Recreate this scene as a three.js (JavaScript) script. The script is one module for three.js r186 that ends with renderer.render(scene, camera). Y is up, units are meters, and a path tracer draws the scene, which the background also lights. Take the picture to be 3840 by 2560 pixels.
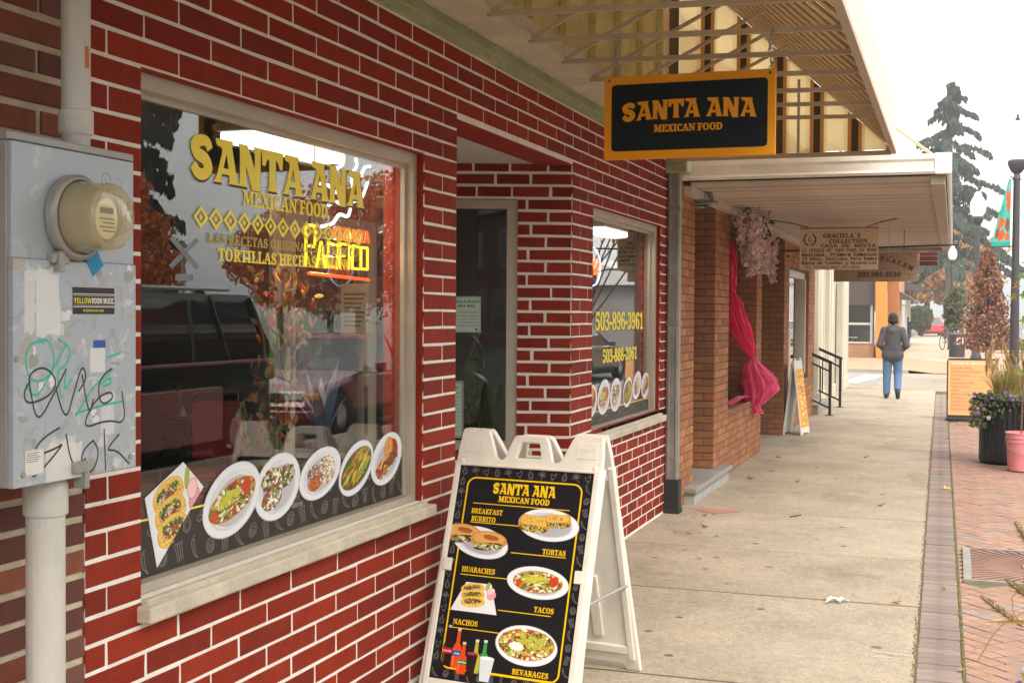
import * as THREE from 'three';
import { mergeGeometries, mergeVertices, toCreasedNormals } from 'three/addons/utils/BufferGeometryUtils.js';
import { RoundedBoxGeometry } from 'three/addons/geometries/RoundedBoxGeometry.js';
import { FontLoader } from 'three/addons/loaders/FontLoader.js';
import { MarchingCubes } from 'three/addons/objects/MarchingCubes.js';
import { RectAreaLightUniformsLib } from 'three/addons/lights/RectAreaLightUniformsLib.js';

// ---------------------------------------------------------------- camera, sky, sun, exposure
const scene = new THREE.Scene();
const rad = THREE.MathUtils.degToRad;
const camera = new THREE.PerspectiveCamera(29.86, 1024 / 682, 0.1, 3000);
camera.position.set(0, 1.65, 0);
camera.rotation.set(rad(-1.3), rad(19.05), rad(0.38), 'YXZ');
scene.add(camera);
{ // even overcast sky, a little brighter overhead
  const w = 64, h = 32, d = new Float32Array(w * h * 4);
  for (let y = 0; y < h; y++) for (let x = 0; x < w; x++) {
    const el = Math.sin(((y + 0.5) / h - 0.5) * Math.PI), k = (y * w + x) * 4, L = el < 0 ? 0.42 : 0.98 + 0.3 * el;
    d[k] = L * 1.02; d[k + 1] = L; d[k + 2] = L * 0.96; d[k + 3] = 1;
  }
  const sky = new THREE.DataTexture(d, w, h, THREE.RGBAFormat, THREE.FloatType);
  sky.mapping = THREE.EquirectangularReflectionMapping; sky.magFilter = THREE.LinearFilter; sky.needsUpdate = true;
  scene.background = sky; scene.environment = sky;
}
const sun = new THREE.DirectionalLight(0xfff1dc, 1.1);
sun.position.set(22, 30, 14); sun.target.position.set(0, 0, -10);
sun.castShadow = true; sun.shadow.radius = 40; sun.shadow.mapSize.set(2048, 2048);
Object.assign(sun.shadow.camera, { left: -30, right: 30, top: 30, bottom: -30, near: 1, far: 120 });
scene.add(sun, sun.target);
const renderer = new THREE.WebGLRenderer({ antialias: true });
renderer.setSize(1024, 682);
renderer.toneMapping = THREE.LinearToneMapping;
renderer.toneMappingExposure = 2.6;
renderer.shadowMap.enabled = true;
RectAreaLightUniformsLib.init();

// ---------------------------------------------------------------- helpers
let seed_ = 7;
const rnd = () => { seed_ = (seed_ + 0x6d2b79f5) | 0; let t = Math.imul(seed_ ^ (seed_ >>> 15), 1 | seed_); t = (t + Math.imul(t ^ (t >>> 7), 61 | t)) ^ t; return ((t ^ (t >>> 14)) >>> 0) / 4294967296; };
const R = (a, b) => a + (b - a) * rnd();
const pick = (a) => a[Math.floor(rnd() * a.length)];
const V = (x, y, z) => new THREE.Vector3(x, y, z);
const used = {};
function numbered(n) { const k = used[n] || 0; used[n] = k + 1; return k ? n + '_' + String(k).padStart(3, '0') : n; }
const baseOf = new Map();
function thing(name, label, category, pos = [0, 0, 0], group) {
  const o = new THREE.Group(); o.name = numbered(name); o.position.set(...pos);
  o.userData = { label, category }; if (group) o.userData.group = group;
  scene.add(o); return o;
}
function struct(name, geo, mat) {
  const o = geo ? new THREE.Mesh(merge(geo), mat) : new THREE.Group(); o.name = numbered(name); o.userData = { kind: 'structure' };
  o.castShadow = o.receiveShadow = true; scene.add(o); return o;
}
const merge = (g) => Array.isArray(g) ? (g.length === 1 ? g[0] : mergeGeometries(g.map((x) => { const y = x.index ? x.toNonIndexed() : x.clone(); for (const k of Object.keys(y.attributes)) if (!['position', 'normal', 'uv'].includes(k)) y.deleteAttribute(k); if (!y.attributes.uv) y.setAttribute('uv', new THREE.BufferAttribute(new Float32Array(y.attributes.position.count * 2), 2)); return y; }))) : g;
// a part: geometry in the thing's own frame
function part(name, geo, mat, parent, label) {
  const m = new THREE.Mesh(merge(geo), mat); m.name = name; m.castShadow = m.receiveShadow = true;
  if (label) m.userData.label = label; parent.add(m); return m;
}
const at = (m, x, y, z, rx = 0, ry = 0, rz = 0) => { m.position.set(x, y, z); m.rotation.set(rx, ry, rz); return m; };
function solo(name, geo, mat, label, category, group, pos) { // a thing that is one mesh
  const m = new THREE.Mesh(merge(geo), mat); m.name = numbered(name); m.castShadow = m.receiveShadow = true;
  m.userData = { label, category }; if (group) m.userData.group = group; if (pos) m.position.set(...pos); scene.add(m); return m;
}
// uv in metres from position and face direction
function uvm(g, s = 1, ox = 0, oy = 0) {
  g = g.index ? g.toNonIndexed() : g; if (!g.attributes.normal) g.computeVertexNormals();
  const p = g.attributes.position, uv = new Float32Array(p.count * 2), a = V(0, 0, 0), b = V(0, 0, 0), c = V(0, 0, 0), n = V(0, 0, 0);
  for (let i = 0; i < p.count; i += 3) {
    a.fromBufferAttribute(p, i); b.fromBufferAttribute(p, i + 1); c.fromBufferAttribute(p, i + 2);
    n.copy(b).sub(a).cross(c.clone().sub(a)); const x = Math.abs(n.x), y = Math.abs(n.y), z = Math.abs(n.z);
    for (let j = 0; j < 3; j++) { const q = [a, b, c][j]; const [u, v] = y >= x && y >= z ? [q.x, q.z] : x >= z ? [q.z, q.y] : [q.x, q.y]; uv[(i + j) * 2] = u * s + ox; uv[(i + j) * 2 + 1] = v * s + oy; }
  }
  g.setAttribute('uv', new THREE.BufferAttribute(uv, 2)); return g;
}
const B = (x0, x1, y0, y1, z0, z1) => { const g = new THREE.BoxGeometry(Math.abs(x1 - x0), Math.abs(y1 - y0), Math.abs(z1 - z0)); g.translate((x0 + x1) / 2, (y0 + y1) / 2, (z0 + z1) / 2); return uvm(g); };
const RB = (x0, x1, y0, y1, z0, z1, r = 0.004, s = 2) => { const g = new RoundedBoxGeometry(Math.abs(x1 - x0), Math.abs(y1 - y0), Math.abs(z1 - z0), s, r); g.translate((x0 + x1) / 2, (y0 + y1) / 2, (z0 + z1) / 2); return uvm(g); };
function rod(a, b, r = 0.01, r2 = r, n = 8) { // a tapered bar from a to b
  a = V(...a); b = V(...b); const d = b.clone().sub(a), g = new THREE.CylinderGeometry(r2, r, d.length(), n);
  g.applyQuaternion(new THREE.Quaternion().setFromUnitVectors(V(0, 1, 0), d.clone().normalize())); const m = a.add(b).multiplyScalar(0.5); g.translate(m.x, m.y, m.z); return g;
}
function beam(a, b, w, h) { // a square bar from a to b
  a = V(...a); b = V(...b); const d = b.clone().sub(a), L = d.length(), g = new THREE.BoxGeometry(w, h, L);
  const m = new THREE.Matrix4().lookAt(b, a, V(0, 1, 0)); g.applyMatrix4(m); const c = a.add(b).multiplyScalar(0.5); g.translate(c.x, c.y, c.z); return g;
}
const tube = (pts, r, n = 40, rs = 8, closed = false) => new THREE.TubeGeometry(new THREE.CatmullRomCurve3(pts.map((p) => V(...p)), closed), n, r, rs, closed);
const lathe = (pts, n = 32) => new THREE.LatheGeometry(pts.map((p) => new THREE.Vector2(...p)), n);
const shapeOf = (pts) => { const s = new THREE.Shape(); pts.forEach((p, i) => i ? s.lineTo(...p) : s.moveTo(...p)); return s; };
const prism = (pts, depth, bevel = 0) => new THREE.ExtrudeGeometry(shapeOf(pts), bevel ? { depth: depth - 2 * bevel, bevelSize: bevel, bevelThickness: bevel, bevelOffset: -bevel, bevelSegments: 2 } : { depth, bevelEnabled: false });

// ---------------------------------------------------------------- textures
const lin = (r, g, b) => new THREE.Color().setRGB(r, g, b);
function lattice(n) { const a = new Float32Array(n * n); for (let i = 0; i < a.length; i++) a[i] = rnd(); return (x, y) => { const xi = Math.floor(x), yi = Math.floor(y), fx = x - xi, fy = y - yi, sx = fx * fx * (3 - 2 * fx), sy = fy * fy * (3 - 2 * fy), m = (v) => ((v % n) + n) % n, q = (i, j) => a[m(j) * n + m(i)]; return (q(xi, yi) * (1 - sx) + q(xi + 1, yi) * sx) * (1 - sy) + (q(xi, yi + 1) * (1 - sx) + q(xi + 1, yi + 1) * sx) * sy; }; }
function fbmTex(size, octs, fn, srgb) { // tileable; octs = [[cells, weight], ...]
  const ls = octs.map(([c, w]) => [lattice(c), c, w]), d = new Uint8Array(size * size * 4), tot = octs.reduce((s, o) => s + o[1], 0);
  for (let y = 0; y < size; y++) for (let x = 0; x < size; x++) {
    let v = 0; for (const [l, c, w] of ls) v += l(x / size * c, y / size * c) * w;
    const q = fn(v / tot, x / size, y / size); const k = (y * size + x) * 4; d[k] = q[0]; d[k + 1] = q[1]; d[k + 2] = q[2]; d[k + 3] = 255;
  }
  const t = new THREE.DataTexture(d, size, size); t.wrapS = t.wrapT = THREE.RepeatWrapping; t.magFilter = THREE.LinearFilter; t.minFilter = THREE.LinearMipmapLinearFilter; t.generateMipmaps = true;
  if (srgb) t.colorSpace = THREE.SRGBColorSpace; t.needsUpdate = true; return t;
}
const g3 = (v) => [v * 255, v * 255, v * 255];
const clamp = (v, a = 0, b = 1) => Math.min(b, Math.max(a, v));
const bumpGrain = fbmTex(256, [[24, 0.3], [64, 0.5], [128, 0.6]], g3);
const bumpLumpy = fbmTex(256, [[6, 1], [14, 0.6], [40, 0.3], [110, 0.2]], g3);
// colour variation that multiplies a base colour (mean close to 1)
const tintTex = (lo, hi, octs, size = 256) => fbmTex(size, octs, (v) => { const s = clamp((v - 0.28) / 0.44), q = lo + (hi - lo) * s; return [q * 255, q * 255, q * 255]; });
const mottle = tintTex(0.72, 1, [[4, 1], [9, 0.7], [25, 0.5], [90, 0.7]]);
const mottleSoft = tintTex(0.86, 1, [[3, 1], [8, 0.7], [30, 0.4], [100, 0.3]]);
const concreteMap = fbmTex(1024, [[4, 0.35], [13, 0.2], [60, 0.3], [180, 0.5], [512, 1.0]], (v, x, y) => { const s = clamp((v - 0.3) / 0.4); const k = 0.52 + 0.48 * s; return [255 * k, 255 * (k * 0.985 + 0.005), 255 * (k * 0.94 + 0.03)]; });
function rep(t, sx, sy = sx) { const c = t.clone(); c.repeat.set(sx, sy); c.needsUpdate = true; return c; }
function M(color, rough = 0.7, o = {}) { const m = new THREE.MeshStandardMaterial({ roughness: rough, metalness: 0, ...o }); Array.isArray(color) ? m.color.setRGB(...color) : m.color.set(color); return m; }
function P(color, rough, o = {}) { const m = new THREE.MeshPhysicalMaterial({ roughness: rough, metalness: 0, ...o }); Array.isArray(color) ? m.color.setRGB(...color) : m.color.set(color); return m; }
const canvas = (w, h, draw) => { const c = document.createElement('canvas'); c.width = w; c.height = h; draw(c.getContext('2d'), w, h); const t = new THREE.CanvasTexture(c); t.colorSpace = THREE.SRGBColorSpace; t.anisotropy = 8; return t; };

const mat = {
  redPaint: [[0.30, 0.030, 0.012], [0.27, 0.026, 0.011], [0.32, 0.034, 0.013], [0.25, 0.025, 0.012], [0.29, 0.031, 0.014], [0.225, 0.025, 0.013]].map((c) => P(c, 0.75, { specularIntensity: 0.35, map: rep(mottle, 1.3), bumpMap: rep(bumpLumpy, 5), bumpScale: 0.0022 })),
  oldBrick: [[0.22, 0.060, 0.030], [0.19, 0.05, 0.027], [0.25, 0.075, 0.037], [0.13, 0.042, 0.03], [0.17, 0.07, 0.05]].map((c) => P(c, 0.85, { map: rep(mottle, 2.5), bumpMap: rep(bumpLumpy, 3), bumpScale: 0.002 })),
  tanBrick: [[0.47, 0.215, 0.09], [0.43, 0.19, 0.08], [0.50, 0.235, 0.105], [0.40, 0.165, 0.075], [0.34, 0.155, 0.085], [0.43, 0.16, 0.07]].map((c) => P(c, 0.85, { specularIntensity: 0.5, map: rep(mottle, 2.5), bumpMap: rep(bumpLumpy, 3), bumpScale: 0.0015 })),
  whiteMortar: M([0.84, 0.81, 0.76], 0.8, { bumpMap: rep(bumpLumpy, 4), bumpScale: 0.002, map: rep(mottleSoft, 3) }),
  beigeMortar: M([0.60, 0.52, 0.39], 0.95, { bumpMap: rep(bumpLumpy, 4), bumpScale: 0.003, map: rep(mottle, 3) }),
  darkMortar: M([0.11, 0.085, 0.065], 0.95, { bumpMap: rep(bumpLumpy, 4), bumpScale: 0.002 }),
  aluminium: M([0.50, 0.45, 0.37], 0.45, { map: rep(mottleSoft, 2), metalness: 0.15 }),
  creamPaint: M([0.62, 0.57, 0.46], 0.6, { map: rep(mottle, 1.2), bumpMap: rep(bumpLumpy, 2), bumpScale: 0.001 }),
  soffitPaint: M([0.62, 0.56, 0.42], 0.7, { map: rep(mottle, 0.7) }),
  greenTrim: M([0.40, 0.43, 0.24], 0.7, { map: rep(mottle, 1) }),
  khaki: M([0.70, 0.62, 0.27], 0.7, { map: rep(mottle, 0.8) }),
  barPaint: M([0.52, 0.41, 0.29], 0.6, { map: rep(mottle, 3) }),
  white: M([0.76, 0.75, 0.72], 0.5, { map: rep(mottleSoft, 1) }),
  black: M([0.02, 0.02, 0.022], 0.45),
  darkMetal: M([0.035, 0.037, 0.04], 0.4, { metalness: 0.3 }),
  rubber: M([0.025, 0.025, 0.025], 0.9),
  glass: P([0.93, 0.95, 0.94], 0.0, { transmission: 1, thickness: 0, ior: 1.5 }),
  clearGlass: P([0.93, 0.95, 0.94], 0.0, { transmission: 1, thickness: 0, ior: 1.36 }),
  darkRoom: M([0.06, 0.055, 0.05], 0.9),
  galvanised: M([0.40, 0.40, 0.38], 0.45, { metalness: 0.35, map: rep(mottle, 2) }),
  pvc: M([0.58, 0.57, 0.545], 0.5, { map: rep(mottleSoft, 1.2) }),
};
// ---------------------------------------------------------------- lettering
const loader = new FontLoader();
const fSerif = await loader.loadAsync('fonts/droid/droid_serif_bold.typeface.json');
const fSans = await loader.loadAsync('fonts/droid/droid_sans_bold.typeface.json');
function poly(cmds) { const s = new THREE.Shape(); for (const c of cmds) c.length === 2 ? (s.curves.length || s.started ? s.lineTo(...c) : (s.moveTo(...c), s.started = true)) : s.quadraticCurveTo(...c); return s; }
function fatStroke(pts, ws) { // outline of a brush stroke of varying half width
  const c = new THREE.CatmullRomCurve3(pts.map(([x, y]) => V(x, y, 0))), n = 36, l = [], r = [];
  for (let i = 0; i <= n; i++) { const t = i / n, p = c.getPoint(t), d = c.getTangent(t), k = t * (ws.length - 1), a = Math.floor(k), w = ws[a] + ((ws[a + 1] ?? ws[a]) - ws[a]) * (k - a); l.push([p.x - d.y * w, p.y + d.x * w]); r.unshift([p.x + d.y * w, p.y - d.x * w]); }
  return shapeOf([...l, ...r]);
}
const glyph = {
  S: () => [[fatStroke([[0.74, 0.70], [0.64, 0.86], [0.42, 0.87], [0.2, 0.75], [0.28, 0.57], [0.56, 0.47], [0.68, 0.29], [0.54, 0.13], [0.3, 0.13], [0.13, 0.3]], [0.11, 0.12, 0.13, 0.145, 0.15, 0.15, 0.15, 0.13, 0.13, 0.12])], 0.86],
  A: () => { const s = poly([[0, 0], [0.33, 0], [0.28, 0.08, 0.33, 0.2], [0.6, 0.2], [0.63, 0.08, 0.58, 0], [1.0, 0], [0.92, 0.05, 0.88, 0.2], [0.72, 0.82], [0.69, 0.95, 0.76, 1], [0.1, 1], [0.08, 0.86, 0.2, 0.83], [0.36, 0.84, 0.33, 0.68], [0.14, 0.18], [0.1, 0.06, 0, 0]]); s.holes.push(poly([[0.38, 0.34], [0.58, 0.34], [0.5, 0.7]])); return [[s], 0.98]; },
  N: () => [[poly([[-0.02, 0], [0.34, 0], [0.28, 0.1, 0.28, 0.2], [0.28, 0.52], [0.54, -0.06], [0.86, -0.06], [0.88, 0.82], [0.88, 0.94, 0.95, 1], [0.58, 1], [0.64, 0.94, 0.64, 0.82], [0.64, 0.46], [0.34, 1], [-0.04, 1], [0.04, 0.93, 0.04, 0.82], [0.04, 0.2], [0.04, 0.08, -0.02, 0]])], 0.94],
  T: () => [[poly([[0.24, 0], [0.66, 0], [0.59, 0.1, 0.59, 0.22], [0.59, 0.78], [0.71, 0.78, 0.76, 0.6], [0.88, 0.56], [0.92, 1], [-0.02, 1], [0.02, 0.6], [0.14, 0.6], [0.19, 0.78, 0.31, 0.78], [0.31, 0.22], [0.31, 0.1, 0.24, 0]])], 0.88],
};
const shapeCache = {};
function bigText(text) { // shapes, unit cap height, with their advance
  const out = []; let x = 0;
  for (const ch of text) { if (ch === ' ') { x += 0.3; continue; } const [ss, w] = (shapeCache[ch] ??= glyph[ch]()); for (const s of ss) out.push([s, x]); x += w; }
  return [out, x];
}
// letters as flat extrusions in the xy plane, centred on x, baseline at y = 0; fit to width
function bigGeo(text, width, height, depth, warp) {
  const [list, w] = bigText(text), gs = list.map(([s, x]) => { const g = new THREE.ExtrudeGeometry(s, { depth: 1, bevelEnabled: false, curveSegments: 8 }); g.translate(x - w / 2, 0, 0); return g; });
  const g = mergeGeometries(gs); g.scale(width / w, height, depth); if (warp) warpGeo(g, warp); return g;
}
function warpGeo(g, f) { const p = g.attributes.position; for (let i = 0; i < p.count; i++) { const [x, y] = f(p.getX(i), p.getY(i)); p.setXY(i, x, y); } g.computeVertexNormals(); return g; }
function textGeo(text, width, height, depth, font = fSerif, warp, boldness = 0) {
  const shapes = font.generateShapes(text, 1), g = new THREE.ExtrudeGeometry(shapes, { depth: 1, bevelEnabled: boldness > 0, bevelSize: boldness, bevelThickness: 0.001, bevelSegments: 1, curveSegments: 4 });
  g.computeBoundingBox(); const b = g.boundingBox; g.translate(-(b.min.x + b.max.x) / 2, -b.min.y, 0); g.scale(width / (b.max.x - b.min.x), height / (b.max.y - b.min.y), depth); if (warp) warpGeo(g, warp); return g;
}
function drawBig(c, text, x, y, width, height, color) { // the same letters on a canvas, centred on x, baseline y
  const [list, w] = bigText(text); c.save(); c.translate(x - width / 2, y); c.scale(width / w, -height); c.fillStyle = color;
  for (const [s, ox] of list) { c.beginPath(); for (const path of [s, ...s.holes]) { path.getPoints(8).forEach((p, i) => i ? c.lineTo(p.x + ox, p.y) : c.moveTo(p.x + ox, p.y)); c.closePath(); } c.fill('evenodd'); }
  c.restore();
}
function fitText(c, text, x, y, width, height, color, font = 'bold 100px serif', stroke = 0) { // centred, baseline y
  c.save(); c.textAlign = 'left'; c.font = font; const w = c.measureText(text).width; c.translate(x - width / 2, y); c.scale(width / w, height / 72); c.fillStyle = color; c.fillText(text, 0, 0); if (stroke) { c.strokeStyle = color; c.lineWidth = stroke; c.lineJoin = 'round'; c.strokeText(text, 0, 0); } c.restore();
}

// ---------------------------------------------------------------- brickwork
const PITCH = 0.0782, Y0 = 2.36 - 30 * PITCH, WX = -2.252;
function brickGeo(len, h, d) { // face towards +x, length along z, a worn, slightly uneven slab with a chamfer
  const j = () => R(-1, 1), c = 0.0025, pos = [], hz = len / 2, hy = h / 2;
  const ring = (x, s) => [[x, -hy + s, -hz + s], [x, -hy + s, hz - s], [x, hy - s, hz - s], [x, hy - s, -hz + s]].map(([a, b, e]) => [a, b + j() * 0.0019, e + j() * 0.003]);
  const back = ring(-d, 0), mid = ring(0.001, 0), face = ring(c + 0.001, c); const quad = (a, b, e, f) => pos.push(...a, ...b, ...e, ...a, ...e, ...f);
  for (let i = 0; i < 4; i++) { const k = (i + 1) % 4; quad(back[i], mid[i], mid[k], back[k]); quad(mid[i], face[i], face[k], mid[k]); }
  quad(face[0], face[3], face[2], face[1]);
  const g = new THREE.BufferGeometry(); g.setAttribute('position', new THREE.Float32BufferAttribute(pos, 3)); g.computeVertexNormals(); return uvm(g, 1, rnd() * 3, rnd() * 3);
}
const brickSets = {};
const brickSet = (len, h, d = 0.02) => (brickSets[`${len.toFixed(2)} ${h.toFixed(4)} ${d}`] ??= Array.from({ length: 6 }, () => brickGeo(len, h, d)));
// list of bricks [z centre, y centre, length] for a wall from z0 to z1 with rectangular openings [z0, z1, y0, y1]
function courses(z0, z1, yA, yB, L, joint, openings, pitch = PITCH, y0 = Y0, wob = 0.004, phase = 0) {
  const out = [];
  for (let i = Math.floor((yA - y0) / pitch); y0 + i * pitch < yB - 0.01; i++) {
    const lo = y0 + i * pitch, hi = lo + pitch, mid = (lo + hi) / 2; if (lo < yA - 0.02) continue;
    let spans = [[z0, z1]];
    for (const [a, b, c, d] of openings) if (mid > c && mid < d) spans = spans.flatMap(([p, q]) => b <= p || a >= q ? [[p, q]] : [[p, a], [b, q]].filter(([m, n]) => n - m > 0.03));
    for (const [p, q] of spans) {
      const off = (i % 2 ? 0 : L / 2) + phase, cuts = [p];
      for (let k = Math.floor((p - off) / L) + 1; off + k * L < q; k++) { const c = off + k * L + R(-wob, wob); if (c - p > 0.05 && q - c > 0.05) cuts.push(c); }
      cuts.push(q);
      for (let k = 0; k + 1 < cuts.length; k++) { const a = cuts[k] + (k ? joint * R(0.3, 0.62) : 0), b = cuts[k + 1] - (k + 2 < cuts.length ? joint * R(0.3, 0.62) : 0); out.push([(a + b) / 2, mid, b - a]); }
    }
  }
  return out;
}
// lay bricks on a wall; the first `most` (by nearness to the eye) are parts, the rest one piece of brickwork
function lay(parent, list, { L, joint, mats, most = 300, place, h = PITCH, dist, d = 0.02 }) {
  const set = brickSet(L, h - joint, d), byMat = mats.map(() => []);
  list.sort((a, b) => dist(a) - dist(b));
  list.forEach((b, i) => {
    const g = pick(set), mi = Math.floor(rnd() * mats.length), [x, y, z, ry] = place(b), sc = b[2] / L;
    if (i < most) { const m = part('brick', g, mats[mi], parent); at(m, x, y, z, R(-0.006, 0.006), ry + R(-0.002, 0.002), 0); m.scale.set(1, R(0.972, 1.012), sc); }
    else { const q = g.clone(); q.scale(1, 1, sc); q.rotateY(ry); q.translate(x, y, z); byMat[mi].push(q); }
  });
  byMat.forEach((gs, k) => { if (gs.length) { const m = part('brickwork', gs, mats[k], parent); m.userData.kind = 'stuff'; } });
}

// ---------------------------------------------------------------- the restaurant: painted brick front with two windows and a recessed entry
const shop = thing('restaurant_building', 'red painted brick restaurant front with white joints and two plate windows', 'building', [WX, 0, -6.7]);
const sx = -WX, sz = 6.7; // world -> shop frame
const sh = (g) => { g.translate(sx, 0, sz); return g; };
const W1 = [-5.30, -3.185, 0.80, 2.36], W2 = [-10.2, -8.13, 0.845, 2.36], ENT = [-7.65, -5.69, 0, 2.57], TOP = 2.93;
{
  const wb = (y0, y1, z0, z1) => sh(B(WX - 0.03, WX + 0.0015, y0, y1, z0, z1)), m = mat.whiteMortar, lining = (y0, y1, z0, z1) => sh(B(WX - 0.2, WX - 0.031, y0, y1, z0, z1));
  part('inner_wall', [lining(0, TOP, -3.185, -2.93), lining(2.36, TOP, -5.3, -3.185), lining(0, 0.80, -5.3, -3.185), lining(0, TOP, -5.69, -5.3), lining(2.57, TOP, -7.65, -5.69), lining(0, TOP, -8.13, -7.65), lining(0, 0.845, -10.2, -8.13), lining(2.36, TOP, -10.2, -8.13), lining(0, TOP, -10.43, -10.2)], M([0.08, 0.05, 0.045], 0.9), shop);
  part('wall', [wb(0, TOP, -3.185, -2.93), wb(2.36, TOP, -5.3, -3.185), wb(0, 0.80, -5.3, -3.185), wb(0, TOP, -5.69, -5.3), wb(2.57, TOP, -7.65, -5.69), wb(0, TOP, -8.13, -7.65), wb(0, 0.845, -10.2, -8.13), wb(2.36, TOP, -10.2, -8.13), wb(0, TOP, -10.43, -10.2)], m, shop);
  const list = courses(-10.43, -2.93, 0, 2.91, 0.356, 0.0112, [W1, W2, ENT, [-10.5, -7.65, 0, 0.83]], PITCH, Y0, 0.006), rough = courses(-10.43, -7.65, 0, 0.83, 0.31, 0.017, [], PITCH, Y0, 0.05);
  for (const b of rough) { b.low = true; b[2] -= 0.004; list.push(b); }
  // window surrounds: painted brick reveals
  lay(shop, list, { L: 0.356, joint: 0.0112, mats: mat.redPaint, most: 300, dist: (b) => Math.hypot(2.25, b[1] - 1.65, b[0]), place: ([z, y]) => [0.0, y, z + sz, 0] });
  const rev = []; for (const [a, b, c, d] of [W1, W2]) rev.push(sh(B(WX - 0.19, WX - 0.004, c, d, a - 0.001, a + 0.006)), sh(B(WX - 0.19, WX - 0.004, c, d, b - 0.006, b + 0.001)), sh(B(WX - 0.19, WX - 0.004, d - 0.006, d + 0.001, a, b)));
  rev.push(sh(B(WX - 0.2, WX + 0.001, 2.562, 2.571, -7.65, -5.69)), sh(B(WX - 0.2, WX - 0.004, 0, 2.57, -5.69, -5.684)));
  part('reveal', rev, mat.redPaint[0], shop);
}
// windows
function shopWindow(name, [z0, z1, y0, y1], frame) {
  const w = part(name, [sh(B(-2.345, -2.285, y1 - 0.055, y1, z0, z1)), sh(B(-2.345, -2.285, y0, y0 + 0.03, z0, z1)), sh(B(-2.345, -2.285, y0 + 0.03, y1 - 0.055, z0, z0 + frame)), sh(B(-2.345, -2.285, y0 + 0.03, y1 - 0.055, z1 - 0.04, z1)), sh(B(-2.338, -2.318, y1 - 0.075, y1 - 0.055, z0 + frame, z1 - 0.04)), sh(B(-2.338, -2.318, y0 + 0.03, y1 - 0.075, z0 + frame, z0 + frame + 0.02))], mat.aluminium, shop);
  const pane = part('pane', sh(B(-2.331, -2.327, y0 + 0.03, y1 - 0.055, z0 + frame, z1 - 0.04)), mat.glass, w);
  const sl = part('sill', [sh(RB(-2.30, -2.20, y0 - 0.068, y0 - 0.018, z0 - 0.05, z1 + 0.02, 0.008)), sh(RB(-2.345, -2.225, y0 - 0.02, y0 - 0.001, z0 + 0.002, z1 - 0.002, 0.004))], mat.creamPaint, w);
  return w;
}
const win1 = shopWindow('window', W1, 0.045), win2 = shopWindow('window', W2, 0.07);
const yellowVinyl = M([0.97, 0.80, 0.07], 0.5), shadowVinyl = M([0.05, 0.045, 0.02], 0.5), oliveVinyl = M([0.48, 0.38, 0.05], 0.5);
const onGlass = (g, z, y, x = -2.3265) => { g.rotateY(Math.PI / 2); g.translate(x + sx, y, z + sz); return g; }; // text reads along -z when seen from the street
{
  const arch = (w, up) => (x, y) => [x, y + up * (1 - (2 * x / w) ** 2)];
  const put = (name, geo, z, y, m, x) => part(name, onGlass(geo, z, y, x), m, win1);
  put('lettering', bigGeo('SANTA ANA', 1.29, 0.145, 0.0008), -4.195, 2.078, yellowVinyl, -2.3262);
  put('lettering', bigGeo('SANTA ANA', 1.30, 0.148, 0.0004), -4.20, 2.070, shadowVinyl, -2.3269);
  put('lettering', textGeo('MEXICAN FOOD', 0.63, 0.055, 0.0008, fSerif, null, 0.02), -4.195, 2.012, yellowVinyl, -2.3262);
  put('lettering', textGeo('LAS RECETAS ORIGINALES DE MEXICO', 1.12, 0.034, 0.0008, fSerif, null, 0.015), -4.22, 1.873, oliveVinyl, -2.3262);
  put('lettering', textGeo('TORTILLAS HECHAS A MANO', 1.0, 0.043, 0.0008, fSerif, null, 0.02), -4.22, 1.816, yellowVinyl, -2.3262);
  const dia = []; for (let i = 0; i < 14; i++) { const s = new THREE.Shape(); [[0, 0.038], [0.044, 0], [0, -0.038], [-0.044, 0]].forEach((p, k) => k ? s.lineTo(...p) : s.moveTo(...p)); const h = new THREE.Path(); [[0, 0.022], [-0.026, 0], [0, -0.022], [0.026, 0]].forEach((p, k) => k ? h.lineTo(...p) : h.moveTo(...p)); s.holes.push(h); const g = new THREE.ExtrudeGeometry(s, { depth: 0.0008, bevelEnabled: false }); g.translate(-0.585 + i * 0.09, 0, 0); dia.push(g); const q = new THREE.ExtrudeGeometry(shapeOf([[0, 0.011], [0.012, 0], [0, -0.011], [-0.012, 0]]), { depth: 0.0008, bevelEnabled: false }); q.translate(-0.585 + i * 0.09, 0, 0); dia.push(q); }
  dia.forEach((g, i) => { if (i % 2 === 0) put('diamond', mergeGeometries([g, dia[i + 1]]), -4.204, 1.954, yellowVinyl, -2.3262); });
  const put2 = (geo, z, y, m = yellowVinyl, x = -2.3262) => part('lettering', onGlass(geo, z, y, x), m, win2);
  put2(textGeo('503-896-3961', 1.42, 0.135, 0.0008, fSerif, null, 0.02), -9.2, 1.525, M([0.9, 0.78, 0.06], 0.5)); put2(textGeo('503-888-2061', 1.02, 0.1, 0.0008, fSerif, null, 0.02), -9.2, 1.296, M([0.9, 0.78, 0.06], 0.5));
  put2(textGeo('503-896-3961', 1.43, 0.138, 0.0004, fSerif, null, 0.03), -9.21, 1.518, shadowVinyl, -2.3269); put2(textGeo('503-888-2061', 1.03, 0.103, 0.0004, fSerif, null, 0.03), -9.21, 1.29, shadowVinyl, -2.3269);
}
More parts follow.
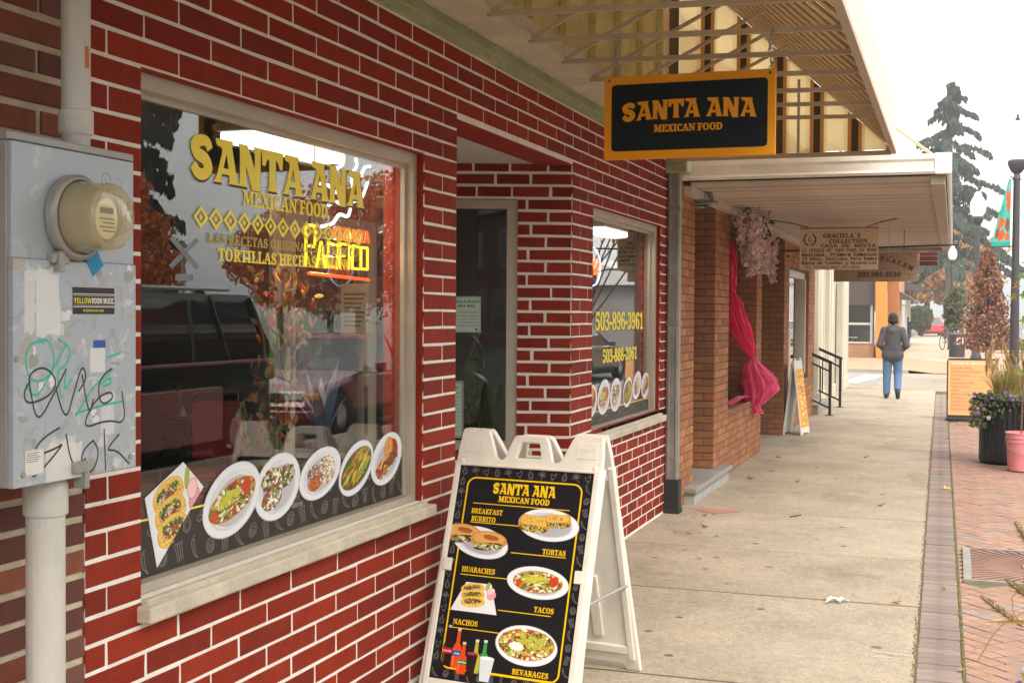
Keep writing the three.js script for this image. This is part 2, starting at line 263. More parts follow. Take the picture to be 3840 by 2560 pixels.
// ---- printed food: an atlas of plates drawn once
const lcg = (s) => () => { s = (s * 1664525 + 1013904223) % 4294967296; return s / 4294967296; };
function blobs(c, q, n, cx, cy, rx, ry, size, cols, stretch = 1.8) { for (let i = 0; i < n * 2.6; i++) { const a = q() * 6.283, r = Math.sqrt(q()), x = cx + Math.cos(a) * r * rx, y = cy + Math.sin(a) * r * ry, s = size * (0.3 + 0.7 * q()); c.save(); c.translate(x, y); c.rotate(q() * 3.14); c.fillStyle = 'rgba(40,20,8,0.28)'; c.beginPath(); c.ellipse(s * 0.25, s * 0.4, s * stretch, s, 0, 0, 7); c.fill(); c.fillStyle = cols[Math.floor(q() * cols.length)]; c.beginPath(); c.ellipse(0, 0, s * stretch, s, 0, 0, 7); c.fill(); c.fillStyle = 'rgba(255,250,225,0.22)'; c.beginPath(); c.ellipse(-s * 0.2, -s * 0.3, s * stretch * 0.5, s * 0.35, 0, 0, 7); c.fill(); c.restore(); } }
function oval(c, x, y, rx, ry, rot, fill, edge) { c.save(); c.translate(x, y); c.rotate(rot); c.beginPath(); c.ellipse(0, 0, rx, ry, 0, 0, 7); c.fillStyle = fill; c.fill(); if (edge) { c.strokeStyle = edge; c.lineWidth = Math.min(rx, ry) * 0.07; c.stroke(); } c.restore(); }
function plateBase(c, x, y, rx, ry, rot) { oval(c, x, y, rx, ry, rot, '#c3cad8'); oval(c, x, y, rx * 0.975, ry * 0.965, rot, '#e7ebf2'); const gr = c.createLinearGradient(x - rx, y - ry, x + rx, y + ry); gr.addColorStop(0, '#c9d0de'); gr.addColorStop(0.5, '#e3e8f0'); gr.addColorStop(1, '#f4f6fa'); oval(c, x, y, rx * 0.8, ry * 0.78, rot, '#ccd3e0'); oval(c, x + rx * 0.01, y - ry * 0.02, rx * 0.77, ry * 0.75, rot, gr); oval(c, x + rx * 0.03, y + ry * 0.05, rx * 0.7, ry * 0.66, rot, 'rgba(120,115,120,0.35)'); }
function taco(c, q, x, y, s, rot) {
  c.save(); c.translate(x, y); c.rotate(rot); oval(c, 0, 0, s, s * 0.62, 0, '#d9a93a'); oval(c, 0, -s * 0.05, s * 0.93, s * 0.54, 0, '#e9c35c'); blobs(c, q, 60, 0, 0, s * 0.8, s * 0.4, s * 0.035, ['#c98d25', '#f3d987', '#b87a1e', '#dcae45']);
  blobs(c, q, 40, 0, -s * 0.1, s * 0.72, s * 0.26, s * 0.06, ['#2f6a2c', '#4b8a3c', '#1e4a20', '#7fae57']); blobs(c, q, 26, 0, s * 0.02, s * 0.62, s * 0.2, s * 0.065, ['#7b2f17', '#5b2412', '#a94d25', '#d5cdb4']);
  c.beginPath(); c.ellipse(0, s * 0.14, s * 0.98, s * 0.5, 0, 0.05, 3.09); c.quadraticCurveTo(0, s * 0.42, s * 0.96, s * 0.16); c.fillStyle = '#edcb62'; c.fill(); c.strokeStyle = '#c8922a'; c.lineWidth = s * 0.03; c.stroke(); blobs(c, q, 14, 0, s * 0.38, s * 0.6, s * 0.12, s * 0.035, ['#d09a31', '#f6e09a']); c.restore();
}
const food = [
  (c, q, x, y, s) => { for (let i = 0; i < 3; i++) taco(c, q, x - s * 0.16 + i * s * 0.03, y - s * 0.34 + i * s * 0.3, s * 0.4, -0.25 + i * 0.04); oval(c, x + s * 0.5, y - s * 0.1, s * 0.14, s * 0.2, 0.3, '#e9a0ad', '#b7274a'); oval(c, x + s * 0.46, y - s * 0.28, s * 0.13, s * 0.17, 0.3, '#f3ccd0', '#b7274a'); oval(c, x + s * 0.34, y - s * 0.5, s * 0.06, s * 0.2, 0.2, '#a7b545', '#6d7f22'); },
  (c, q, x, y, s) => { oval(c, x, y, s * 0.66, s * 0.4, 0, '#b98a2a'); blobs(c, q, 90, x, y, s * 0.6, s * 0.35, s * 0.045, ['#8fae4c', '#dfe3b9', '#4d7a2c', '#6b3a1c', '#b63a22', '#eff0dc']); blobs(c, q, 40, x - s * 0.1, y - s * 0.08, s * 0.3, s * 0.12, s * 0.05, ['#c9c640', '#a6b83c', '#e2dc72']); oval(c, x - s * 0.05, y - s * 0.12, s * 0.3, s * 0.07, -0.1, '#c8c63d', '#8f9a2b'); oval(c, x + s * 0.42, y - s * 0.06, s * 0.12, s * 0.2, 0.2, '#c7401f'); oval(c, x - s * 0.5, y + s * 0.08, s * 0.07, s * 0.16, 0.1, '#cf4a23'); },
  (c, q, x, y, s) => { for (const [dx, dy] of [[-0.26, 0.2], [0.3, -0.14], [-0.2, -0.3]]) { oval(c, x + dx * s, y + dy * s, s * 0.36, s * 0.28, 0, '#7a4a21'); blobs(c, q, 60, x + dx * s, y + dy * s, s * 0.33, s * 0.25, s * 0.045, ['#eef2e4', '#c9dda6', '#7ba05a', '#4a2415', '#f6f7f0', '#a13a24']); } },
  (c, q, x, y, s) => { oval(c, x - s * 0.24, y + s * 0.2, s * 0.32, s * 0.28, 0, '#b5511d'); blobs(c, q, 60, x - s * 0.24, y + s * 0.2, s * 0.3, s * 0.25, s * 0.03, ['#c8642a', '#a24517', '#dd8442']); oval(c, x - s * 0.28, y - s * 0.2, s * 0.26, s * 0.24, 0, '#7d5648'); blobs(c, q, 40, x - s * 0.28, y - s * 0.2, s * 0.22, s * 0.2, s * 0.035, ['#a5877a', '#6b4438', '#ded2c7']); blobs(c, q, 90, x + s * 0.26, y, s * 0.36, s * 0.5, s * 0.045, ['#f3ead9', '#e7d6bd', '#b98b63', '#8a5532', '#fbf6ec']); },
  (c, q, x, y, s) => { oval(c, x, y, s * 0.76, s * 0.6, 0, '#5a5a2c'); for (let i = 0; i < 90; i++) { const a = q() * 6.283, r = Math.sqrt(q()); c.save(); c.translate(x + Math.cos(a) * r * s * 0.6, y + Math.sin(a) * r * s * 0.46); c.rotate(-0.9 + q() * 0.9); c.fillStyle = ['#8cab3b', '#b9cf5a', '#c8491f', '#e2c24a', '#6a4a20', '#4f7a2b', '#e07a2a'][Math.floor(q() * 7)]; c.fillRect(-s * 0.16, -s * 0.03, s * 0.32, s * 0.055); c.restore(); } },
  (c, q, x, y, s) => { oval(c, x + s * 0.34, y - s * 0.12, s * 0.3, s * 0.4, 0, '#a92c15'); oval(c, x + s * 0.16, y - s * 0.3, s * 0.24, s * 0.38, 0.2, '#d69a3c', '#a86a21'); blobs(c, q, 40, x + s * 0.16, y - s * 0.3, s * 0.2, s * 0.3, s * 0.03, ['#e8bd62', '#c07f2d']); blobs(c, q, 46, x - s * 0.25, y + s * 0.2, s * 0.36, s * 0.26, s * 0.07, ['#c97a2c', '#e3a549', '#9b4e1b', '#efc571', '#7a2f18']); blobs(c, q, 24, x + s * 0.25, y + s * 0.15, s * 0.28, s * 0.2, s * 0.05, ['#6a4a20', '#3d4a1c', '#b23a1c']); },
  (c, q, x, y, s) => { for (const [dx, dy, r, k] of [[-0.28, 0.08, 0.12, 1], [0.34, -0.12, -0.1, 0.8]]) { const X = x + dx * s, Y = y + dy * s, w = s * 0.42 * k, hh = s * 0.36 * k; c.save(); c.translate(X, Y); c.rotate(r); c.fillStyle = '#c8912f'; c.beginPath(); c.roundRect(-w, -hh, 2 * w, 1.75 * hh, hh * 0.35); c.fill(); c.fillStyle = '#e2b557'; c.beginPath(); c.roundRect(-w * 0.94, -hh * 0.95, 1.8 * w, 1.1 * hh, hh * 0.4); c.fill(); blobs(c, q, 26, -w * 0.1, -hh * 0.45, w * 0.7, hh * 0.35, s * 0.02, ['#d09c3f', '#efcf86', '#b97f28']); c.fillStyle = '#7d5a1f'; c.beginPath(); c.ellipse(0, hh * 0.62, w * 0.92, hh * 0.42, 0, 0, 7); c.fill(); blobs(c, q, 60, 0, hh * 0.62, w * 0.84, hh * 0.36, s * 0.028, ['#d9c46a', '#6b4a1c', '#a0913c', '#efe3a0', '#4a3315']); c.restore(); } return; for (const [dx, r] of [[-0.3, 0], [0.34, 0.1]]) { oval(c, x + dx * s, y - s * 0.12, s * 0.3, s * 0.3, r, '#d5a03a'); oval(c, x + dx * s + s * 0.04, y - s * 0.18, s * 0.27, s * 0.2, r, '#e4b95c'); oval(c, x + dx * s + s * 0.1, y + s * 0.16, s * 0.22, s * 0.14, r, '#8f6a25'); blobs(c, q, 30, x + dx * s + s * 0.1, y + s * 0.16, s * 0.19, s * 0.11, s * 0.03, ['#d9c46a', '#6b4a1c', '#a0913c', '#efe3a0']); } },
  (c, q, x, y, s) => { for (const [dx, dy] of [[-0.4, -0.14], [0.28, 0.06]]) { oval(c, x + dx * s, y + dy * s, s * 0.46, s * 0.34, 0.1, '#c88a42'); oval(c, x + dx * s, y + dy * s - s * 0.06, s * 0.4, s * 0.24, 0.1, '#dba65e'); oval(c, x + dx * s + s * 0.05, y + dy * s - s * 0.1, s * 0.2, s * 0.1, 0.2, '#a5612a'); oval(c, x + dx * s, y + dy * s + s * 0.24, s * 0.36, s * 0.14, -0.25, '#4c3320'); blobs(c, q, 34, x + dx * s, y + dy * s + s * 0.24, s * 0.33, s * 0.1, s * 0.04, ['#6f9a42', '#e6e0cf', '#3f2616', '#b65b3a', '#9bbb66']); } },
  (c, q, x, y, s) => { oval(c, x, y, s * 0.74, s * 0.5, 0, '#b78a34'); blobs(c, q, 190, x, y, s * 0.68, s * 0.46, s * 0.05, ['#e8d079', '#a9b648', '#6d8a34', '#5a2f18', '#b93f22', '#f1ecd6', '#d0a73a']); oval(c, x - s * 0.25, y + s * 0.1, s * 0.2, s * 0.14, 0.2, '#f4f1e6'); for (let i = 0; i < 12; i++) oval(c, x + (q() - 0.4) * s * 0.7, y - s * 0.25 + q() * s * 0.3, s * 0.1, s * 0.05, q() * 3, '#b3b948', '#7d8a2c'); },
];
const atlas = canvas(1536, 1024, (c, w, h) => { c.fillStyle = '#e6eaf1'; c.fillRect(0, 0, w, h); for (let i = 0; i < 6; i++) { const x = 256 + (i % 3) * 512, y = 256 + Math.floor(i / 3) * 512; c.save(); c.beginPath(); c.rect(x - 256, y - 256, 512, 512); c.clip(); if (i) { c.save(); c.translate(x, y); c.scale(1, 1); plateBase(c, 0, 0, 256, 256, 0); c.restore(); } food[i](c, lcg(11 + i), x, y, i ? [0, 320, 300, 285, 300, 295][i] : 330); c.restore(); } });
const atlasMat = new THREE.MeshStandardMaterial({ map: atlas, roughness: 0.4 });
function decal(shape, cell, w, h) { // flat printed cut-out whose uv takes one cell of the atlas
  const g = new THREE.ExtrudeGeometry(shape, { depth: 0.0008, bevelEnabled: false, curveSegments: 20 }), p = g.attributes.position, uv = g.attributes.uv, cx = cell % 3, cy = Math.floor(cell / 3);
  for (let i = 0; i < p.count; i++) uv.setXY(i, (cx + clamp(p.getX(i) / w + 0.5, 0.01, 0.99)) / 3, 1 - (cy + 1 - clamp(p.getY(i) / h + 0.5, 0.01, 0.99)) / 2);
  return g;
}
const ellipseShape = (rx, ry) => { const s = new THREE.Shape(); s.absellipse(0, 0, rx, ry, 0, Math.PI * 2); return s; };
function doodle(c, q, x, y, s, k) { // chalk sketches of vegetables
  c.save(); c.translate(x, y); c.rotate((q() - 0.5) * 0.7); c.scale(s, s); c.lineWidth = 1.6 / s * 1.1; c.strokeStyle = 'rgba(214,210,204,0.85)'; c.beginPath();
  if (k === 0) { c.ellipse(0, 0.15, 0.42, 0.6, 0, 0, 7); c.moveTo(0.25, 0.2); c.ellipse(0, 0.2, 0.25, 0.4, 0, 0, 7); c.moveTo(-0.1, -0.5); c.lineTo(-0.05, -0.85); c.lineTo(0.1, -0.85); c.lineTo(0.1, -0.5); }
  else if (k === 1) { c.moveTo(-0.5, -0.6); c.quadraticCurveTo(-0.4, 0.5, 0.5, 0.8); c.quadraticCurveTo(-0.1, 0.3, -0.25, -0.6); c.lineTo(-0.5, -0.6); c.moveTo(-0.38, -0.6); c.quadraticCurveTo(-0.4, -0.85, -0.2, -0.95); }
  else if (k === 2) { for (const [dx, dy] of [[0, -0.5], [-0.38, -0.15], [0.38, -0.15]]) { c.moveTo(dx + 0.27, dy); c.ellipse(dx, dy, 0.27, 0.25, 0, 0, 7); c.moveTo(dx, dy); c.lineTo(0, 0.15); } c.moveTo(0, 0.15); c.quadraticCurveTo(0.1, 0.6, 0.4, 0.95); }
  else if (k === 3) { c.ellipse(0, 0, 0.45, 0.62, 0.3, 0, 7); c.moveTo(0.3, 0.06); c.ellipse(0, 0.06, 0.3, 0.44, 0.3, 0, 7); c.moveTo(0.14, 0.12); c.ellipse(0, 0.12, 0.14, 0.16, 0, 0, 7); }
  else if (k === 4) { c.moveTo(-0.5, -0.3); c.quadraticCurveTo(-0.5, 0.4, 0.1, 0.5); c.quadraticCurveTo(0.6, 0.3, 0.35, -0.7); c.lineTo(0.15, -0.3); c.quadraticCurveTo(-0.1, 0.05, -0.5, -0.3); c.moveTo(0, 0.5); c.lineTo(-0.05, 0.85); c.moveTo(0.2, 0.48); c.lineTo(0.2, 0.85); }
  else { for (let i = 0; i < 4; i++) { c.moveTo(-0.3 + i * 0.2, 0.8); c.quadraticCurveTo(-0.25 + i * 0.17, 0, -0.4 + i * 0.28, -0.5); c.quadraticCurveTo(-0.3 + i * 0.28, -0.9, -0.1 + i * 0.2, -0.6); } }
  c.stroke(); c.restore();
}
const bandMap = canvas(2048, 224, (c, w, h) => { c.fillStyle = '#2b2828'; c.fillRect(0, 0, w, h); const q = lcg(5); let k = 0; for (let x = 40; x < w; x += 92) for (const y of [52, 168]) doodle(c, q, x + (y > 100 ? 46 : 0), y + (q() - 0.5) * 16, 52, k++ % 6); for (let x = 200; x < w; x += 430) fitText(c, 'SANTA ANA', x, 118, 84, 22, 'rgba(214,210,204,0.85)'); });
const bandMat = new THREE.MeshStandardMaterial({ map: bandMap, roughness: 0.4 });
function foodBand(win, z0, z1, y0, y1, plates) {
  const zc = (z0 + z1) / 2, w = Math.abs(z1 - z0), g = new THREE.BoxGeometry(w, y1 - y0, 0.0006); const b = part('food_decal', onGlass(g, zc, (y0 + y1) / 2, -2.3264), bandMat, win);
  part('border_stripe', [onGlass(new THREE.BoxGeometry(w, 0.006, 0.0006), zc, y1 + 0.0035, -2.3264), onGlass(new THREE.BoxGeometry(0.006, y1 - y0, 0.0006), z0 + 0.005, (y0 + y1) / 2, -2.3252)], yellowVinyl, win);
  plates.forEach(([z, y, rx, ry, rot, cell, square], i) => {
    const s = square ? shapeOf(square.map(([a, b]) => [a * rx, b * ry])) : ellipseShape(rx, ry), g2 = decal(s, cell, 2 * rx, 2 * ry); g2.rotateZ(rot);
    part('plate_print', onGlass(g2, z, y, -2.3255 + (i % 2) * 0.0012), atlasMat, win);
  });
}
foodBand(win1, -5.25, -3.23, 0.832, 1.006, [
  [-3.475, 1.01, 0.165, 0.15, 0.1, 0, [[-0.95, 0.55], [0.35, 1], [1, 0.3], [-0.7, -0.98]]], [-3.812, 1.005, 0.19, 0.118, 0.28, 1], [-4.125, 1.01, 0.17, 0.118, 0.22, 2], [-4.455, 1.02, 0.175, 0.095, 0.2, 3], [-4.775, 1.005, 0.168, 0.1, 0.35, 4], [-5.07, 1.012, 0.165, 0.105, 0.3, 5]]);
foodBand(win2, -10.12, -8.2, 0.878, 0.965, [
  [-8.4, 1.05, 0.15, 0.11, 0.2, 5], [-8.72, 1.06, 0.17, 0.12, 0.25, 1], [-9.06, 1.055, 0.16, 0.12, 0.2, 2], [-9.42, 1.055, 0.15, 0.11, 0.3, 4], [-9.72, 1.09, 0.15, 0.1, 0.4, 3], [-10.0, 1.075, 0.14, 0.1, 0.2, 5]]);
// ---- recessed entry: two splayed side walls with display windows, a door between them
const splay = [];
for (const side of [1, -1]) { // 1 = far side (faces the camera), -1 = near side
  const pz = side > 0 ? -7.652 : -5.688, ux = -0.945, uz = 0.327 * side, ry = side > 0 ? -1.2379 : Math.PI + 1.2379 - Math.PI;
  const T = (g) => { // local: x = along the wall into the recess, z = out of the wall (towards the recess)
    const m = new THREE.Matrix4().makeBasis(V(ux, 0, uz), V(0, 1, 0), V(0.327, 0, 0.945 * side)); if (m.determinant() < 0) { g = g.index ? g.toNonIndexed() : g; const p = g.attributes.position.array, uvs = g.attributes.uv.array; g.applyMatrix4(m); for (let i = 0; i < uvs.length; i += 6) for (let k = 0; k < 2; k++) [uvs[i + 2 + k], uvs[i + 4 + k]] = [uvs[i + 4 + k], uvs[i + 2 + k]]; for (let i = 0; i < p.length; i += 9) for (let k = 0; k < 3; k++) { [p[i + 3 + k], p[i + 6 + k]] = [p[i + 6 + k], p[i + 3 + k]]; } g.computeVertexNormals(); } else g.applyMatrix4(m);
    g.translate(WX, 0, pz); return sh(g); };
  const wl = (t0, t1, y0, y1) => T(B(t0, t1, y0, y1, -0.03, 0.0015)), wi = (t0, t1, y0, y1) => T(B(t0 + 0.1, t1, y0, y1, -0.12, -0.031));
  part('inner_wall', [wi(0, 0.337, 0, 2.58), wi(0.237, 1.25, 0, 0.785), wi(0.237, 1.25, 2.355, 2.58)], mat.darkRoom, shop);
  part('wall', [wl(0, 0.337, 0, 2.58), wl(0.337, 1.25, 0, 0.785), wl(0.337, 1.25, 2.355, 2.58)], mat.whiteMortar, shop);
  if (side > 0) {
    const list = courses(0.005, 1.25, 0, 2.575, 0.232, 0.0165, [[0.337, 1.25, 0.785, 2.355]], PITCH, Y0, 0.022, 0.03);
    lay(shop, list, { L: 0.232, joint: 0.0165, mats: mat.redPaint, most: 300, dist: (b) => b[0], place: ([t, y]) => [WX + ux * t + sx, y, pz + uz * t + sz, ry] });
  } else part('wall_face', T(B(0, 1.25, 0, 0.785, 0.0016, 0.006)), mat.redPaint[1], shop);
  const f = part('window', [T(B(0.337, 0.405, 0.79, 2.35, -0.07, -0.012)), T(B(0.405, 1.22, 2.295, 2.35, -0.07, -0.012)), T(B(0.405, 1.22, 0.79, 0.845, -0.07, -0.012)), T(B(1.22, 1.25, 0.79, 2.35, -0.07, -0.012))], mat.aluminium, shop);
  part('pane', T(B(0.405, 1.22, 0.845, 2.295, -0.05, -0.046)), mat.clearGlass, f);
  splay.push([T, f]);
}
part('ceiling', sh(B(-3.6, WX - 0.2, 2.572, 2.6, -7.6, -5.7)), M([0.58, 0.56, 0.53], 0.8, { map: rep(mottleSoft, 1) }), shop);
{
  const d = part('door', [sh(B(-3.46, -3.40, 0, 2.2, -7.24, -7.12)), sh(B(-3.46, -3.40, 0, 2.2, -6.22, -6.1)), sh(B(-3.46, -3.40, 2.08, 2.2, -7.12, -6.22)), sh(B(-3.46, -3.40, 0, 0.2, -7.12, -6.22))], mat.aluminium, shop);
  part('pane', sh(B(-3.44, -3.436, 0.2, 2.08, -7.12, -6.22)), mat.glass, d);
  part('handle', sh(rod([-3.37, 0.9, -7.05], [-3.37, 1.2, -7.05], 0.012)), mat.darkMetal, d);
  part('wall', sh(B(-3.46, -3.40, 2.2, 2.58, -7.24, -6.1)), mat.redPaint[2], shop);
}
const paperMat = (w, h, draw) => new THREE.MeshStandardMaterial({ map: canvas(w, h, draw), roughness: 0.8 });
const noticeMat = paperMat(360, 400, (c, w, h) => { c.fillStyle = '#b9d3c6'; c.fillRect(0, 0, w, h); c.strokeStyle = '#6d8579'; c.lineWidth = 5; c.strokeRect(8, 8, w - 16, h - 16); c.fillStyle = '#2b3330'; c.font = 'italic bold 40px sans-serif'; c.fillText('Pregnancy & Alcohol', 20, 70, 320); c.fillText('DO NOT MIX', 60, 120, 240); c.font = '23px sans-serif'; ['Drinking alcoholic', 'beverages, including', 'wine, coolers and beer,', 'during pregnancy', 'can cause birth defects'].forEach((t, i) => { c.textAlign = 'right'; c.fillText(t, 335, 185 + i * 37); }); c.beginPath(); c.arc(318, 368, 12, 0, 7); c.fill(); });
const priceMat = paperMat(256, 512, (c, w, h) => { c.fillStyle = '#a9c7b8'; c.fillRect(0, 0, w, h); c.strokeStyle = '#7a3326'; c.lineWidth = 7; c.strokeRect(12, 12, w - 24, h - 24); c.fillStyle = '#7a3326'; c.font = 'bold 44px serif'; c.fillText('Hours', 60, 70); c.strokeStyle = '#4c6558'; c.lineWidth = 3; for (let y = 110; y < 470; y += 34) { c.beginPath(); c.moveTo(40, y); c.lineTo(216, y); c.stroke(); } });
{
  const [T, f] = splay[0]; const plane = (t0, t1, y0, y1, m, l) => { const g = new THREE.BoxGeometry(t1 - t0, y1 - y0, 0.001); g.rotateY(0); const uv = g.attributes.uv; for (let i = 0; i < uv.count; i++) uv.setX(i, 1 - uv.getX(i)); g.translate((t0 + t1) / 2, (y0 + y1) / 2, -0.044); part('notice', T(g), m, f, l); };
  plane(0.565, 0.80, 1.523, 1.748, noticeMat, 'pale green printed health notice behind the glass'); plane(0.672, 0.83, 0.862, 1.218, priceMat, 'pale green ruled card low on the glass');
  const [T2, f2] = splay[1]; const g = new THREE.BoxGeometry(0.2, 0.26, 0.001); g.translate(0.62, 1.66, -0.055); part('notice', T2(g), paperMat(128, 160, (c, w, h) => { c.fillStyle = '#9a8f7d'; c.fillRect(0, 0, w, h); c.fillStyle = '#4a443a'; for (let y = 30; y < 140; y += 14) c.fillRect(14, y, 100 - (y * 7) % 30, 6); }), f2, 'tan printed sheet on the near side window');
}
// ---- eaves beam along the top of the front
part('trim', [sh(B(WX, -2.21, 2.912, 3.0, -10.43, -0.6)), sh(B(-2.212, -2.195, 2.945, 2.96, -10.43, -0.6))], mat.greenTrim, shop, 'pale green trim under the awning beam');
part('soffit_beam', [sh(B(-2.42, -2.002, 3.004, 3.10, -10.43, -0.6)), sh(B(-2.03, -1.985, 2.992, 3.02, -10.43, -0.6))], mat.soffitPaint, shop);
{ // board and batten wall above
  part('upper_wall', sh(B(-2.42, -2.262, 3.1, 5.2, -10.33, -0.6)), mat.khaki, shop);
  for (let z = -10.05; z < -2.6; z += 0.66) part('batten', sh(B(-2.26, -2.215, 3.1, 4.9, z - 0.03, z + 0.03)), mat.khaki, shop);
}
// ---- interior
{
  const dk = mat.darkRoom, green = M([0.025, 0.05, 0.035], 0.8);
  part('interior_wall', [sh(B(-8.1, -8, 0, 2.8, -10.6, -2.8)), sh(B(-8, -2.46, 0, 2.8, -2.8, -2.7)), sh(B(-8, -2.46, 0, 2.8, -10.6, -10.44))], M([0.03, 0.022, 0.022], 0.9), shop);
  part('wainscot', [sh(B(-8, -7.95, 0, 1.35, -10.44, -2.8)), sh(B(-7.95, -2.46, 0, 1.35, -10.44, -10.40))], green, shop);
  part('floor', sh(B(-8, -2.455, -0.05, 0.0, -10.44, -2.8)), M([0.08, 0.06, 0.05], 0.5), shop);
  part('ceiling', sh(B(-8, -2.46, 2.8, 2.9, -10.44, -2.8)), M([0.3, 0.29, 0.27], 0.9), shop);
}
const tubeGlow = (c, s) => new THREE.MeshStandardMaterial({ color: 0x111111, emissive: new THREE.Color().setRGB(...c), emissiveIntensity: s, roughness: 0.4 });
function fluorescent(label, x, y, z0, z1) {
  const t = thing('fluorescent_lamp', label, 'ceiling lamp', [x, y, (z0 + z1) / 2]), L = z1 - z0;
  part('housing', RB(-0.09, 0.09, 0.03, 0.10, -L / 2, L / 2, 0.01), M([0.62, 0.62, 0.6], 0.5), t);
  part('diffuser', RB(-0.075, 0.085, -0.012, 0.032, -L / 2 + 0.01, L / 2 - 0.01, 0.012), tubeGlow([1, 0.95, 0.86], 1.3), t);
  part('hanger', [rod([0, 0.1, -L / 3], [0, 2.8 - y, -L / 3], 0.004), rod([0, 0.1, L / 3], [0, 2.8 - y, L / 3], 0.004)], mat.darkMetal, t);
  const l = new THREE.RectAreaLight(0xfff2df, 9, L, 0.15); l.position.set(x, y - 0.02, (z0 + z1) / 2); l.lookAt(x, y - 2, (z0 + z1) / 2); l.rotation.z = Math.PI / 2; scene.add(l);
}
fluorescent('bright white fluorescent lamp behind the large window of painted plates and lettering', -2.72, 2.335, -5.30, -4.47);
fluorescent('small bright fluorescent lamp behind the narrow window with phone numbers', -2.52, 2.255, -9.85, -9.1);
{ // neon beer sign in the large window
  const t = thing('neon_sign', 'lit yellow, red and white neon beer sign hanging inside the large window', 'neon sign', [-2.42, 1.80, -4.78]);
  const st = { P: [[[0, 0], [0, 1], [0.5, 1], [0.55, 0.75], [0.5, 0.5], [0, 0.5]]], a: [[[0, 0], [0.28, 0.66], [0.55, 0]], [[0.12, 0.22], [0.45, 0.22]]], c: [[[0.5, 0.62], [0.1, 0.66], [0.05, 0.05], [0.5, 0.04]]], i: [[[0.1, 0], [0.1, 0.66]]], f: [[[0, 0], [0, 0.66], [0.42, 0.66]], [[0, 0.36], [0.32, 0.36]]], o: [[[0.05, 0.05], [0.05, 0.63], [0.5, 0.63], [0.5, 0.05], [0.05, 0.05]]] };
  const yel = tubeGlow([1, 0.66, 0.02], 1.1), red = tubeGlow([1, 0.10, 0.01], 0.8), whi = tubeGlow([0.85, 0.9, 1], 1.0);
  const pl = (pts, r) => mergeGeometries(pts.slice(1).map((p, i) => rod([0, pts[i][1], -pts[i][0]], [0, p[1], -p[0]], r, r, 6)));
  let x = -0.27; for (const [ch, w] of [['P', 0.62], ['a', 0.62], ['c', 0.6], ['i', 0.24], ['f', 0.52], ['i', 0.24], ['c', 0.6], ['o', 0.62]]) { const sc = 0.142, tall = ch === 'P' ? 0.165 : 0.16; part('neon_tube', st[ch].map((s) => pl(s.map(([a, b]) => [x + a * sc, 0.025 + b * tall]), 0.0056)), yel, t, `yellow neon letter ${ch}`); x += w * sc; }
  part('neon_tube', [pl([[-0.25, 0.0], [0.31, -0.012]], 0.007)], red, t, 'red neon underline');
  part('neon_tube', textGeo('CERVEZA', 0.35, 0.055, 0.006, fSans).rotateY(Math.PI / 2).translate(0, 0.145, -0.13), red, t, 'red neon word above the yellow one');
  const sq = (pts, r = 0.007) => tube(pts.map(([a, b]) => [0.01, b, -a]), r, 50, 6);
  part('neon_tube', [sq([[-0.16, 0.19], [-0.06, 0.21], [0, 0.25], [0.08, 0.25], [0.12, 0.31], [0.2, 0.33], [0.27, 0.41]]), sq([[-0.2, 0.36], [-0.1, 0.36], [-0.02, 0.34], [-0.04, 0.42], [0.03, 0.46]]), sq([[-0.1, 0.28], [-0.03, 0.3], [0.02, 0.29]]), sq([[0.13, 0.36], [0.11, 0.42], [0.16, 0.47], [0.15, 0.5]]), sq([[0.2, 0.43], [0.24, 0.47], [0.29, 0.48]])], whi, t, 'white wavy neon tubes above the word');
  part('hanging_wire', [rod([0, 0.2, 0.2], [0, 0.98, 0.2], 0.002), rod([0, 0.2, -0.25], [0, 0.98, -0.25], 0.002)], mat.black, t);
  part('backing_frame', [rod([-0.02, 0.07, 0.28], [-0.02, 0.07, -0.32], 0.006), rod([-0.02, 0.3, 0.2], [-0.02, 0.3, -0.28], 0.006), rod([-0.02, -0.01, 0.2], [-0.02, 0.4, 0.2], 0.005), rod([-0.02, -0.01, -0.25], [-0.02, 0.4, -0.25], 0.005)], mat.black, t);
  const l = new THREE.PointLight(0xffb060, 0.35, 0, 2); l.position.set(-2.46, 1.9, -4.8); scene.add(l);
}
{
  const t = thing('neon_sign', 'small red and blue lit neon open sign in the narrow window', 'neon sign', [-2.44, 1.98, -8.82]);
  part('neon_ring', new THREE.TorusGeometry(0.17, 0.006, 6, 36).rotateY(Math.PI / 2).scale(1, 0.8, 1.2), tubeGlow([0.45, 0.5, 1], 1.8), t);
  part('neon_letters', textGeo('OPEN', 0.32, 0.12, 0.01, fSans).rotateY(Math.PI / 2).translate(0, -0.06, 0), tubeGlow([1, 0.1, 0.02], 1.9), t);
  part('hanging_wire', [rod([0, 0.13, 0.05], [0, 0.82, 0.05], 0.002), rod([0, 0.13, -0.05], [0, 0.82, -0.05], 0.002)], mat.black, t);
}
const CA = [-4.2, -6.98], CB = [-5.05, -8.0], CT = [-5.95, -9.4];
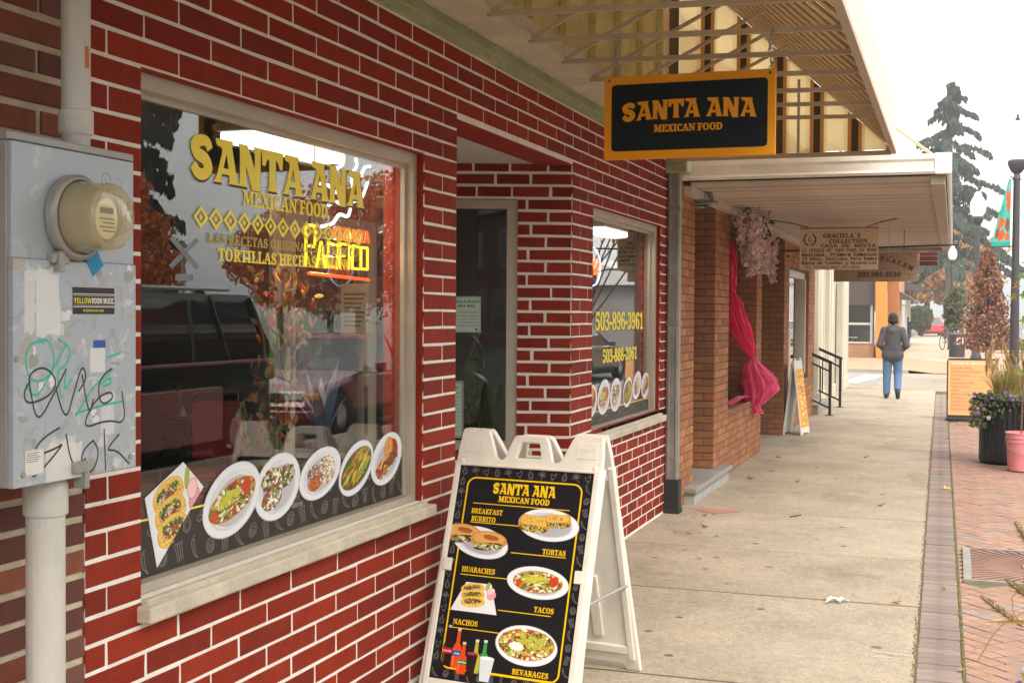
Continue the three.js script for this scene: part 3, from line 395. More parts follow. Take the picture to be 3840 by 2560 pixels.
function chair(label, x, z, turn) {
  const t = thing('dining_chair', label, 'chair', [x, 0, z]); t.rotation.y = turn; const red = M([0.6, 0.05, 0.035], 0.5), fr = mat.black;
  part('seat', RB(-0.21, 0.21, 0.43, 0.5, -0.21, 0.21, 0.03), red, t); part('backrest', RB(-0.18, 0.18, 0.56, 0.98, -0.225, -0.19, 0.015), red, t);
  part('frame', [tube([[-0.2, 0.45, -0.2], [-0.2, 0.9, -0.23], [-0.17, 1.02, -0.24], [0, 1.04, -0.24], [0.17, 1.02, -0.24], [0.2, 0.9, -0.23], [0.2, 0.45, -0.2]], 0.014, 40), rod([-0.2, 0.44, 0.2], [0.2, 0.44, 0.2], 0.012), rod([-0.2, 0.44, -0.2], [-0.2, 0.44, 0.2], 0.012), rod([0.2, 0.44, -0.2], [0.2, 0.44, 0.2], 0.012)], fr, t);
  for (const [a, b] of [[-1, -1], [1, -1], [-1, 1], [1, 1]]) part('leg', rod([a * 0.2, 0.45, b * 0.2], [a * 0.22, 0, b * 0.23], 0.013), fr, t);
}
chair('red vinyl dining chair with black frame nearest the large window glass', CA[0], CA[1], -0.5);
chair('red vinyl dining chair farther inside, left of the window table', CB[0], CB[1], 0.4);
chair('red vinyl dining chair deep inside, facing the window table', CT[0] - 0.5, CT[1] - 0.5, 2.6);
{
  const t = thing('dining_table', 'dark dining table laid with plates inside the large window', 'table', [CT[0], 0, CT[1]]);
  part('tabletop', RB(-0.35, 0.35, 0.72, 0.755, -0.4, 0.4, 0.012), M([0.05, 0.035, 0.028], 0.35), t); part('pedestal', [lathe([[0.25, 0], [0.24, 0.02], [0.04, 0.05], [0.035, 0.72]], 20)], mat.black, t);
  for (const [dx, dz, lb] of [[-0.12, 0.22, 'white plate with a folded napkin at the near end of the dining table'], [0.1, -0.2, 'white plate with a folded napkin at the far end of the dining table']]) { const p = thing('plate', lb, 'plate', [CT[0] + dx, 0.756, CT[1] + dz]); part('dish', lathe([[0.0001, 0.004], [0.07, 0.004], [0.11, 0.018], [0.112, 0.016], [0.07, 0.0], [0.0001, 0]], 28), M([0.7, 0.68, 0.62], 0.3), p); part('napkin', new THREE.ConeGeometry(0.05, 0.09, 5).translate(0, 0.05, 0), M([0.75, 0.72, 0.66], 0.9), p); }
}
const leafBlade = (L, w, bend, n = 6) => { const g = new THREE.PlaneGeometry(w, L, 2, n), p = g.attributes.position; for (let i = 0; i < p.count; i++) { const t = p.getY(i) / L + 0.5, k = Math.sin(Math.PI * Math.min(1, 0.12 + t * 0.9)) ** 0.7; const x = p.getX(i) * k; p.setXYZ(i, x, L * t * (1 - 0.25 * bend * t), Math.abs(x) * 0.35 + bend * L * t * t * 0.7); } g.computeVertexNormals(); return g; };
{
  const t = thing('potted_plant', 'tall striped green sword-leaved plant with red-green shrub leaves inside the large window', 'plant', [-2.62, 0, -4.6]);
  part('pot', lathe([[0.0001, 0.72], [0.09, 0.72], [0.13, 1.0], [0.14, 1.0], [0.14, 1.03], [0.12, 1.03], [0.11, 1.0], [0.0001, 1.0]], 28), M([0.1, 0.13, 0.06], 0.5), t); part('plant_stand', [RB(-0.18, 0.18, 0.68, 0.72, -0.2, 0.2, 0.01), ...[[-1, -1], [1, -1], [-1, 1], [1, 1]].map(([a, b]) => rod([a * 0.15, 0, b * 0.17], [a * 0.15, 0.69, b * 0.17], 0.015))], mat.black, t);
  const gr = [M([0.18, 0.30, 0.06], 0.6), M([0.28, 0.32, 0.08], 0.6), M([0.11, 0.2, 0.06], 0.6)];
  for (let i = 0; i < 9; i++) { const m = part('leaf', leafBlade(R(0.45, 0.72), R(0.04, 0.06), R(-0.05, 0.15)), gr[i % 3], t); at(m, R(-0.05, 0.05), 1.0, R(-0.05, 0.05), R(-0.1, 0.15), R(0, 6.28), R(-0.12, 0.12)); }
  part('stem', [tube([[0, 1, 0.02], [0.02, 1.3, 0.05], [-0.03, 1.75, 0.1]], 0.008), tube([[0, 1, -0.05], [0.03, 1.3, -0.1], [0, 1.62, -0.16]], 0.007), tube([[0.03, 1, 0], [0.05, 1.4, 0.0], [0.06, 1.8, -0.06]], 0.006)], M([0.08, 0.05, 0.03], 0.8), t);
  const cols = [M([0.34, 0.06, 0.03], 0.8), M([0.16, 0.18, 0.05], 0.8), M([0.26, 0.12, 0.03], 0.8)];
  for (let i = 0; i < 290; i++) { const y = R(1.08, 1.85), m = part('leaf', i < 6 ? leafBlade(R(0.05, 0.085), 0.022, 0.3, 3) : t.children[t.children.length - 1 - (i % 6)].geometry, cols[i % 3], t); at(m, R(-0.07, 0.11), y, 0.1 * Math.sin(y * 7) + R(-0.13, 0.13), R(-1, 1), R(0, 6.28), R(-1, 1)); }
}
{
  const t = thing('agave_plant', 'blue-grey strap-leaved plant low inside the large window right of the tall plant', 'plant', [-2.6, 0, -5.0]);
  part('pot', lathe([[0.0001, 0.8], [0.09, 0.8], [0.12, 1.0], [0.13, 1.02], [0.11, 1.02], [0.0001, 0.99]], 24), M([0.14, 0.15, 0.13], 0.6), t); part('plant_stand', B(-0.14, 0.14, 0, 0.8, -0.14, 0.14), mat.black, t);
  for (let i = 0; i < 13; i++) at(part('leaf', leafBlade(R(0.3, 0.48), 0.05, R(0.25, 0.7)), M([0.10, 0.15, 0.24], 0.6), t), 0, 1.0, 0, 0, i * 2.4, 0);
}
{
  const t = thing('potted_plant', 'broad-leaved green plant behind the dark entry side window', 'plant', [-2.95, 0, -7.9]);
  part('pot', lathe([[0.0001, 0.3], [0.12, 0.3], [0.16, 0.62], [0.17, 0.64], [0.0001, 0.6]], 24), M([0.2, 0.1, 0.06], 0.6), t); part('plant_stand', B(-0.16, 0.16, 0, 0.3, -0.16, 0.16), mat.black, t);
  for (let i = 0; i < 26; i++) at(part('leaf', leafBlade(R(0.16, 0.3), R(0.07, 0.11), R(0.2, 0.8)), mat[i % 2 ? 'plantA' : 'plantB'] ??= M(i % 2 ? [0.08, 0.2, 0.06] : [0.05, 0.13, 0.05], 0.45), t), R(-0.12, 0.12), R(0.65, 1.35), R(-0.1, 0.1), R(-0.5, 0.6), R(0, 6.28), R(-0.5, 0.5));
  part('stem', [tube([[0, 0.6, 0], [0.03, 0.9, 0.02], [-0.02, 1.4, 0]], 0.008), tube([[0.03, 0.6, 0], [-0.05, 0.9, 0.05], [-0.1, 1.25, 0.06]], 0.007)], M([0.06, 0.1, 0.03], 0.8), t);
}

// ---------------------------------------------------------------- old brick neighbour at the left
{
  const t = thing('old_brick_wall', 'weathered unpainted orange brick wall with beige joints at the left edge', 'wall', [WX, 0, -2]);
  part('mortar', B(-0.2, -0.006, 0, 4.2, -0.93, 1.6), mat.beigeMortar, t);
  const list = courses(-2.93, -0.8, 0, 4.15, 0.356, 0.019, [], PITCH, Y0 - 0.03, 0.008, 0.1);
  lay(t, list, { L: 0.356, joint: 0.019, mats: mat.oldBrick, most: 300, dist: (b) => Math.hypot(b[1] - 1.65, b[0] + 2.4), place: ([z, y]) => [-0.003, y, z + 2, 0] });
}
// ---------------------------------------------------------------- electric meter box
{
  const t = thing('electric_meter_box', 'grey metal electric meter cabinet covered in graffiti and sticker residue', 'meter box', [-2.25, 1.235, -2.638]);
  const W = 0.233, H = 0.825, D = 0.2, cab = M([0.36, 0.37, 0.37], 0.5, { metalness: 0.2, map: rep(mottleSoft, 2) });
  part('cabinet', [RB(0, D - 0.012, 0, H - 0.02, -W, W, 0.004), RB(0, D - 0.004, H - 0.02, H, -W - 0.006, W + 0.006, 0.004)], cab, t);
  const skin = (w, h, draw) => new THREE.MeshStandardMaterial({ map: canvas(w, h, draw), roughness: 0.45, metalness: 0.15 });
  const grime = (c, w, h, q, n) => { c.fillStyle = '#a9b4be'; c.fillRect(0, 0, w, h); for (let i = 0; i < n; i++) { const x = q() * w, y = q() * h, s = 6 + q() * 40; c.fillStyle = ['rgba(196,200,204,0.30)', 'rgba(140,142,140,0.28)', 'rgba(168,158,138,0.32)', 'rgba(222,224,226,0.32)', 'rgba(120,112,100,0.16)'][Math.floor(q() * 5)]; c.save(); c.translate(x, y); c.rotate(q() * 6); c.beginPath(); c.moveTo(-s, -s * 0.3); for (let k = 0; k < 7; k++) c.lineTo(-s + 2 * s * k / 6, -s * (0.2 + q() * 0.3)); for (let k = 6; k >= 0; k--) c.lineTo(-s + 2 * s * k / 6, s * (0.1 + q() * 0.3)); c.fill(); c.restore(); } for (let i = 0; i < n * 6; i++) { c.fillStyle = q() < 0.5 ? 'rgba(90,88,84,0.14)' : 'rgba(235,236,238,0.2)'; c.fillRect(q() * w, q() * h, 1 + q() * 3, 1 + q() * 2); } };
  const lower = skin(760, 870, (c, w, h) => {
    const q = lcg(3); grime(c, w, h, q, 230); for (let i = 0; i < 46; i++) { const x = q() * w, y = q() * h, a = 14 + q() * 60, b = 10 + q() * 50; c.fillStyle = ['rgba(232,234,236,0.75)', 'rgba(150,148,140,0.7)', 'rgba(176,166,146,0.6)', 'rgba(205,208,210,0.8)'][Math.floor(q() * 4)]; c.beginPath(); for (let k = 0; k < 14; k++) { const t = k / 14 * 6.283, r = 0.55 + q() * 0.6; c.lineTo(x + Math.cos(t) * a * r * 0.6, y + Math.sin(t) * b * r * 0.6); } c.fill(); c.strokeStyle = 'rgba(110,106,98,0.35)'; c.lineWidth = 2; c.stroke(); }
    for (const [x, y, a, b, col] of [[60, 40, 60, 240, '#d9dbdc'], [125, 40, 140, 260, '#e3e4e4'], [520, 540, 90, 170, '#d4d7d9'], [210, 700, 150, 110, '#cfd2d2'], [180, 720, 220, 300, '#dcdcd8']]) { c.save(); c.beginPath(); c.moveTo(x, y + q() * 20); for (let k = 1; k <= 8; k++) c.lineTo(x + a * k / 8, y + (q() - 0.5) * 26); for (let k = 1; k <= 8; k++) c.lineTo(x + a + (q() - 0.5) * 18, y + b * k / 8); for (let k = 7; k >= 0; k--) c.lineTo(x + a * k / 8, y + b + (q() - 0.5) * 26); c.closePath(); c.globalAlpha = 0.75; c.fillStyle = col; c.fill(); c.restore(); }
    const ink = (col, lw, ps) => { c.strokeStyle = col; c.lineWidth = lw; c.lineCap = c.lineJoin = 'round'; for (const p of ps) { c.beginPath(); c.moveTo(...p[0]); for (let i = 1; i < p.length - 1; i++) c.quadraticCurveTo(...p[i], (p[i][0] + p[i + 1][0]) / 2, (p[i][1] + p[i + 1][1]) / 2); c.lineTo(...p[p.length - 1]); c.stroke(); } };
    ink('#35b39c', 9, [[[170, 320], [90, 310], [60, 390], [90, 470], [180, 470], [240, 400], [200, 310], [140, 310]], [[70, 480], [110, 560], [230, 420], [300, 330]], [[250, 310], [340, 340], [300, 420], [240, 430], [270, 540]], [[300, 430], [280, 530], [330, 470]], [[560, 390], [640, 380], [650, 370]], [[360, 620], [470, 500], [560, 470], [600, 440]], [[360, 610], [500, 590], [670, 580]], [[520, 500], [580, 470], [590, 500], [530, 510]]]);
    ink('#25272c', 8, [[[90, 470], [50, 500], [70, 560], [210, 530], [250, 470], [170, 410], [80, 440], [90, 500], [130, 640], [230, 520], [300, 430]], [[240, 500], [290, 660], [350, 520], [400, 410], [430, 470], [380, 520]], [[400, 460], [440, 640], [470, 560]], [[590, 440], [500, 470], [510, 590], [600, 570], [590, 530], [480, 560], [390, 680], [560, 650], [690, 680], [660, 540]]]);
    ink('#25272c', 8, [[[260, 660], [150, 690], [100, 760], [240, 740], [290, 720], [180, 800], [90, 850], [100, 740]], [[300, 690], [330, 840], [420, 800]], [[470, 730], [390, 760], [400, 850], [470, 860], [510, 780], [470, 730]], [[540, 690], [550, 860]], [[640, 720], [540, 780], [620, 780], [710, 850]]]);
    c.fillStyle = '#2456a8'; c.fillRect(470, 318, 80, 34); c.fillStyle = '#d7dadd'; c.fillRect(450, 350, 96, 100);
  });
  const upper = skin(640, 400, (c, w, h) => { grime(c, w, h, lcg(9), 20); c.strokeStyle = 'rgba(80,84,88,0.7)'; c.lineWidth = 3; c.beginPath(); c.ellipse(480, 90, 26, 30, 0, 0, 7); c.moveTo(470, 80); c.lineTo(500, 110); c.stroke(); });
  const face = (name, w, h, d, y, x, m) => { const g = new RoundedBoxGeometry(w, h, d, 2, 0.003), p = g.attributes.position, uv = g.attributes.uv; for (let i = 0; i < p.count; i++) uv.setXY(i, p.getX(i) / w + 0.5, p.getY(i) / h + 0.5); g.rotateY(Math.PI / 2); const o = part(name, g, m, t); o.position.set(x, y, 0); return o; };
  const up = face('upper_cover', 2 * W - 0.004, 0.27, 0.014, 0.668, D - 0.006, upper), lo = face('lower_cover', 2 * W, 0.533, 0.018, 0.2665, D - 0.002, lower);
  const cyl = (r0, r1, len, n = 40) => new THREE.CylinderGeometry(r1, r0, len, n).rotateZ(-Math.PI / 2);
  // meter socket and glass
  const my = 0.64, mz = 0.02;
  const ring = part('meter_ring', lathe([[0.098, 0], [0.104, 0.006], [0.104, 0.026], [0.096, 0.032], [0.09, 0.034], [0.088, 0.0]], 48).rotateZ(-Math.PI / 2), mat.galvanised, t); ring.position.set(D, my, mz);
  const cov = P([0.86, 0.80, 0.60], 0.12, { transmission: 0.72, thickness: 0, ior: 1.5 });
  part('meter_drum', lathe([[0.0001, 0.078], [0.066, 0.078], [0.07, 0.072], [0.07, 0.045], [0.076, 0.043], [0.076, 0.0]], 40).rotateZ(-Math.PI / 2), M([0.40, 0.345, 0.22], 0.5, { map: rep(mottle, 3) }), t).position.set(D + 0.02, my, mz);
  part('dial_plate', new THREE.CylinderGeometry(0.05, 0.05, 0.004, 32).scale(1, 1, 0.85).rotateZ(-Math.PI / 2), M([0.72, 0.68, 0.5], 0.5), t).position.set(D + 0.101, my - 0.004, mz);
  part('dial_text', [B(0, 0.001, 0.008, 0.022, -0.026, 0.026), ...[0, 1, 2, 3].map((i) => B(0, 0.001, -0.006 - i * 0.010, -0.003 - i * 0.010, -0.03, 0.028 - (i % 2) * 0.012))], M([0.22, 0.2, 0.14], 0.6), t).position.set(D + 0.1035, my, mz);
  const c1 = part('meter_cover', lathe([[0.088, 0], [0.088, 0.02], [0.083, 0.024], [0.081, 0.092], [0.079, 0.104], [0.074, 0.110]], 48).rotateZ(-Math.PI / 2), cov, t); c1.position.set(D + 0.02, my, mz);
  const fm = P([0.95, 0.92, 0.78], 0.03, { transmission: 0.9, thickness: 0, ior: 1.5 });
  const fd = new THREE.SphereGeometry(0.2, 32, 10, 0, 6.2832, 0, 0.38); { const p = fd.attributes.position, uv = fd.attributes.uv; for (let i = 0; i < p.count; i++) uv.setXY(i, 0.5 - p.getZ(i) / 0.15, 0.5 - p.getX(i) / 0.15); } fd.translate(0, -0.2 * Math.cos(0.38), 0); fd.rotateZ(-Math.PI / 2);
  const fa = part('meter_face', fd, fm, c1); fa.position.x = 0.110;
  part('latch', [RB(D, D + 0.028, my - 0.135, my - 0.085, mz + 0.055, mz + 0.075, 0.003), RB(D, D + 0.02, my - 0.115, my - 0.09, mz + 0.03, mz + 0.09, 0.004)], mat.galvanised, t);
  part('hasp', [RB(D, D + 0.02, 0.012, 0.04, -0.02, 0.03, 0.003), RB(D - 0.02, D + 0.016, -0.03, 0.014, -0.03, -0.012, 0.002)], mat.galvanised, t);
  for (const [y, z] of [[0.03, 0.205], [0.03, -0.205], [0.3, 0.225]]) part('screw', cyl(0.008, 0.006, 0.008, 12).translate(D + 0.009, y, z), mat.galvanised, t);
  const stick = (y, z, w, h, m, l, ry = 0) => { const g = new THREE.BoxGeometry(w, h, 0.001).rotateZ(ry).rotateY(Math.PI / 2); const o = part('sticker', g, m, t, l); o.position.set(D + 0.0082, y, z); };
  stick(0.437, -0.057, 0.163, 0.066, skin(512, 208, (c, w, h) => { c.fillStyle = '#1d1c1e'; c.fillRect(0, 0, w, h); c.fillStyle = '#f0eee6'; c.fillRect(0, 48, w, 5); c.fillRect(0, 62, w, 3); c.fillRect(0, 140, w, 3); c.fillRect(0, 150, w, 5); c.font = 'bold 62px sans-serif'; c.fillStyle = '#e6d82c'; c.fillText('YELLOW', 8, 126, 215); c.fillStyle = '#f4f3ee'; c.fillText('ROOM MUSIC', 226, 126, 280); c.font = 'bold 30px sans-serif'; c.fillStyle = '#d8cf3a'; c.fillText('@yellowroom_music', 150, 190, 230); c.beginPath(); c.arc(132, 180, 9, 0, 7); c.fill(); }), 'black and yellow music shop sticker');
  stick(0.533, -0.06, 0.05, 0.05, M([0.02, 0.25, 0.5], 0.7), 'torn blue tape', 0.6);
  stick(0.055, 0.165, 0.066, 0.06, skin(128, 120, (c, w, h) => { c.fillStyle = '#dcdcd8'; c.fillRect(0, 0, w, h); c.fillStyle = '#55534f'; for (let y = 14; y < 60; y += 10) c.fillRect(10, y, 100 - y % 30, 3); c.strokeStyle = '#77756f'; c.strokeRect(4, 4, w - 8, h - 8); c.beginPath(); c.arc(30, 92, 12, 0, 7); c.stroke(); }), 'small white rating label');
}
{
  const t = thing('electrical_conduit', 'slim grey conduit rising from the top of the meter box', 'conduit', [-2.11, 2.06, -2.713]);
  part('pipe', new THREE.CylinderGeometry(0.036, 0.036, 2.2, 32).translate(0, 1.16, 0), mat.pvc, t);
  part('coupling', lathe([[0.03, 0], [0.035, 0], [0.035, 0.03], [0.043, 0.033], [0.043, 0.09], [0.0365, 0.094]], 32), mat.pvc, t);
  part('sticker', new THREE.CylinderGeometry(0.0366, 0.0366, 0.055, 8, 1, true, 1.3, 0.4).translate(0, 0.225, 0), M([0.55, 0.13, 0.03], 0.6), t, 'torn orange sticker');
}
{
  const t = thing('electrical_conduit', 'fat dented grey conduit running down from the meter box to the ground', 'conduit', [-2.12, 0, -2.608]);
  const g = new THREE.CylinderGeometry(0.047, 0.047, 1.16, 40, 60).translate(0, 0.58, 0), p = g.attributes.position; // dents
  for (let i = 0; i < p.count; i++) { const v = V(p.getX(i), 0, p.getZ(i)), a = Math.atan2(v.x, v.z), y = p.getY(i); let d = 0; for (const [ya, aa, s, k] of [[1.03, 1.2, 0.03, 0.006], [0.97, 1.6, 0.018, 0.004], [0.62, 1.9, 0.05, 0.005], [0.8, 1.1, 0.03, 0.003]]) d += k * Math.exp(-(((y - ya) / s) ** 2) - (((a - aa) / 0.3) ** 2)); v.multiplyScalar(1 - 0.8 * d / 0.047); p.setX(i, v.x); p.setZ(i, v.z); } g.computeVertexNormals();
  part('pipe', g, mat.pvc, t); part('coupling', [lathe([[0.0475, 1.14], [0.054, 1.145], [0.054, 1.215], [0.05, 1.225], [0.05, 1.235]], 40)], mat.pvc, t);
  part('strap', [new THREE.CylinderGeometry(0.0485, 0.0485, 0.03, 40, 1, true).translate(0, 0.3, 0)], mat.galvanised, t);
}
// ---------------------------------------------------------------- metal awning over the restaurant front
{
  const t = thing('metal_awning', 'striped ribbed metal awning with truss frame over the restaurant front', 'awning', [-2.0, 2.9, -6.5]);
  const loc = (g) => { g.translate(2.0, -2.9, 6.5); return g; };
  const xe = -0.475, ye = 2.93, xw = -2.24, yw = 4.56, zE = -10.36;
  const cream = P([0.92, 0.84, 0.62], 0.7, { transmission: 0.62, thickness: 0 }), tan = M([0.66, 0.34, 0.07], 0.6), brown = M([0.10, 0.06, 0.03], 0.7), olive = M([0.50, 0.38, 0.16], 0.6, { map: rep(mottle, 1) }), ridge = M([0.36, 0.24, 0.13], 0.6);
  // roof: pans running down the slope, their ribs hanging below
  const slope = Math.atan2(yw - ye, xw - xe), L = Math.hypot(yw - ye, xw - xe);
  const run = (pts, z, m, n) => { const g = new THREE.ExtrudeGeometry(shapeOf(pts), { depth: L, bevelEnabled: false }); // profile: across the slope, below the roof line
    const p = g.attributes.position, cs = Math.cos(slope), sn = Math.sin(slope); for (let i = 0; i < p.count; i++) { const a2 = p.getX(i), b2 = p.getY(i), k = p.getZ(i); p.setXYZ(i, xe + k * cs - b2 * sn, ye + 0.02 + k * sn + b2 * cs, z - a2); } { const q = p.array; for (let i = 0; i < q.length; i += 9) for (let k = 0; k < 3; k++) [q[i + 3 + k], q[i + 6 + k]] = [q[i + 6 + k], q[i + 3 + k]]; } g.computeVertexNormals(); part(n, loc(g), m, t); };
  const roofCream = P([1.0, 0.88, 0.58], 0.6, { transmission: 0.05, thickness: 0 });
  for (let z = zE + 0.1; z < 2.0; z += 0.292) { run([[-0.092, -0.004], [-0.07, -0.04], [0.07, -0.04], [0.092, -0.004], [0.088, 0.0], [-0.088, 0.0]], z, roofCream, 'roof_panel'); run([[0.092, -0.004], [0.12, -0.004], [0.12, 0.001], [0.092, 0.001]], z, tan, 'roof_strip'); run([[0.12, 0.008], [0.172, 0.008], [0.172, 0.014], [0.12, 0.014]], z, olive, 'roof_strip'); run([[0.172, -0.004], [0.2, -0.004], [0.2, 0.001], [0.172, 0.001]], z, brown, 'roof_strip'); }
  // end panel
  const topAt = (x) => ye + 0.01 + (yw - ye) * (x - xe) / (xw - xe);
  const strip = (x0, x1, z0, z1, m, n) => { const g = new THREE.ExtrudeGeometry(shapeOf([[x0, 2.93], [x1, 2.93], [x1, topAt(x1)], [x0, topAt(x0)]]), { depth: z1 - z0, bevelEnabled: false }); g.translate(0, 0, z0); part(n, loc(g), m, t); };
  for (let x = -2.16; x < xe - 0.05; x += 0.292) {
    const a = Math.min(x + 0.185, xe - 0.01), b = Math.min(x + 0.292, xe - 0.008);
    const g = new THREE.ExtrudeGeometry(shapeOf([[x, zE - 0.03], [x + 0.025, zE + 0.02], [a - 0.025, zE + 0.02], [a, zE - 0.03], [a, zE - 0.034], [a - 0.028, zE + 0.016], [x + 0.028, zE + 0.016], [x, zE - 0.034]]), { depth: 1, bevelEnabled: false }); // rib profile swept up to the roof line
    const p = g.attributes.position; for (let i = 0; i < p.count; i++) { const px = p.getX(i), pz = p.getY(i), k = p.getZ(i); p.setXYZ(i, px, 2.93 + k * (topAt(px) - 2.93), pz); } { const q = p.array; for (let i = 0; i < q.length; i += 9) for (let k = 0; k < 3; k++) [q[i + 3 + k], q[i + 6 + k]] = [q[i + 6 + k], q[i + 3 + k]]; } g.computeVertexNormals();
    part('end_panel', loc(g), cream, t);
    if (b - a > 0.03) { strip(a, a + 0.027, zE - 0.04, zE - 0.012, tan, 'end_strip'); strip(a + 0.027, b - 0.027, zE - 0.06, zE - 0.04, brown, 'end_strip'); if (b - a > 0.09) strip(b - 0.027, b, zE - 0.04, zE - 0.012, tan, 'end_strip'); }
  }
  strip(-2.24, -2.16, zE - 0.05, zE - 0.03, brown, 'end_strip');
  // white ribbed front edge
  const wh = M([0.60, 0.58, 0.52], 0.6, { map: rep(mottleSoft, 1) });
  for (let z = zE; z < 2.0; z += 0.16) part('fascia_panel', loc(new THREE.ExtrudeGeometry(shapeOf([[0, z], [0.02, z + 0.02], [0.02, z + 0.07], [0, z + 0.09], [0, z + 0.157], [-0.006, z + 0.157], [-0.006, z]].map(([a, b]) => [a, -b])), { depth: 0.30, bevelEnabled: false }).rotateX(-Math.PI / 2).translate(xe + 0.012, 2.925, 0)), wh, t);
  part('edge_tube', [loc(beam([xe + 0.018, 2.912, 2.0], [xe + 0.018, 2.912, zE - 0.02], 0.04, 0.03)), loc(beam([-2.2, 2.905, zE + 0.03], [xe, 2.905, zE + 0.03], 0.03, 0.035))], mat.barPaint, t);
  // trusses: bottom chord, rafter, braces
  const fr = mat.barPaint, xm = (xw + xe) / 2;
  for (const z of [-3.6, -4.2, -4.85, -5.43, -6.02, -6.58, -7.13, -7.68, -8.2, -8.75]) { // one truss each
    const yb = (x) => 2.995 - 0.02 * (x + 2) ;
    part('truss_chord', loc(beam([-2.0, 2.99, z], [xe, 2.955, z], 0.02, 0.025)), fr, t);
    part('truss_brace', loc(beam([-1.99, 3.0, z], [-1.08, 3.45, z], 0.018, 0.02)), fr, t);
  }
  part('end_post', loc(beam([-1.18, 2.92, zE + 0.05], [-1.18, 3.5, zE + 0.05], 0.02, 0.02)), mat.barPaint, t);
}
// ---------------------------------------------------------------- hanging restaurant sign
{
  const x0 = -1.605, x1 = -0.79, y0 = 2.385, y1 = 2.782, w = x1 - x0, h = y1 - y0;
  const t = thing('hanging_sign', 'black and gold hanging restaurant sign board under the awning', 'sign', [(x0 + x1) / 2, y0, -6.0]);
  const gold = P([0.72, 0.30, 0.007], 0.6, { specularIntensity: 0.3 }), blk = P([0.006, 0.010, 0.013], 0.6, { specularIntensity: 0.25, bumpMap: rep(bumpGrain, 3), bumpScale: 0.0004 });
  part('board', RB(-w / 2, w / 2, 0, h, -0.012, 0.012, 0.004), gold, t);
  const rr = (a, b, r) => { const s = new THREE.Shape(); s.moveTo(-a + r, -b); s.lineTo(a - r, -b); s.quadraticCurveTo(a, -b, a, -b + r); s.lineTo(a, b - r); s.quadraticCurveTo(a, b, a - r, b); s.lineTo(-a + r, b); s.quadraticCurveTo(-a, b, -a, b - r); s.lineTo(-a, -b + r); s.quadraticCurveTo(-a, -b, -a + r, -b); return s; };
  part('face_panel', new THREE.ExtrudeGeometry(rr(w / 2 - 0.036, h / 2 - 0.04, 0.022), { depth: 0.0012, bevelEnabled: false }).translate(0, h / 2, 0.0122), blk, t);
  part('face_panel', new THREE.ExtrudeGeometry(rr(w / 2 - 0.036, h / 2 - 0.04, 0.022), { depth: 0.0012, bevelEnabled: false }).translate(0, h / 2, -0.0134), blk, t);
  const big = (g, y, z = 0.0136) => g.translate(0, y, z);
  const wave = (x, y) => [x, y + 0.012 * (1 - (x / 0.32) ** 2) - 0.0];
  part('lettering', big(bigGeo('SANTA ANA', 0.645, 0.088, 0.0012, wave), 0.178), gold, t); part('lettering', big(textGeo('MEXICAN FOOD', 0.325, 0.035, 0.0012, fSerif, null, 0.03), 0.125), gold, t);
  for (const [x, top] of [[-w / 2 + 0.06, [-1.53, 2.98]], [w / 2 - 0.025, [-0.85, 2.965]]]) {
    const H = top[1] - y1 + 0.005; for (let i = 0; i < 9; i++) part('chain_link', new THREE.TorusGeometry(0.012, 0.003, 5, 10).scale(0.7, 1.35, 1).rotateY(i % 2 * 1.57).translate(x + 0.006 * Math.sin(i), h - 0.012 + H * (i + 0.5) / 9, 0), mat.galvanised, t);
  }
  for (const sx2 of [-1, 1]) part('bolt', new THREE.CylinderGeometry(0.006, 0.006, 0.008, 10).rotateX(1.57).translate(sx2 * (w / 2 - 0.025), h - 0.02, 0.014), mat.darkMetal, t);
}
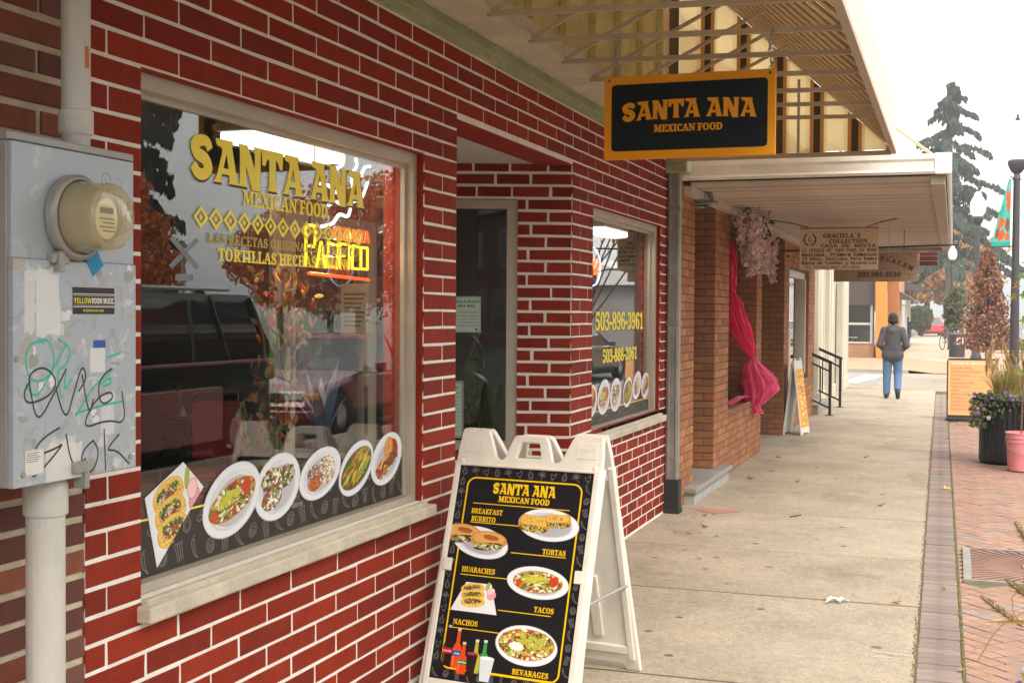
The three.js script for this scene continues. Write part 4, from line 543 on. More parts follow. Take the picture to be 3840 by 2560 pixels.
// ---------------------------------------------------------------- plastic A-frame menu sign in front
{
  const Ht = 1.125, Wd = 0.735, S = 0.703, t = thing('menu_board', 'white plastic A-frame board with the illustrated restaurant menu', 'sandwich board', [-1.766, 0, -5.437]); t.rotation.y = -0.131;
  const pl = M([0.78, 0.75, 0.69], 0.55, { map: rep(mottleSoft, 2), bumpMap: rep(bumpGrain, 3), bumpScale: 0.0006 });
  const tilt = Math.atan2(S / 2, Ht), Ls = Math.hypot(S / 2, Ht); // leaf length along the slope
  const hw = Wd / 2, top = Ls - 0.02; // leaf drawn in its own plane: x across, y up the slope, z thickness outwards
  const outline = () => { // silhouette of one leaf with ears, handle and feet
    const s = new THREE.Shape(), q = [[-hw - 0.012, 0], [-hw + 0.06, 0], [-hw + 0.075, 0.03], [hw - 0.075, 0.03], [hw - 0.06, 0], [hw + 0.012, 0], [hw - 0.012, top - 0.09], [hw - 0.022, top], [hw - 0.155, top], [hw - 0.17, top - 0.03], [hw - 0.205, top - 0.11]];
    q.forEach((p, i) => i ? s.lineTo(...p) : s.moveTo(...p)); s.quadraticCurveTo(hw - 0.215, top - 0.128, hw - 0.245, top - 0.128);
    s.lineTo(0.135, top - 0.128); s.quadraticCurveTo(0.115, top - 0.128, 0.112, top - 0.1); s.lineTo(0.09, top - 0.04); s.quadraticCurveTo(0.083, top - 0.012, 0.055, top - 0.012); s.lineTo(-0.055, top - 0.012); s.quadraticCurveTo(-0.083, top - 0.012, -0.09, top - 0.04); s.lineTo(-0.112, top - 0.1); s.quadraticCurveTo(-0.115, top - 0.128, -0.135, top - 0.128);
    s.lineTo(-hw + 0.245, top - 0.128); s.quadraticCurveTo(-hw + 0.215, top - 0.128, -hw + 0.205, top - 0.11); s.lineTo(-hw + 0.17, top - 0.03); s.lineTo(-hw + 0.155, top); s.lineTo(-hw + 0.022, top); s.lineTo(-hw + 0.012, top - 0.09); s.closePath();
    const h = new THREE.Path(); h.moveTo(-0.062, top - 0.115); h.lineTo(0.062, top - 0.115); h.lineTo(0.047, top - 0.052); h.quadraticCurveTo(0.044, top - 0.044, 0.035, top - 0.044); h.lineTo(-0.035, top - 0.044); h.quadraticCurveTo(-0.044, top - 0.044, -0.047, top - 0.052); h.closePath(); s.holes.push(h); return s;
  };
  const ex = (s, d, bev = 0.006) => new THREE.ExtrudeGeometry(s, { depth: d - 2 * bev, bevelSize: bev, bevelThickness: bev, bevelOffset: -bev, bevelSegments: 3, curveSegments: 6 }).translate(0, 0, bev);
  const leaf = (side, geo) => { geo.rotateX(-tilt * 1); geo.translate(0, 0, 0); const m = new THREE.Matrix4(); if (side < 0) geo.rotateY(Math.PI); geo.translate(0, 0, side * S / 2); return geo; };
  const px0 = -0.328, px1 = 0.328, py0 = 0.055, py1 = Ls - 0.186;
  for (const side of [1, -1]) {
    const f = part(side > 0 ? 'front_leaf' : 'rear_leaf', leaf(side, ex(outline(), 0.028)), pl, t);
    const rim = [[px0 - 0.026, px0, py0 - 0.03, py1 + 0.012], [px1, px1 + 0.026, py0 - 0.03, py1 + 0.012], [px0, px1, py1, py1 + 0.012], [px0, px1, py0 - 0.03, py0]].map(([a, b, c, d]) => leaf(side, RB(a, b, c, d, 0.024, 0.042, 0.004)));
    part('panel_rim', rim, pl, f);
    for (const sx3 of [-1, 1]) { part('panel_clip', leaf(side, RB(sx3 * 0.318 - 0.02, sx3 * 0.318 + 0.02, 0.52, 0.575, 0.03, 0.047, 0.004)), pl, f); part('rivet', leaf(side, new THREE.SphereGeometry(0.013, 12, 8).scale(1, 1, 0.5).translate(sx3 * 0.325, top - 0.145, 0.028)), pl, f); part('ear_panel', leaf(side, RB(sx3 * (hw - 0.09) - 0.05, sx3 * (hw - 0.09) + 0.05, top - 0.105, top - 0.03, 0.026, 0.0305, 0.002)), pl, f);
      for (const hx of [-0.045, 0, 0.045]) part('hinge', leaf(side, new THREE.CylinderGeometry(0.017, 0.017, 0.036, 14).rotateZ(Math.PI / 2).translate(sx3 * (hw - 0.088) + hx, top - 0.006, 0.008)), pl, f); }
    // embossed ribs on the inside
    const rib = (a, b, c, d) => leaf(side, RB(a, b, c, d, -0.014, 0.004, 0.005));
    part('rib', [rib(-hw + 0.005, -hw + 0.035, 0.06, top - 0.14), rib(hw - 0.035, hw - 0.005, 0.06, top - 0.14), rib(-hw + 0.035, hw - 0.035, 0.09, 0.13), rib(-hw + 0.035, hw - 0.035, top - 0.2, top - 0.15), ...[-0.22, -0.12, -0.02, 0.08, 0.18].flatMap((x) => [rib(x, x + 0.05, 0.17, 0.48), rib(x, x + 0.05, 0.54, 0.86)])], pl, f);
  }
  part('spreader_bar', [rod([-hw + 0.01, 0.42, -0.23], [-hw + 0.01, 0.42, 0.23], 0.008), rod([hw - 0.01, 0.42, -0.23], [hw - 0.01, 0.42, 0.23], 0.008)], mat.galvanised, t);
  const maker = textGeo('signs', 0.075, 0.022, 0.002, fSerif).translate(hw - 0.09, top - 0.075, 0.0295);
  // the printed menu
  const menu = canvas(1100, 1750, (c, w, h) => {
    const q = lcg(21); c.fillStyle = '#17151a'; c.fillRect(0, 0, w, h);
    let k = 0; for (let x = 40; x < w; x += 92) for (const y of [42, h - 48]) doodle(c, q, x, y, 46, k++ % 6); for (let y = 130; y < h - 90; y += 96) for (const x of [34, w - 36]) doodle(c, q, x, y, 44, k++ % 6);
    c.strokeStyle = '#f0c40a'; c.lineWidth = 13; c.beginPath(); c.roundRect(82, 96, w - 164, h - 190, 70); c.stroke();
    const yel = '#f1c60c'; drawBig(c, 'SANTA ANA', 556, 218, 520, 92, yel); fitText(c, 'MEXICAN FOOD', 566, 282, 420, 46, yel, 'bold 100px serif', 5);
    const Yv = (y) => { const k = [[0, 0], [0.137, 0.12], [0.256, 0.225], [0.449, 0.385], [0.57, 0.5], [0.7, 0.65], [0.786, 0.745], [0.92, 0.935], [1, 1]], v = y / h; for (let i = 1; i < k.length; i++) if (v <= k[i][0]) return h * (k[i - 1][1] + (k[i][1] - k[i - 1][1]) * (v - k[i - 1][0]) / (k[i][0] - k[i - 1][0])); return y; };
    const line = (x0, x1, y) => { c.strokeStyle = yel; c.lineWidth = 7; c.beginPath(); c.moveTo(x0, Yv(y)); c.lineTo(x1, Yv(y)); c.stroke(); };
    line(150, 940, 352); const head = (t, x, y, ww) => { fitText(c, t, x, Yv(y), ww, 42, yel, 'bold 100px serif', 2); };
    head('BREAKFAST', 276, 448, 262); fitText(c, 'BURRITO', 256, Yv(448) + 64, 206, 42, yel, 'bold 100px serif', 2); line(150, 620, 538); line(520, 960, 800); head('TORTAS', 862, 786, 186); head('HUARACHES', 276, 1000, 278); line(132, 560, 1020); head('TACOS', 842, 1222, 158); line(480, 900, 1240); head('NACHOS', 232, 1376, 206); line(120, 560, 1396); head('BEVARAGES', 800, 1606, 286); line(420, 990, 1624);
    const disc = (x, y, rx, ry, r = 0.06) => plateBase(c, x, y, rx, ry, r);
    const P3 = (cell, x, y, s, sy = 0.72) => { c.save(); c.translate(x, y); c.scale(1, sy); food[cell](c, lcg(31 + cell), 0, 0, s); c.restore(); };
    disc(790, 440, 244, 130); P3(6, 760, 425, 300, 0.62); disc(258, 630, 236, 126, 0.18); P3(7, 232, 592, 330, 0.66); disc(764, 905, 248, 128, 0.06); P3(1, 764, 900, 300, 0.72);
    c.save(); c.beginPath(); c.moveTo(190, 960); c.lineTo(400, 958); c.lineTo(474, 1196); c.lineTo(90, 1196); c.closePath(); c.fillStyle = '#e6e9ef'; c.fill(); c.restore(); P3(0, 290, 1066, 245, 0.72); disc(740, 1402, 246, 156, 0.06); P3(8, 740, 1392, 300, 0.8);
    const bottle = (x, y, hh, col, lab, cap) => { c.fillStyle = col; c.beginPath(); c.moveTo(x - 12, y - hh); c.lineTo(x + 12, y - hh); c.lineTo(x + 16, y - hh * 0.66); c.quadraticCurveTo(x + 40, y - hh * 0.56, x + 38, y - hh * 0.4); c.lineTo(x + 36, y); c.lineTo(x - 36, y); c.lineTo(x - 38, y - hh * 0.4); c.quadraticCurveTo(x - 40, y - hh * 0.56, x - 16, y - hh * 0.66); c.fill(); c.fillStyle = cap; c.fillRect(x - 14, y - hh - 14, 28, 20); c.fillStyle = 'rgba(255,255,255,0.35)'; c.fillRect(x - 26, y - hh * 0.5, 7, hh * 0.42); if (lab) { c.fillStyle = lab[0]; c.fillRect(x - 38, y - hh * 0.46, 76, hh * 0.14); c.fillStyle = lab[1]; c.font = 'italic bold 19px serif'; c.textAlign = 'center'; c.fillText(lab[2], x, y - hh * 0.365, 70); } };
    bottle(420, 1664, 250, '#3f9a48', null, '#d8d8d0'); bottle(352, 1668, 250, '#b9b23a', null, '#d8d8d0'); bottle(196, 1650, 300, '#d8500f', ['#2a54a5', '#ffffff', 'Soda'], '#c9c9c4'); bottle(116, 1642, 310, '#2a1512', ['#c4161c', '#ffffff', 'Coca-Cola'], '#b7b7b0'); bottle(250, 1690, 240, '#e0480c', ['#1f7a3a', '#ffffff', 'Jarritos'], '#d0cfc8');
    c.fillStyle = '#2b1417'; c.beginPath(); c.moveTo(280, 1520); c.lineTo(370, 1520); c.lineTo(354, 1700); c.lineTo(296, 1700); c.fill(); c.fillStyle = '#a03a42'; c.beginPath(); c.ellipse(325, 1520, 45, 12, 0, 0, 7); c.fill(); c.fillStyle = '#cfdbe6'; c.beginPath(); c.moveTo(390, 1540); c.lineTo(506, 1540); c.lineTo(484, 1722); c.lineTo(408, 1722); c.fill(); c.fillStyle = '#e9eff5'; c.beginPath(); c.ellipse(448, 1540, 58, 14, 0, 0, 7); c.fill();
  });
  const pg = new THREE.BoxGeometry(px1 - px0, py1 - py0, 0.003).translate(0, (py0 + py1) / 2, 0.031);
  const poster = part('menu_print', leaf(1, pg), new THREE.MeshPhysicalMaterial({ map: menu, roughness: 0.5, specularIntensity: 0.4 }), t);
  part('maker_name', leaf(1, maker), pl, t);
}
// ---------------------------------------------------------------- ground, sidewalk, paving, road
const ground = struct('ground', [uvm(new THREE.PlaneGeometry(2600, 2600).rotateX(-Math.PI / 2).translate(0, -0.17, -600), 0.2)], M([0.17, 0.16, 0.12], 0.95, { map: rep(mottle, 0.5) }));
const asphalt = M([0.11, 0.11, 0.11], 0.9, { map: rep(mottle, 0.7), bumpMap: rep(bumpGrain, 2), bumpScale: 0.004 });
struct('road', [B(3.0, 13.5, -0.3, -0.14, -400, 30)], asphalt);
const concM = [[0.485, 0.41, 0.312], [0.465, 0.392, 0.298], [0.50, 0.425, 0.325]].map((c) => M(c, 0.88, { map: rep(concreteMap, 0.62), bumpMap: rep(bumpLumpy, 3.1), bumpScale: 0.003 }));
const stripX = (z) => -0.205 - 0.0088 * (z + 6) * -1 + 0.058; // left edge of the brick strip
const uvmNone = (g) => g;
const SX = (z) => -0.147 + 0.0088 * (z + 6);
{
  const side = struct('sidewalk'); const zs = [-0.5, -2.2, -3.9, -5.72, -7.57, -9.0, -10.72, -12.68, -14.5, -16.3, -18.1, -19.9, -21.7, -23.5, -25.3, -27.1, -29.3];
  for (let i = 0; i + 1 < zs.length; i++) {
    const z0 = zs[i + 1] + 0.012, z1 = zs[i] - 0.012, tl = R(-0.003, 0.003), s = shapeOf([[-2.9, -z1], [SX(z1) - 0.003, -z1], [SX(z0) - 0.003, -z0], [-2.9, -z0]]);
    const g = new THREE.ExtrudeGeometry(s, { depth: 0.1 - 0.012, bevelSize: 0.009, bevelThickness: 0.006, bevelOffset: -0.009, bevelSegments: 2 }).rotateX(-Math.PI / 2).translate(0, -0.094, 0);
    part('slab', uvm(g), concM[i % 3], side).position.y = tl * 0.5;
  }
  part('bed', B(-2.95, 3.0, -0.16, -0.045, -29.3, 0), M([0.06, 0.05, 0.035], 0.95), side).userData.kind = 'stuff';
  for (const z of zs.slice(1, -1)) part('joint_filler', B(-2.9, SX(z) - 0.003, -0.05, -0.0035, z - 0.014, z + 0.014), M([0.085, 0.065, 0.045], 0.95), side).userData.kind = 'stuff';
  const gum = [[-1.5, -8.2], [-1.12, -8.41], [-1.39, -6.84], [-1.28, -6.06], [-1.5, -8.61], [-1.76, -8.81], [-0.34, -6.57], [-1.48, -6.49], [-1.89, -8.46], [-1.33, -9.24], [-0.72, -9.36], [-1.0, -7.2], [-0.8, -10.2], [-1.7, -11.6], [-1.1, -13.2], [-0.6, -12.2]];
  const gm = M([0.14, 0.12, 0.10], 0.9); for (const [x, z] of gum) part('gum_spot', new THREE.CylinderGeometry(R(0.012, 0.022), R(0.016, 0.026), 0.002, 10).scale(1.2, 1, 1).translate(x, 0.0012, z), gm, side);
  { // stains soaked into the concrete
    const al = fbmTex(128, [[5, 1], [11, 0.7], [30, 0.5]], (v, x, y) => { const r = Math.hypot(x - 0.5, y - 0.5) * 2; return g3(clamp((1 - r) * 1.6) * clamp((v - 0.32) * 3.2)); });
    const sm = [[0.16, 0.12, 0.085, 0.15], [0.24, 0.19, 0.14, 0.17], [0.7, 0.64, 0.54, 0.22]].map(([r, g, b, o]) => M([r, g, b], 0.95, { alphaMap: al, transparent: true, opacity: o, depthWrite: false }));
    for (const [x, z, w, d, k] of [[-1.5, -7.0, 0.9, 1.1, 1], [-0.7, -6.3, 1.0, 0.8, 2], [-0.55, -8.4, 0.9, 1.0, 0], [-1.2, -9.8, 1.2, 1.0, 1], [-0.5, -10.0, 0.7, 0.9, 2], [-1.9, -9.6, 0.6, 1.4, 0], [-1.7, -12.0, 0.8, 1.6, 0], [-0.9, -12.0, 1.0, 1.2, 1], [-2.0, -14.6, 0.5, 2.0, 0], [-1.2, -14.6, 1.2, 1.5, 1], [-0.6, -17, 0.9, 2.4, 1], [-1.8, -16.8, 0.8, 2.0, 0], [-1.2, -20, 1.2, 2.6, 1], [-0.9, -5.6, 0.8, 0.7, 1], [-1.8, -8.0, 0.7, 1.2, 0], [-0.3, -13.5, 0.5, 1.8, 0], [-1.0, -24, 1.3, 4, 1]]) part('stain', uvmNone(new THREE.PlaneGeometry(w, d).rotateX(-1.5708).rotateY(R(-0.4, 0.4)).translate(x, 0.0022 + rnd() * 0.001, z)), sm[k], side);
  }
  const sg = new THREE.ShapeGeometry(shapeOf(Array.from({ length: 24 }, (_, i) => { const a = i / 24 * 6.283, r = 1 + 0.2 * Math.sin(a * 3) + R(-0.1, 0.1); return [0.17 * Math.cos(a) * r, 0.1 * Math.sin(a) * r]; }))).rotateX(-Math.PI / 2).translate(-1.86, 0.0035, -10.65);
  part('paint_stain', sg, M([0.42, 0.2, 0.15], 0.9), side, 'faded red paint stain near the downspout');
  part('scuff_mark', [new THREE.PlaneGeometry(0.17, 0.006).rotateX(-1.5708).rotateY(-0.1).translate(-0.27, 0.004, -6.46), new THREE.PlaneGeometry(0.13, 0.004).rotateX(-1.5708).translate(-0.29, 0.004, -6.38)], M([0.75, 0.74, 0.72], 0.9), side);
}
const paverTone = [[0.285, 0.22, 0.195], [0.26, 0.20, 0.18], [0.31, 0.24, 0.21], [0.25, 0.20, 0.185], [0.37, 0.23, 0.17]].map((c) => P(c, 0.85, { specularIntensity: 0.5, map: rep(mottle, 3), bumpMap: rep(bumpGrain, 5), bumpScale: 0.001 }));
{
  const st = struct('paving_strip'), vs = [0, 1, 2].map(() => RB(-0.1, 0.1, -0.06, 0, -0.046, 0.046, 0.004, 1));
  let i = 0; for (let z = -4.6; z > -28.2; z -= 0.1005, i++) { const m = part('paver', vs[i % 3], rnd() < 0.05 ? paverTone[4] : paverTone[Math.floor(rnd() * 4)], st); at(m, SX(z) + 0.107 + R(-0.002, 0.002), R(-0.004, 0.002), z, R(-0.01, 0.01), 0.0088 + R(-0.008, 0.008), R(-0.008, 0.008)); }
}
const herr = [[0.38, 0.225, 0.16], [0.35, 0.21, 0.155], [0.41, 0.25, 0.18], [0.33, 0.21, 0.165], [0.33, 0.25, 0.22]].map((c) => M(c, 0.88, { map: rep(mottle, 3), bumpMap: rep(bumpGrain, 5), bumpScale: 0.001 }));
{
  const hp = struct('brick_paving'); part('joint_sand', [B(0.02, 1.76, -0.04, -0.017, -21.05, -9.63), B(0.02, 1.76, -0.04, -0.017, -8.44, -4), B(0.02, 0.09, -0.04, -0.017, -9.63, -8.44), B(1.27, 1.76, -0.04, -0.017, -9.63, -8.44)], M([0.15, 0.14, 0.06], 0.95, { map: rep(mottle, 4) }), hp).userData.kind = 'stuff';
  const vs = [0, 1, 2].map(() => RB(-0.096, 0.096, -0.06, 0, -0.046, 0.046, 0.004, 1)), list = [], c = Math.SQRT1_2;
  const GR = [0.075, 1.285, -9.66, -8.41];
  for (let i = -330; i < 330; i++) for (let j = -330; j < 330; j++) {
    const m = (((i - j) % 4) + 4) % 4; if (m !== 0 && m !== 3) continue; const cx = (i + (m === 0 ? 1 : 0.5)) * 0.1, cy = (j + (m === 0 ? 0.5 : 1)) * 0.1;
    const x = (cx - cy) * c + 0.4, z = (cx + cy) * c - 14; if (z > -5.2 || z < -21 || x < SX(z) + 0.15 || x > 1.75) continue; if (x > GR[0] - 0.04 && x < GR[1] + 0.04 && z > GR[2] - 0.04 && z < GR[3] + 0.04) continue;
    const vis = x < 0.056 * -z + 0.12; list.push([x, z, m === 0 ? -Math.PI / 4 : Math.PI / 4, vis ? -z : 100 - z]);
  }
  list.sort((a, b) => a[3] - b[3]); const rest = herr.map(() => []);
  list.forEach(([x, z, r], i) => { const k = rnd() < 0.06 ? 4 : Math.floor(rnd() * 4), y = R(-0.004, 0.0) - 0.006; if (i < 300) at(part('paver', vs[i % 3], herr[k], hp), x, y, z, R(-0.01, 0.01), r + R(-0.01, 0.01), R(-0.01, 0.01)); else { const g = B(-0.096, 0.096, -0.06, 0, -0.046, 0.046); g.rotateY(r); g.translate(x, y, z); rest[k].push(g); } });
  rest.forEach((g, k) => g.length && (part('paver', g, herr[k], hp).userData.kind = 'stuff'));
  part('far_paving', [B(0.1, 3.0, -0.1, -0.002, -29.3, -21.05)], herr[0], hp).userData.kind = 'stuff';
  part('border', [B(1.75, 3.0, -0.1, -0.002, -21.05, -3)], herr[1], hp).userData.kind = 'stuff';
}
struct('kerb', [B(3.0, 3.16, -0.3, 0.0, -29.3, 2), B(3.0, 3.16, -0.3, 0.0, -400, -38)], M([0.42, 0.39, 0.33], 0.85, { map: rep(concreteMap, 0.6) }));
struct('strip_joint', [[-0.01, 0.012], [0.205, 0.226]].map(([a, b]) => { const g = B(a, b, -0.04, -0.004, -28.2, -4.6), p = g.attributes.position; for (let i = 0; i < p.count; i++) p.setX(i, p.getX(i) + SX(p.getZ(i))); return g; }), M([0.13, 0.10, 0.055], 0.95, { map: rep(mottle, 5) }));
{ // moss and dirt in the joints on both sides of the strip
  const gs = [], gd = []; for (let z = -4.6; z > -22; z -= 0.03) { for (const dx of [-0.01, 0.214]) { const n = dx > 0 ? 1 : 0.8; if (rnd() < n) { const s = R(0.004, 0.0095); (rnd() < (dx > 0 ? 0.75 : 0.45) ? gs : gd).push(new THREE.IcosahedronGeometry(s, 0).scale(0.9, 0.45, 1.6).translate(SX(z) + dx + R(-0.006, 0.006), 0.0, z)); } } }
  const m = solo('moss', gs, M([0.16, 0.17, 0.03], 0.95), 'green moss growing in the joints beside the brick strip', 'moss'); m.userData.kind = 'stuff';
  const d = solo('dirt', gd, M([0.16, 0.10, 0.05], 0.95), 'brown dirt filling the joint between concrete and brick strip', 'dirt'); d.userData.kind = 'stuff';
}
{ // cast iron tree grate
  const t = thing('tree_grate', 'rusty square iron tree grate with radiating slots in the brick paving', 'tree grate', [0.68, 0, -9.035]), a = 0.6, m = M([0.33, 0.19, 0.14], 0.7, { metalness: 0.2, map: rep(mottle, 2) });
  part('frame', [B(-a, -a + 0.05, -0.04, 0.004, -a, a), B(a - 0.05, a, -0.04, 0.004, -a, a), B(-a + 0.05, a - 0.05, -0.04, 0.004, -a, -a + 0.03), B(-a + 0.05, a - 0.05, -0.04, 0.004, a - 0.03, a)], M([0.33, 0.30, 0.28], 0.6, { metalness: 0.3, map: rep(mottle, 2) }), t);
  const n = 64; for (let i = 0; i < n; i++) { const an = i / n * Math.PI * 2 + 0.01, ca = Math.cos(an), sa = Math.sin(an), R1 = (a - 0.045) / Math.max(Math.abs(ca), Math.abs(sa)), R0 = 0.24; const w0 = 0.24 * 6.283 / n * 0.5, w1 = R1 * 6.283 / n * 0.55; const g = prism([[R0, -w0 / 2], [R1, -w1 / 2], [R1, w1 / 2], [R0, w0 / 2]], 0.02).rotateX(-Math.PI / 2).rotateY(-an).translate(0, -0.022, 0); part('grate_bar', g, m, t); }
  for (const [r, w] of [[0.225, 0.03], [0.175, 0.025], [0.125, 0.02]]) part('grate_ring', new THREE.TorusGeometry(r, w / 2, 6, 48).scale(1, 1, 0.5).rotateX(Math.PI / 2).translate(0, -0.004, 0), m, t);
  part('pit', B(-a, a, -0.09, -0.042, -a, a), M([0.03, 0.02, 0.015], 1), t);
}
// alley mouth, crossing and the far sidewalk
{
  struct('alley', [B(-40, 3.0, -0.12, -0.004, -37.9, -29.3)], M([0.36, 0.31, 0.24], 0.9, { map: rep(concreteMap, 0.5) }));
  struct('alley_asphalt', [B(-40, -1.75, -0.05, 0.0015, -37.7, -30.2)], M([0.27, 0.25, 0.23], 0.9, { map: rep(mottle, 0.6) }));
  struct('crossing_marking', [new THREE.ShapeGeometry(shapeOf([[-2.55, 32.0], [-2.2, 32.0], [-1.72, 36.3], [-2.28, 36.3]])).rotateX(-Math.PI / 2).translate(0, 0.006, 0)], M([0.78, 0.77, 0.75], 0.7));
  struct('kerb_line', [B(-5, -1.9, 0.0, 0.004, -30.35, -30.2)], M([0.6, 0.42, 0.1], 0.8));
  struct('far_kerb', [B(-40, -1.2, -0.1, 0.1, -38.2, -37.9)], M([0.42, 0.38, 0.32], 0.85, { map: rep(concreteMap, 0.6) }));
  const g = uvm(new THREE.PlaneGeometry(41.8, 10.0, 60, 14).rotateX(-Math.PI / 2).translate(-18, 0.0, -43.1)), p = g.attributes.position; for (let i = 0; i < p.count; i++) p.setY(i, p.getX(i) < -1.3 ? 0.09 : p.getX(i) > -0.5 ? 0.0 : 0.09 * (-0.5 - p.getX(i)) / 0.8); g.computeVertexNormals();
  struct('verge_paving', [g], M([0.42, 0.25, 0.15], 0.9, { map: rep(mottle, 0.9) }));
  struct('far_sidewalk', [B(-3, 0.05, -0.1, 0.004, -150, -47.8)], M([0.50, 0.42, 0.31], 0.9, { map: rep(concreteMap, 0.5) }));
  struct('far_brick_paving', [B(0.05, 3.0, -0.1, 0.003, -150, -37.9)], M([0.42, 0.27, 0.19], 0.9, { map: rep(mottle, 0.9) }));
}
// ---------------------------------------------------------------- tan brick building with bridal shop
const BX = -2.19;
{
  const t = thing('brick_building', 'tan and brown brick shop building with recessed doorways beyond the downspout', 'building', [BX, 0, -16]);
  const loc = (g) => { g.translate(-BX, 0, 16); return g; }, m = mat.darkMortar, H = 3.4;
  const wl = (x0, x1, y0, y1, z0, z1) => loc(B(x0 + 0.003, x1 - 0.003, y0, y1, z0 + 0.003, z1 - 0.003));
  const piers = [[-11.3, -10.47, 0, H], [-13.15, -12.35, 0, H], [-15.53, -15.12, 0, H], [-18.25, -17.7, 0, H], [-21.72, -20.8, 0, H], [-15.15, -13.15, 0, 0.6], [-20.8, -18.25, 0, 0.6], [-12.35, -11.3, 2.75, H], [-17.7, -15.53, 2.75, H], [-20.8, -18.25, 2.3, H], [-15.12, -13.15, 2.5, H]];
  part('wall', piers.map(([a, b, c, d]) => wl(BX - 0.42, BX, c, d, a, b)), m, t);
  const PT = 0.0725, JN = 0.009, LB = 0.205;
  const front = [], ends = [];
  for (const [a, b, c, d] of piers) front.push(...courses(a, b, c, d, LB, JN, [], PT, 0.006, 0.003));
  // faces of the piers that look back towards the eye
  for (const [, b, c, d] of piers.slice(0, 5)) for (const q of courses(0, 0.42, 0, d, LB, JN, [], PT, 0.006, 0.003, 0.1)) ends.push([q[0], q[1], q[2], b]);
  const F = front.map((q) => [...q, null]), all = [...F, ...ends];
  const set = brickSet(LB, PT - JN, 0.012), setF = set, rest = mat.tanBrick.map(() => []);
  const vis = (q) => q[3] === null ? -q[0] + (q[1] > 2.9 ? 40 : 0) : -q[3] + 2 + (q[1] > 2.9 ? 40 : 0) + (q[3] > -11 ? 60 : 0) + (q[0] > 0.3 ? 6 : 0);
  all.sort((p, q) => vis(p) - vis(q));
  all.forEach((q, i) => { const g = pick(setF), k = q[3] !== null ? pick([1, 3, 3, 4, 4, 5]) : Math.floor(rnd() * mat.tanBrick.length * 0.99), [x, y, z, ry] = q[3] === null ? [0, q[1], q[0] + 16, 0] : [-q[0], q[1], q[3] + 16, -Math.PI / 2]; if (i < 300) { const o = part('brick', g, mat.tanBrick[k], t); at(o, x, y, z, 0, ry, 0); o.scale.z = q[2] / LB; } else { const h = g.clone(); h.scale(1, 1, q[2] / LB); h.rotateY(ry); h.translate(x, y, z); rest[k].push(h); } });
  rest.forEach((g, k) => g.length && (part('brickwork', g, mat.tanBrick[k], t).userData.kind = 'stuff'));
  const ledge = M([0.30, 0.13, 0.08], 0.8, { map: rep(mottle, 2) });
  part('window_ledge', loc(RB(BX - 0.42, BX + 0.012, 0.6, 0.638, -15.15, -13.15, 0.006)), ledge, t); part('window_ledge', loc(RB(BX - 0.42, BX + 0.012, 0.6, 0.65, -20.8, -18.25, 0.006)), ledge, t);
  const dark = M([0.035, 0.03, 0.03], 0.8), wt = M([0.66, 0.62, 0.54], 0.55, { map: rep(mottleSoft, 2) });
  const w1 = part('window', [loc(B(BX - 0.40, BX - 0.34, 0.64, 0.7, -15.12, -13.15)), loc(B(BX - 0.40, BX - 0.34, 2.4, 2.5, -15.12, -13.15)), loc(B(BX - 0.40, BX - 0.34, 0.7, 2.4, -13.22, -13.15)), loc(B(BX - 0.40, BX - 0.34, 0.7, 2.4, -15.12, -15.05))], mat.darkMetal, t); part('pane', loc(B(BX - 0.375, BX - 0.371, 0.7, 2.4, -15.05, -13.22)), mat.glass, w1);
  const w2 = part('window', [loc(B(BX - 0.2, BX - 0.06, 0.65, 0.72, -20.8, -18.25)), loc(B(BX - 0.2, BX - 0.06, 2.2, 2.3, -20.8, -18.25)), loc(B(BX - 0.2, BX - 0.04, 0.72, 2.2, -18.45, -18.25)), loc(B(BX - 0.2, BX - 0.04, 0.72, 2.2, -20.8, -20.66)), loc(B(BX - 0.18, BX - 0.05, 0.72, 1.35, -18.9, -18.45)), loc(B(BX - 0.18, BX - 0.03, 1.35, 1.40, -18.95, -18.25))], wt, t); part('pane', loc(B(BX - 0.12, BX - 0.116, 0.72, 2.2, -20.66, -18.9)), mat.glass, w2);
  for (const [a, b] of [[-12.35, -11.3], [-17.7, -15.53]]) { const d = part('door', [loc(B(BX - 0.95, BX - 0.9, 0.14, 2.2, a, a + 0.12)), loc(B(BX - 0.95, BX - 0.9, 0.14, 2.2, b - 0.12, b)), loc(B(BX - 0.95, BX - 0.9, 2.1, 2.75, a + 0.12, b - 0.12)), loc(B(BX - 0.95, BX - 0.9, 0.14, 0.4, a + 0.12, b - 0.12))], mat.darkMetal, t); part('pane', loc(B(BX - 0.93, BX - 0.925, 0.4, 2.1, a + 0.12, b - 0.12)), mat.glass, d); part('side_wall', [loc(B(BX - 0.9, BX - 0.42, 0, 2.75, a - 0.05, a)), loc(B(BX - 0.9, BX - 0.42, 0, 2.75, b, b + 0.05))], mat.tanBrick[3], t); }
  part('interior_wall', [loc(B(-6.2, -6.1, 0, 3.4, -21.7, -10.6)), loc(B(-6.1, BX - 0.42, 3.0, 3.1, -21.7, -10.65)), loc(B(-6.1, BX - 0.42, 0, 0.1, -21.7, -10.65)), loc(B(-6.1, BX - 0.42, 0.1, 3.0, -21.72, -21.65))], dark, t);
  part('parapet', loc(B(-6.2, BX - 0.03, 3.4, 4.2, -21.72, -10.6)), mat.tanBrick[4], t);
}
{
  const t = thing('doorway_step', 'grey concrete step with rounded nosing in front of the first brick doorway', 'step', [-2.3, 0, -11.84]), m = M([0.36, 0.35, 0.33], 0.85, { map: rep(concreteMap, 0.9), bumpMap: rep(bumpLumpy, 3), bumpScale: 0.003 });
  part('riser', B(-0.8, 0.2, 0, 0.095, -0.88, 0.90), M([0.42, 0.43, 0.43], 0.8, { map: rep(mottle, 2) }), t); part('tread', RB(-0.8, 0.235, 0.095, 0.15, -0.91, 0.94, 0.018, 3), m, t);
}
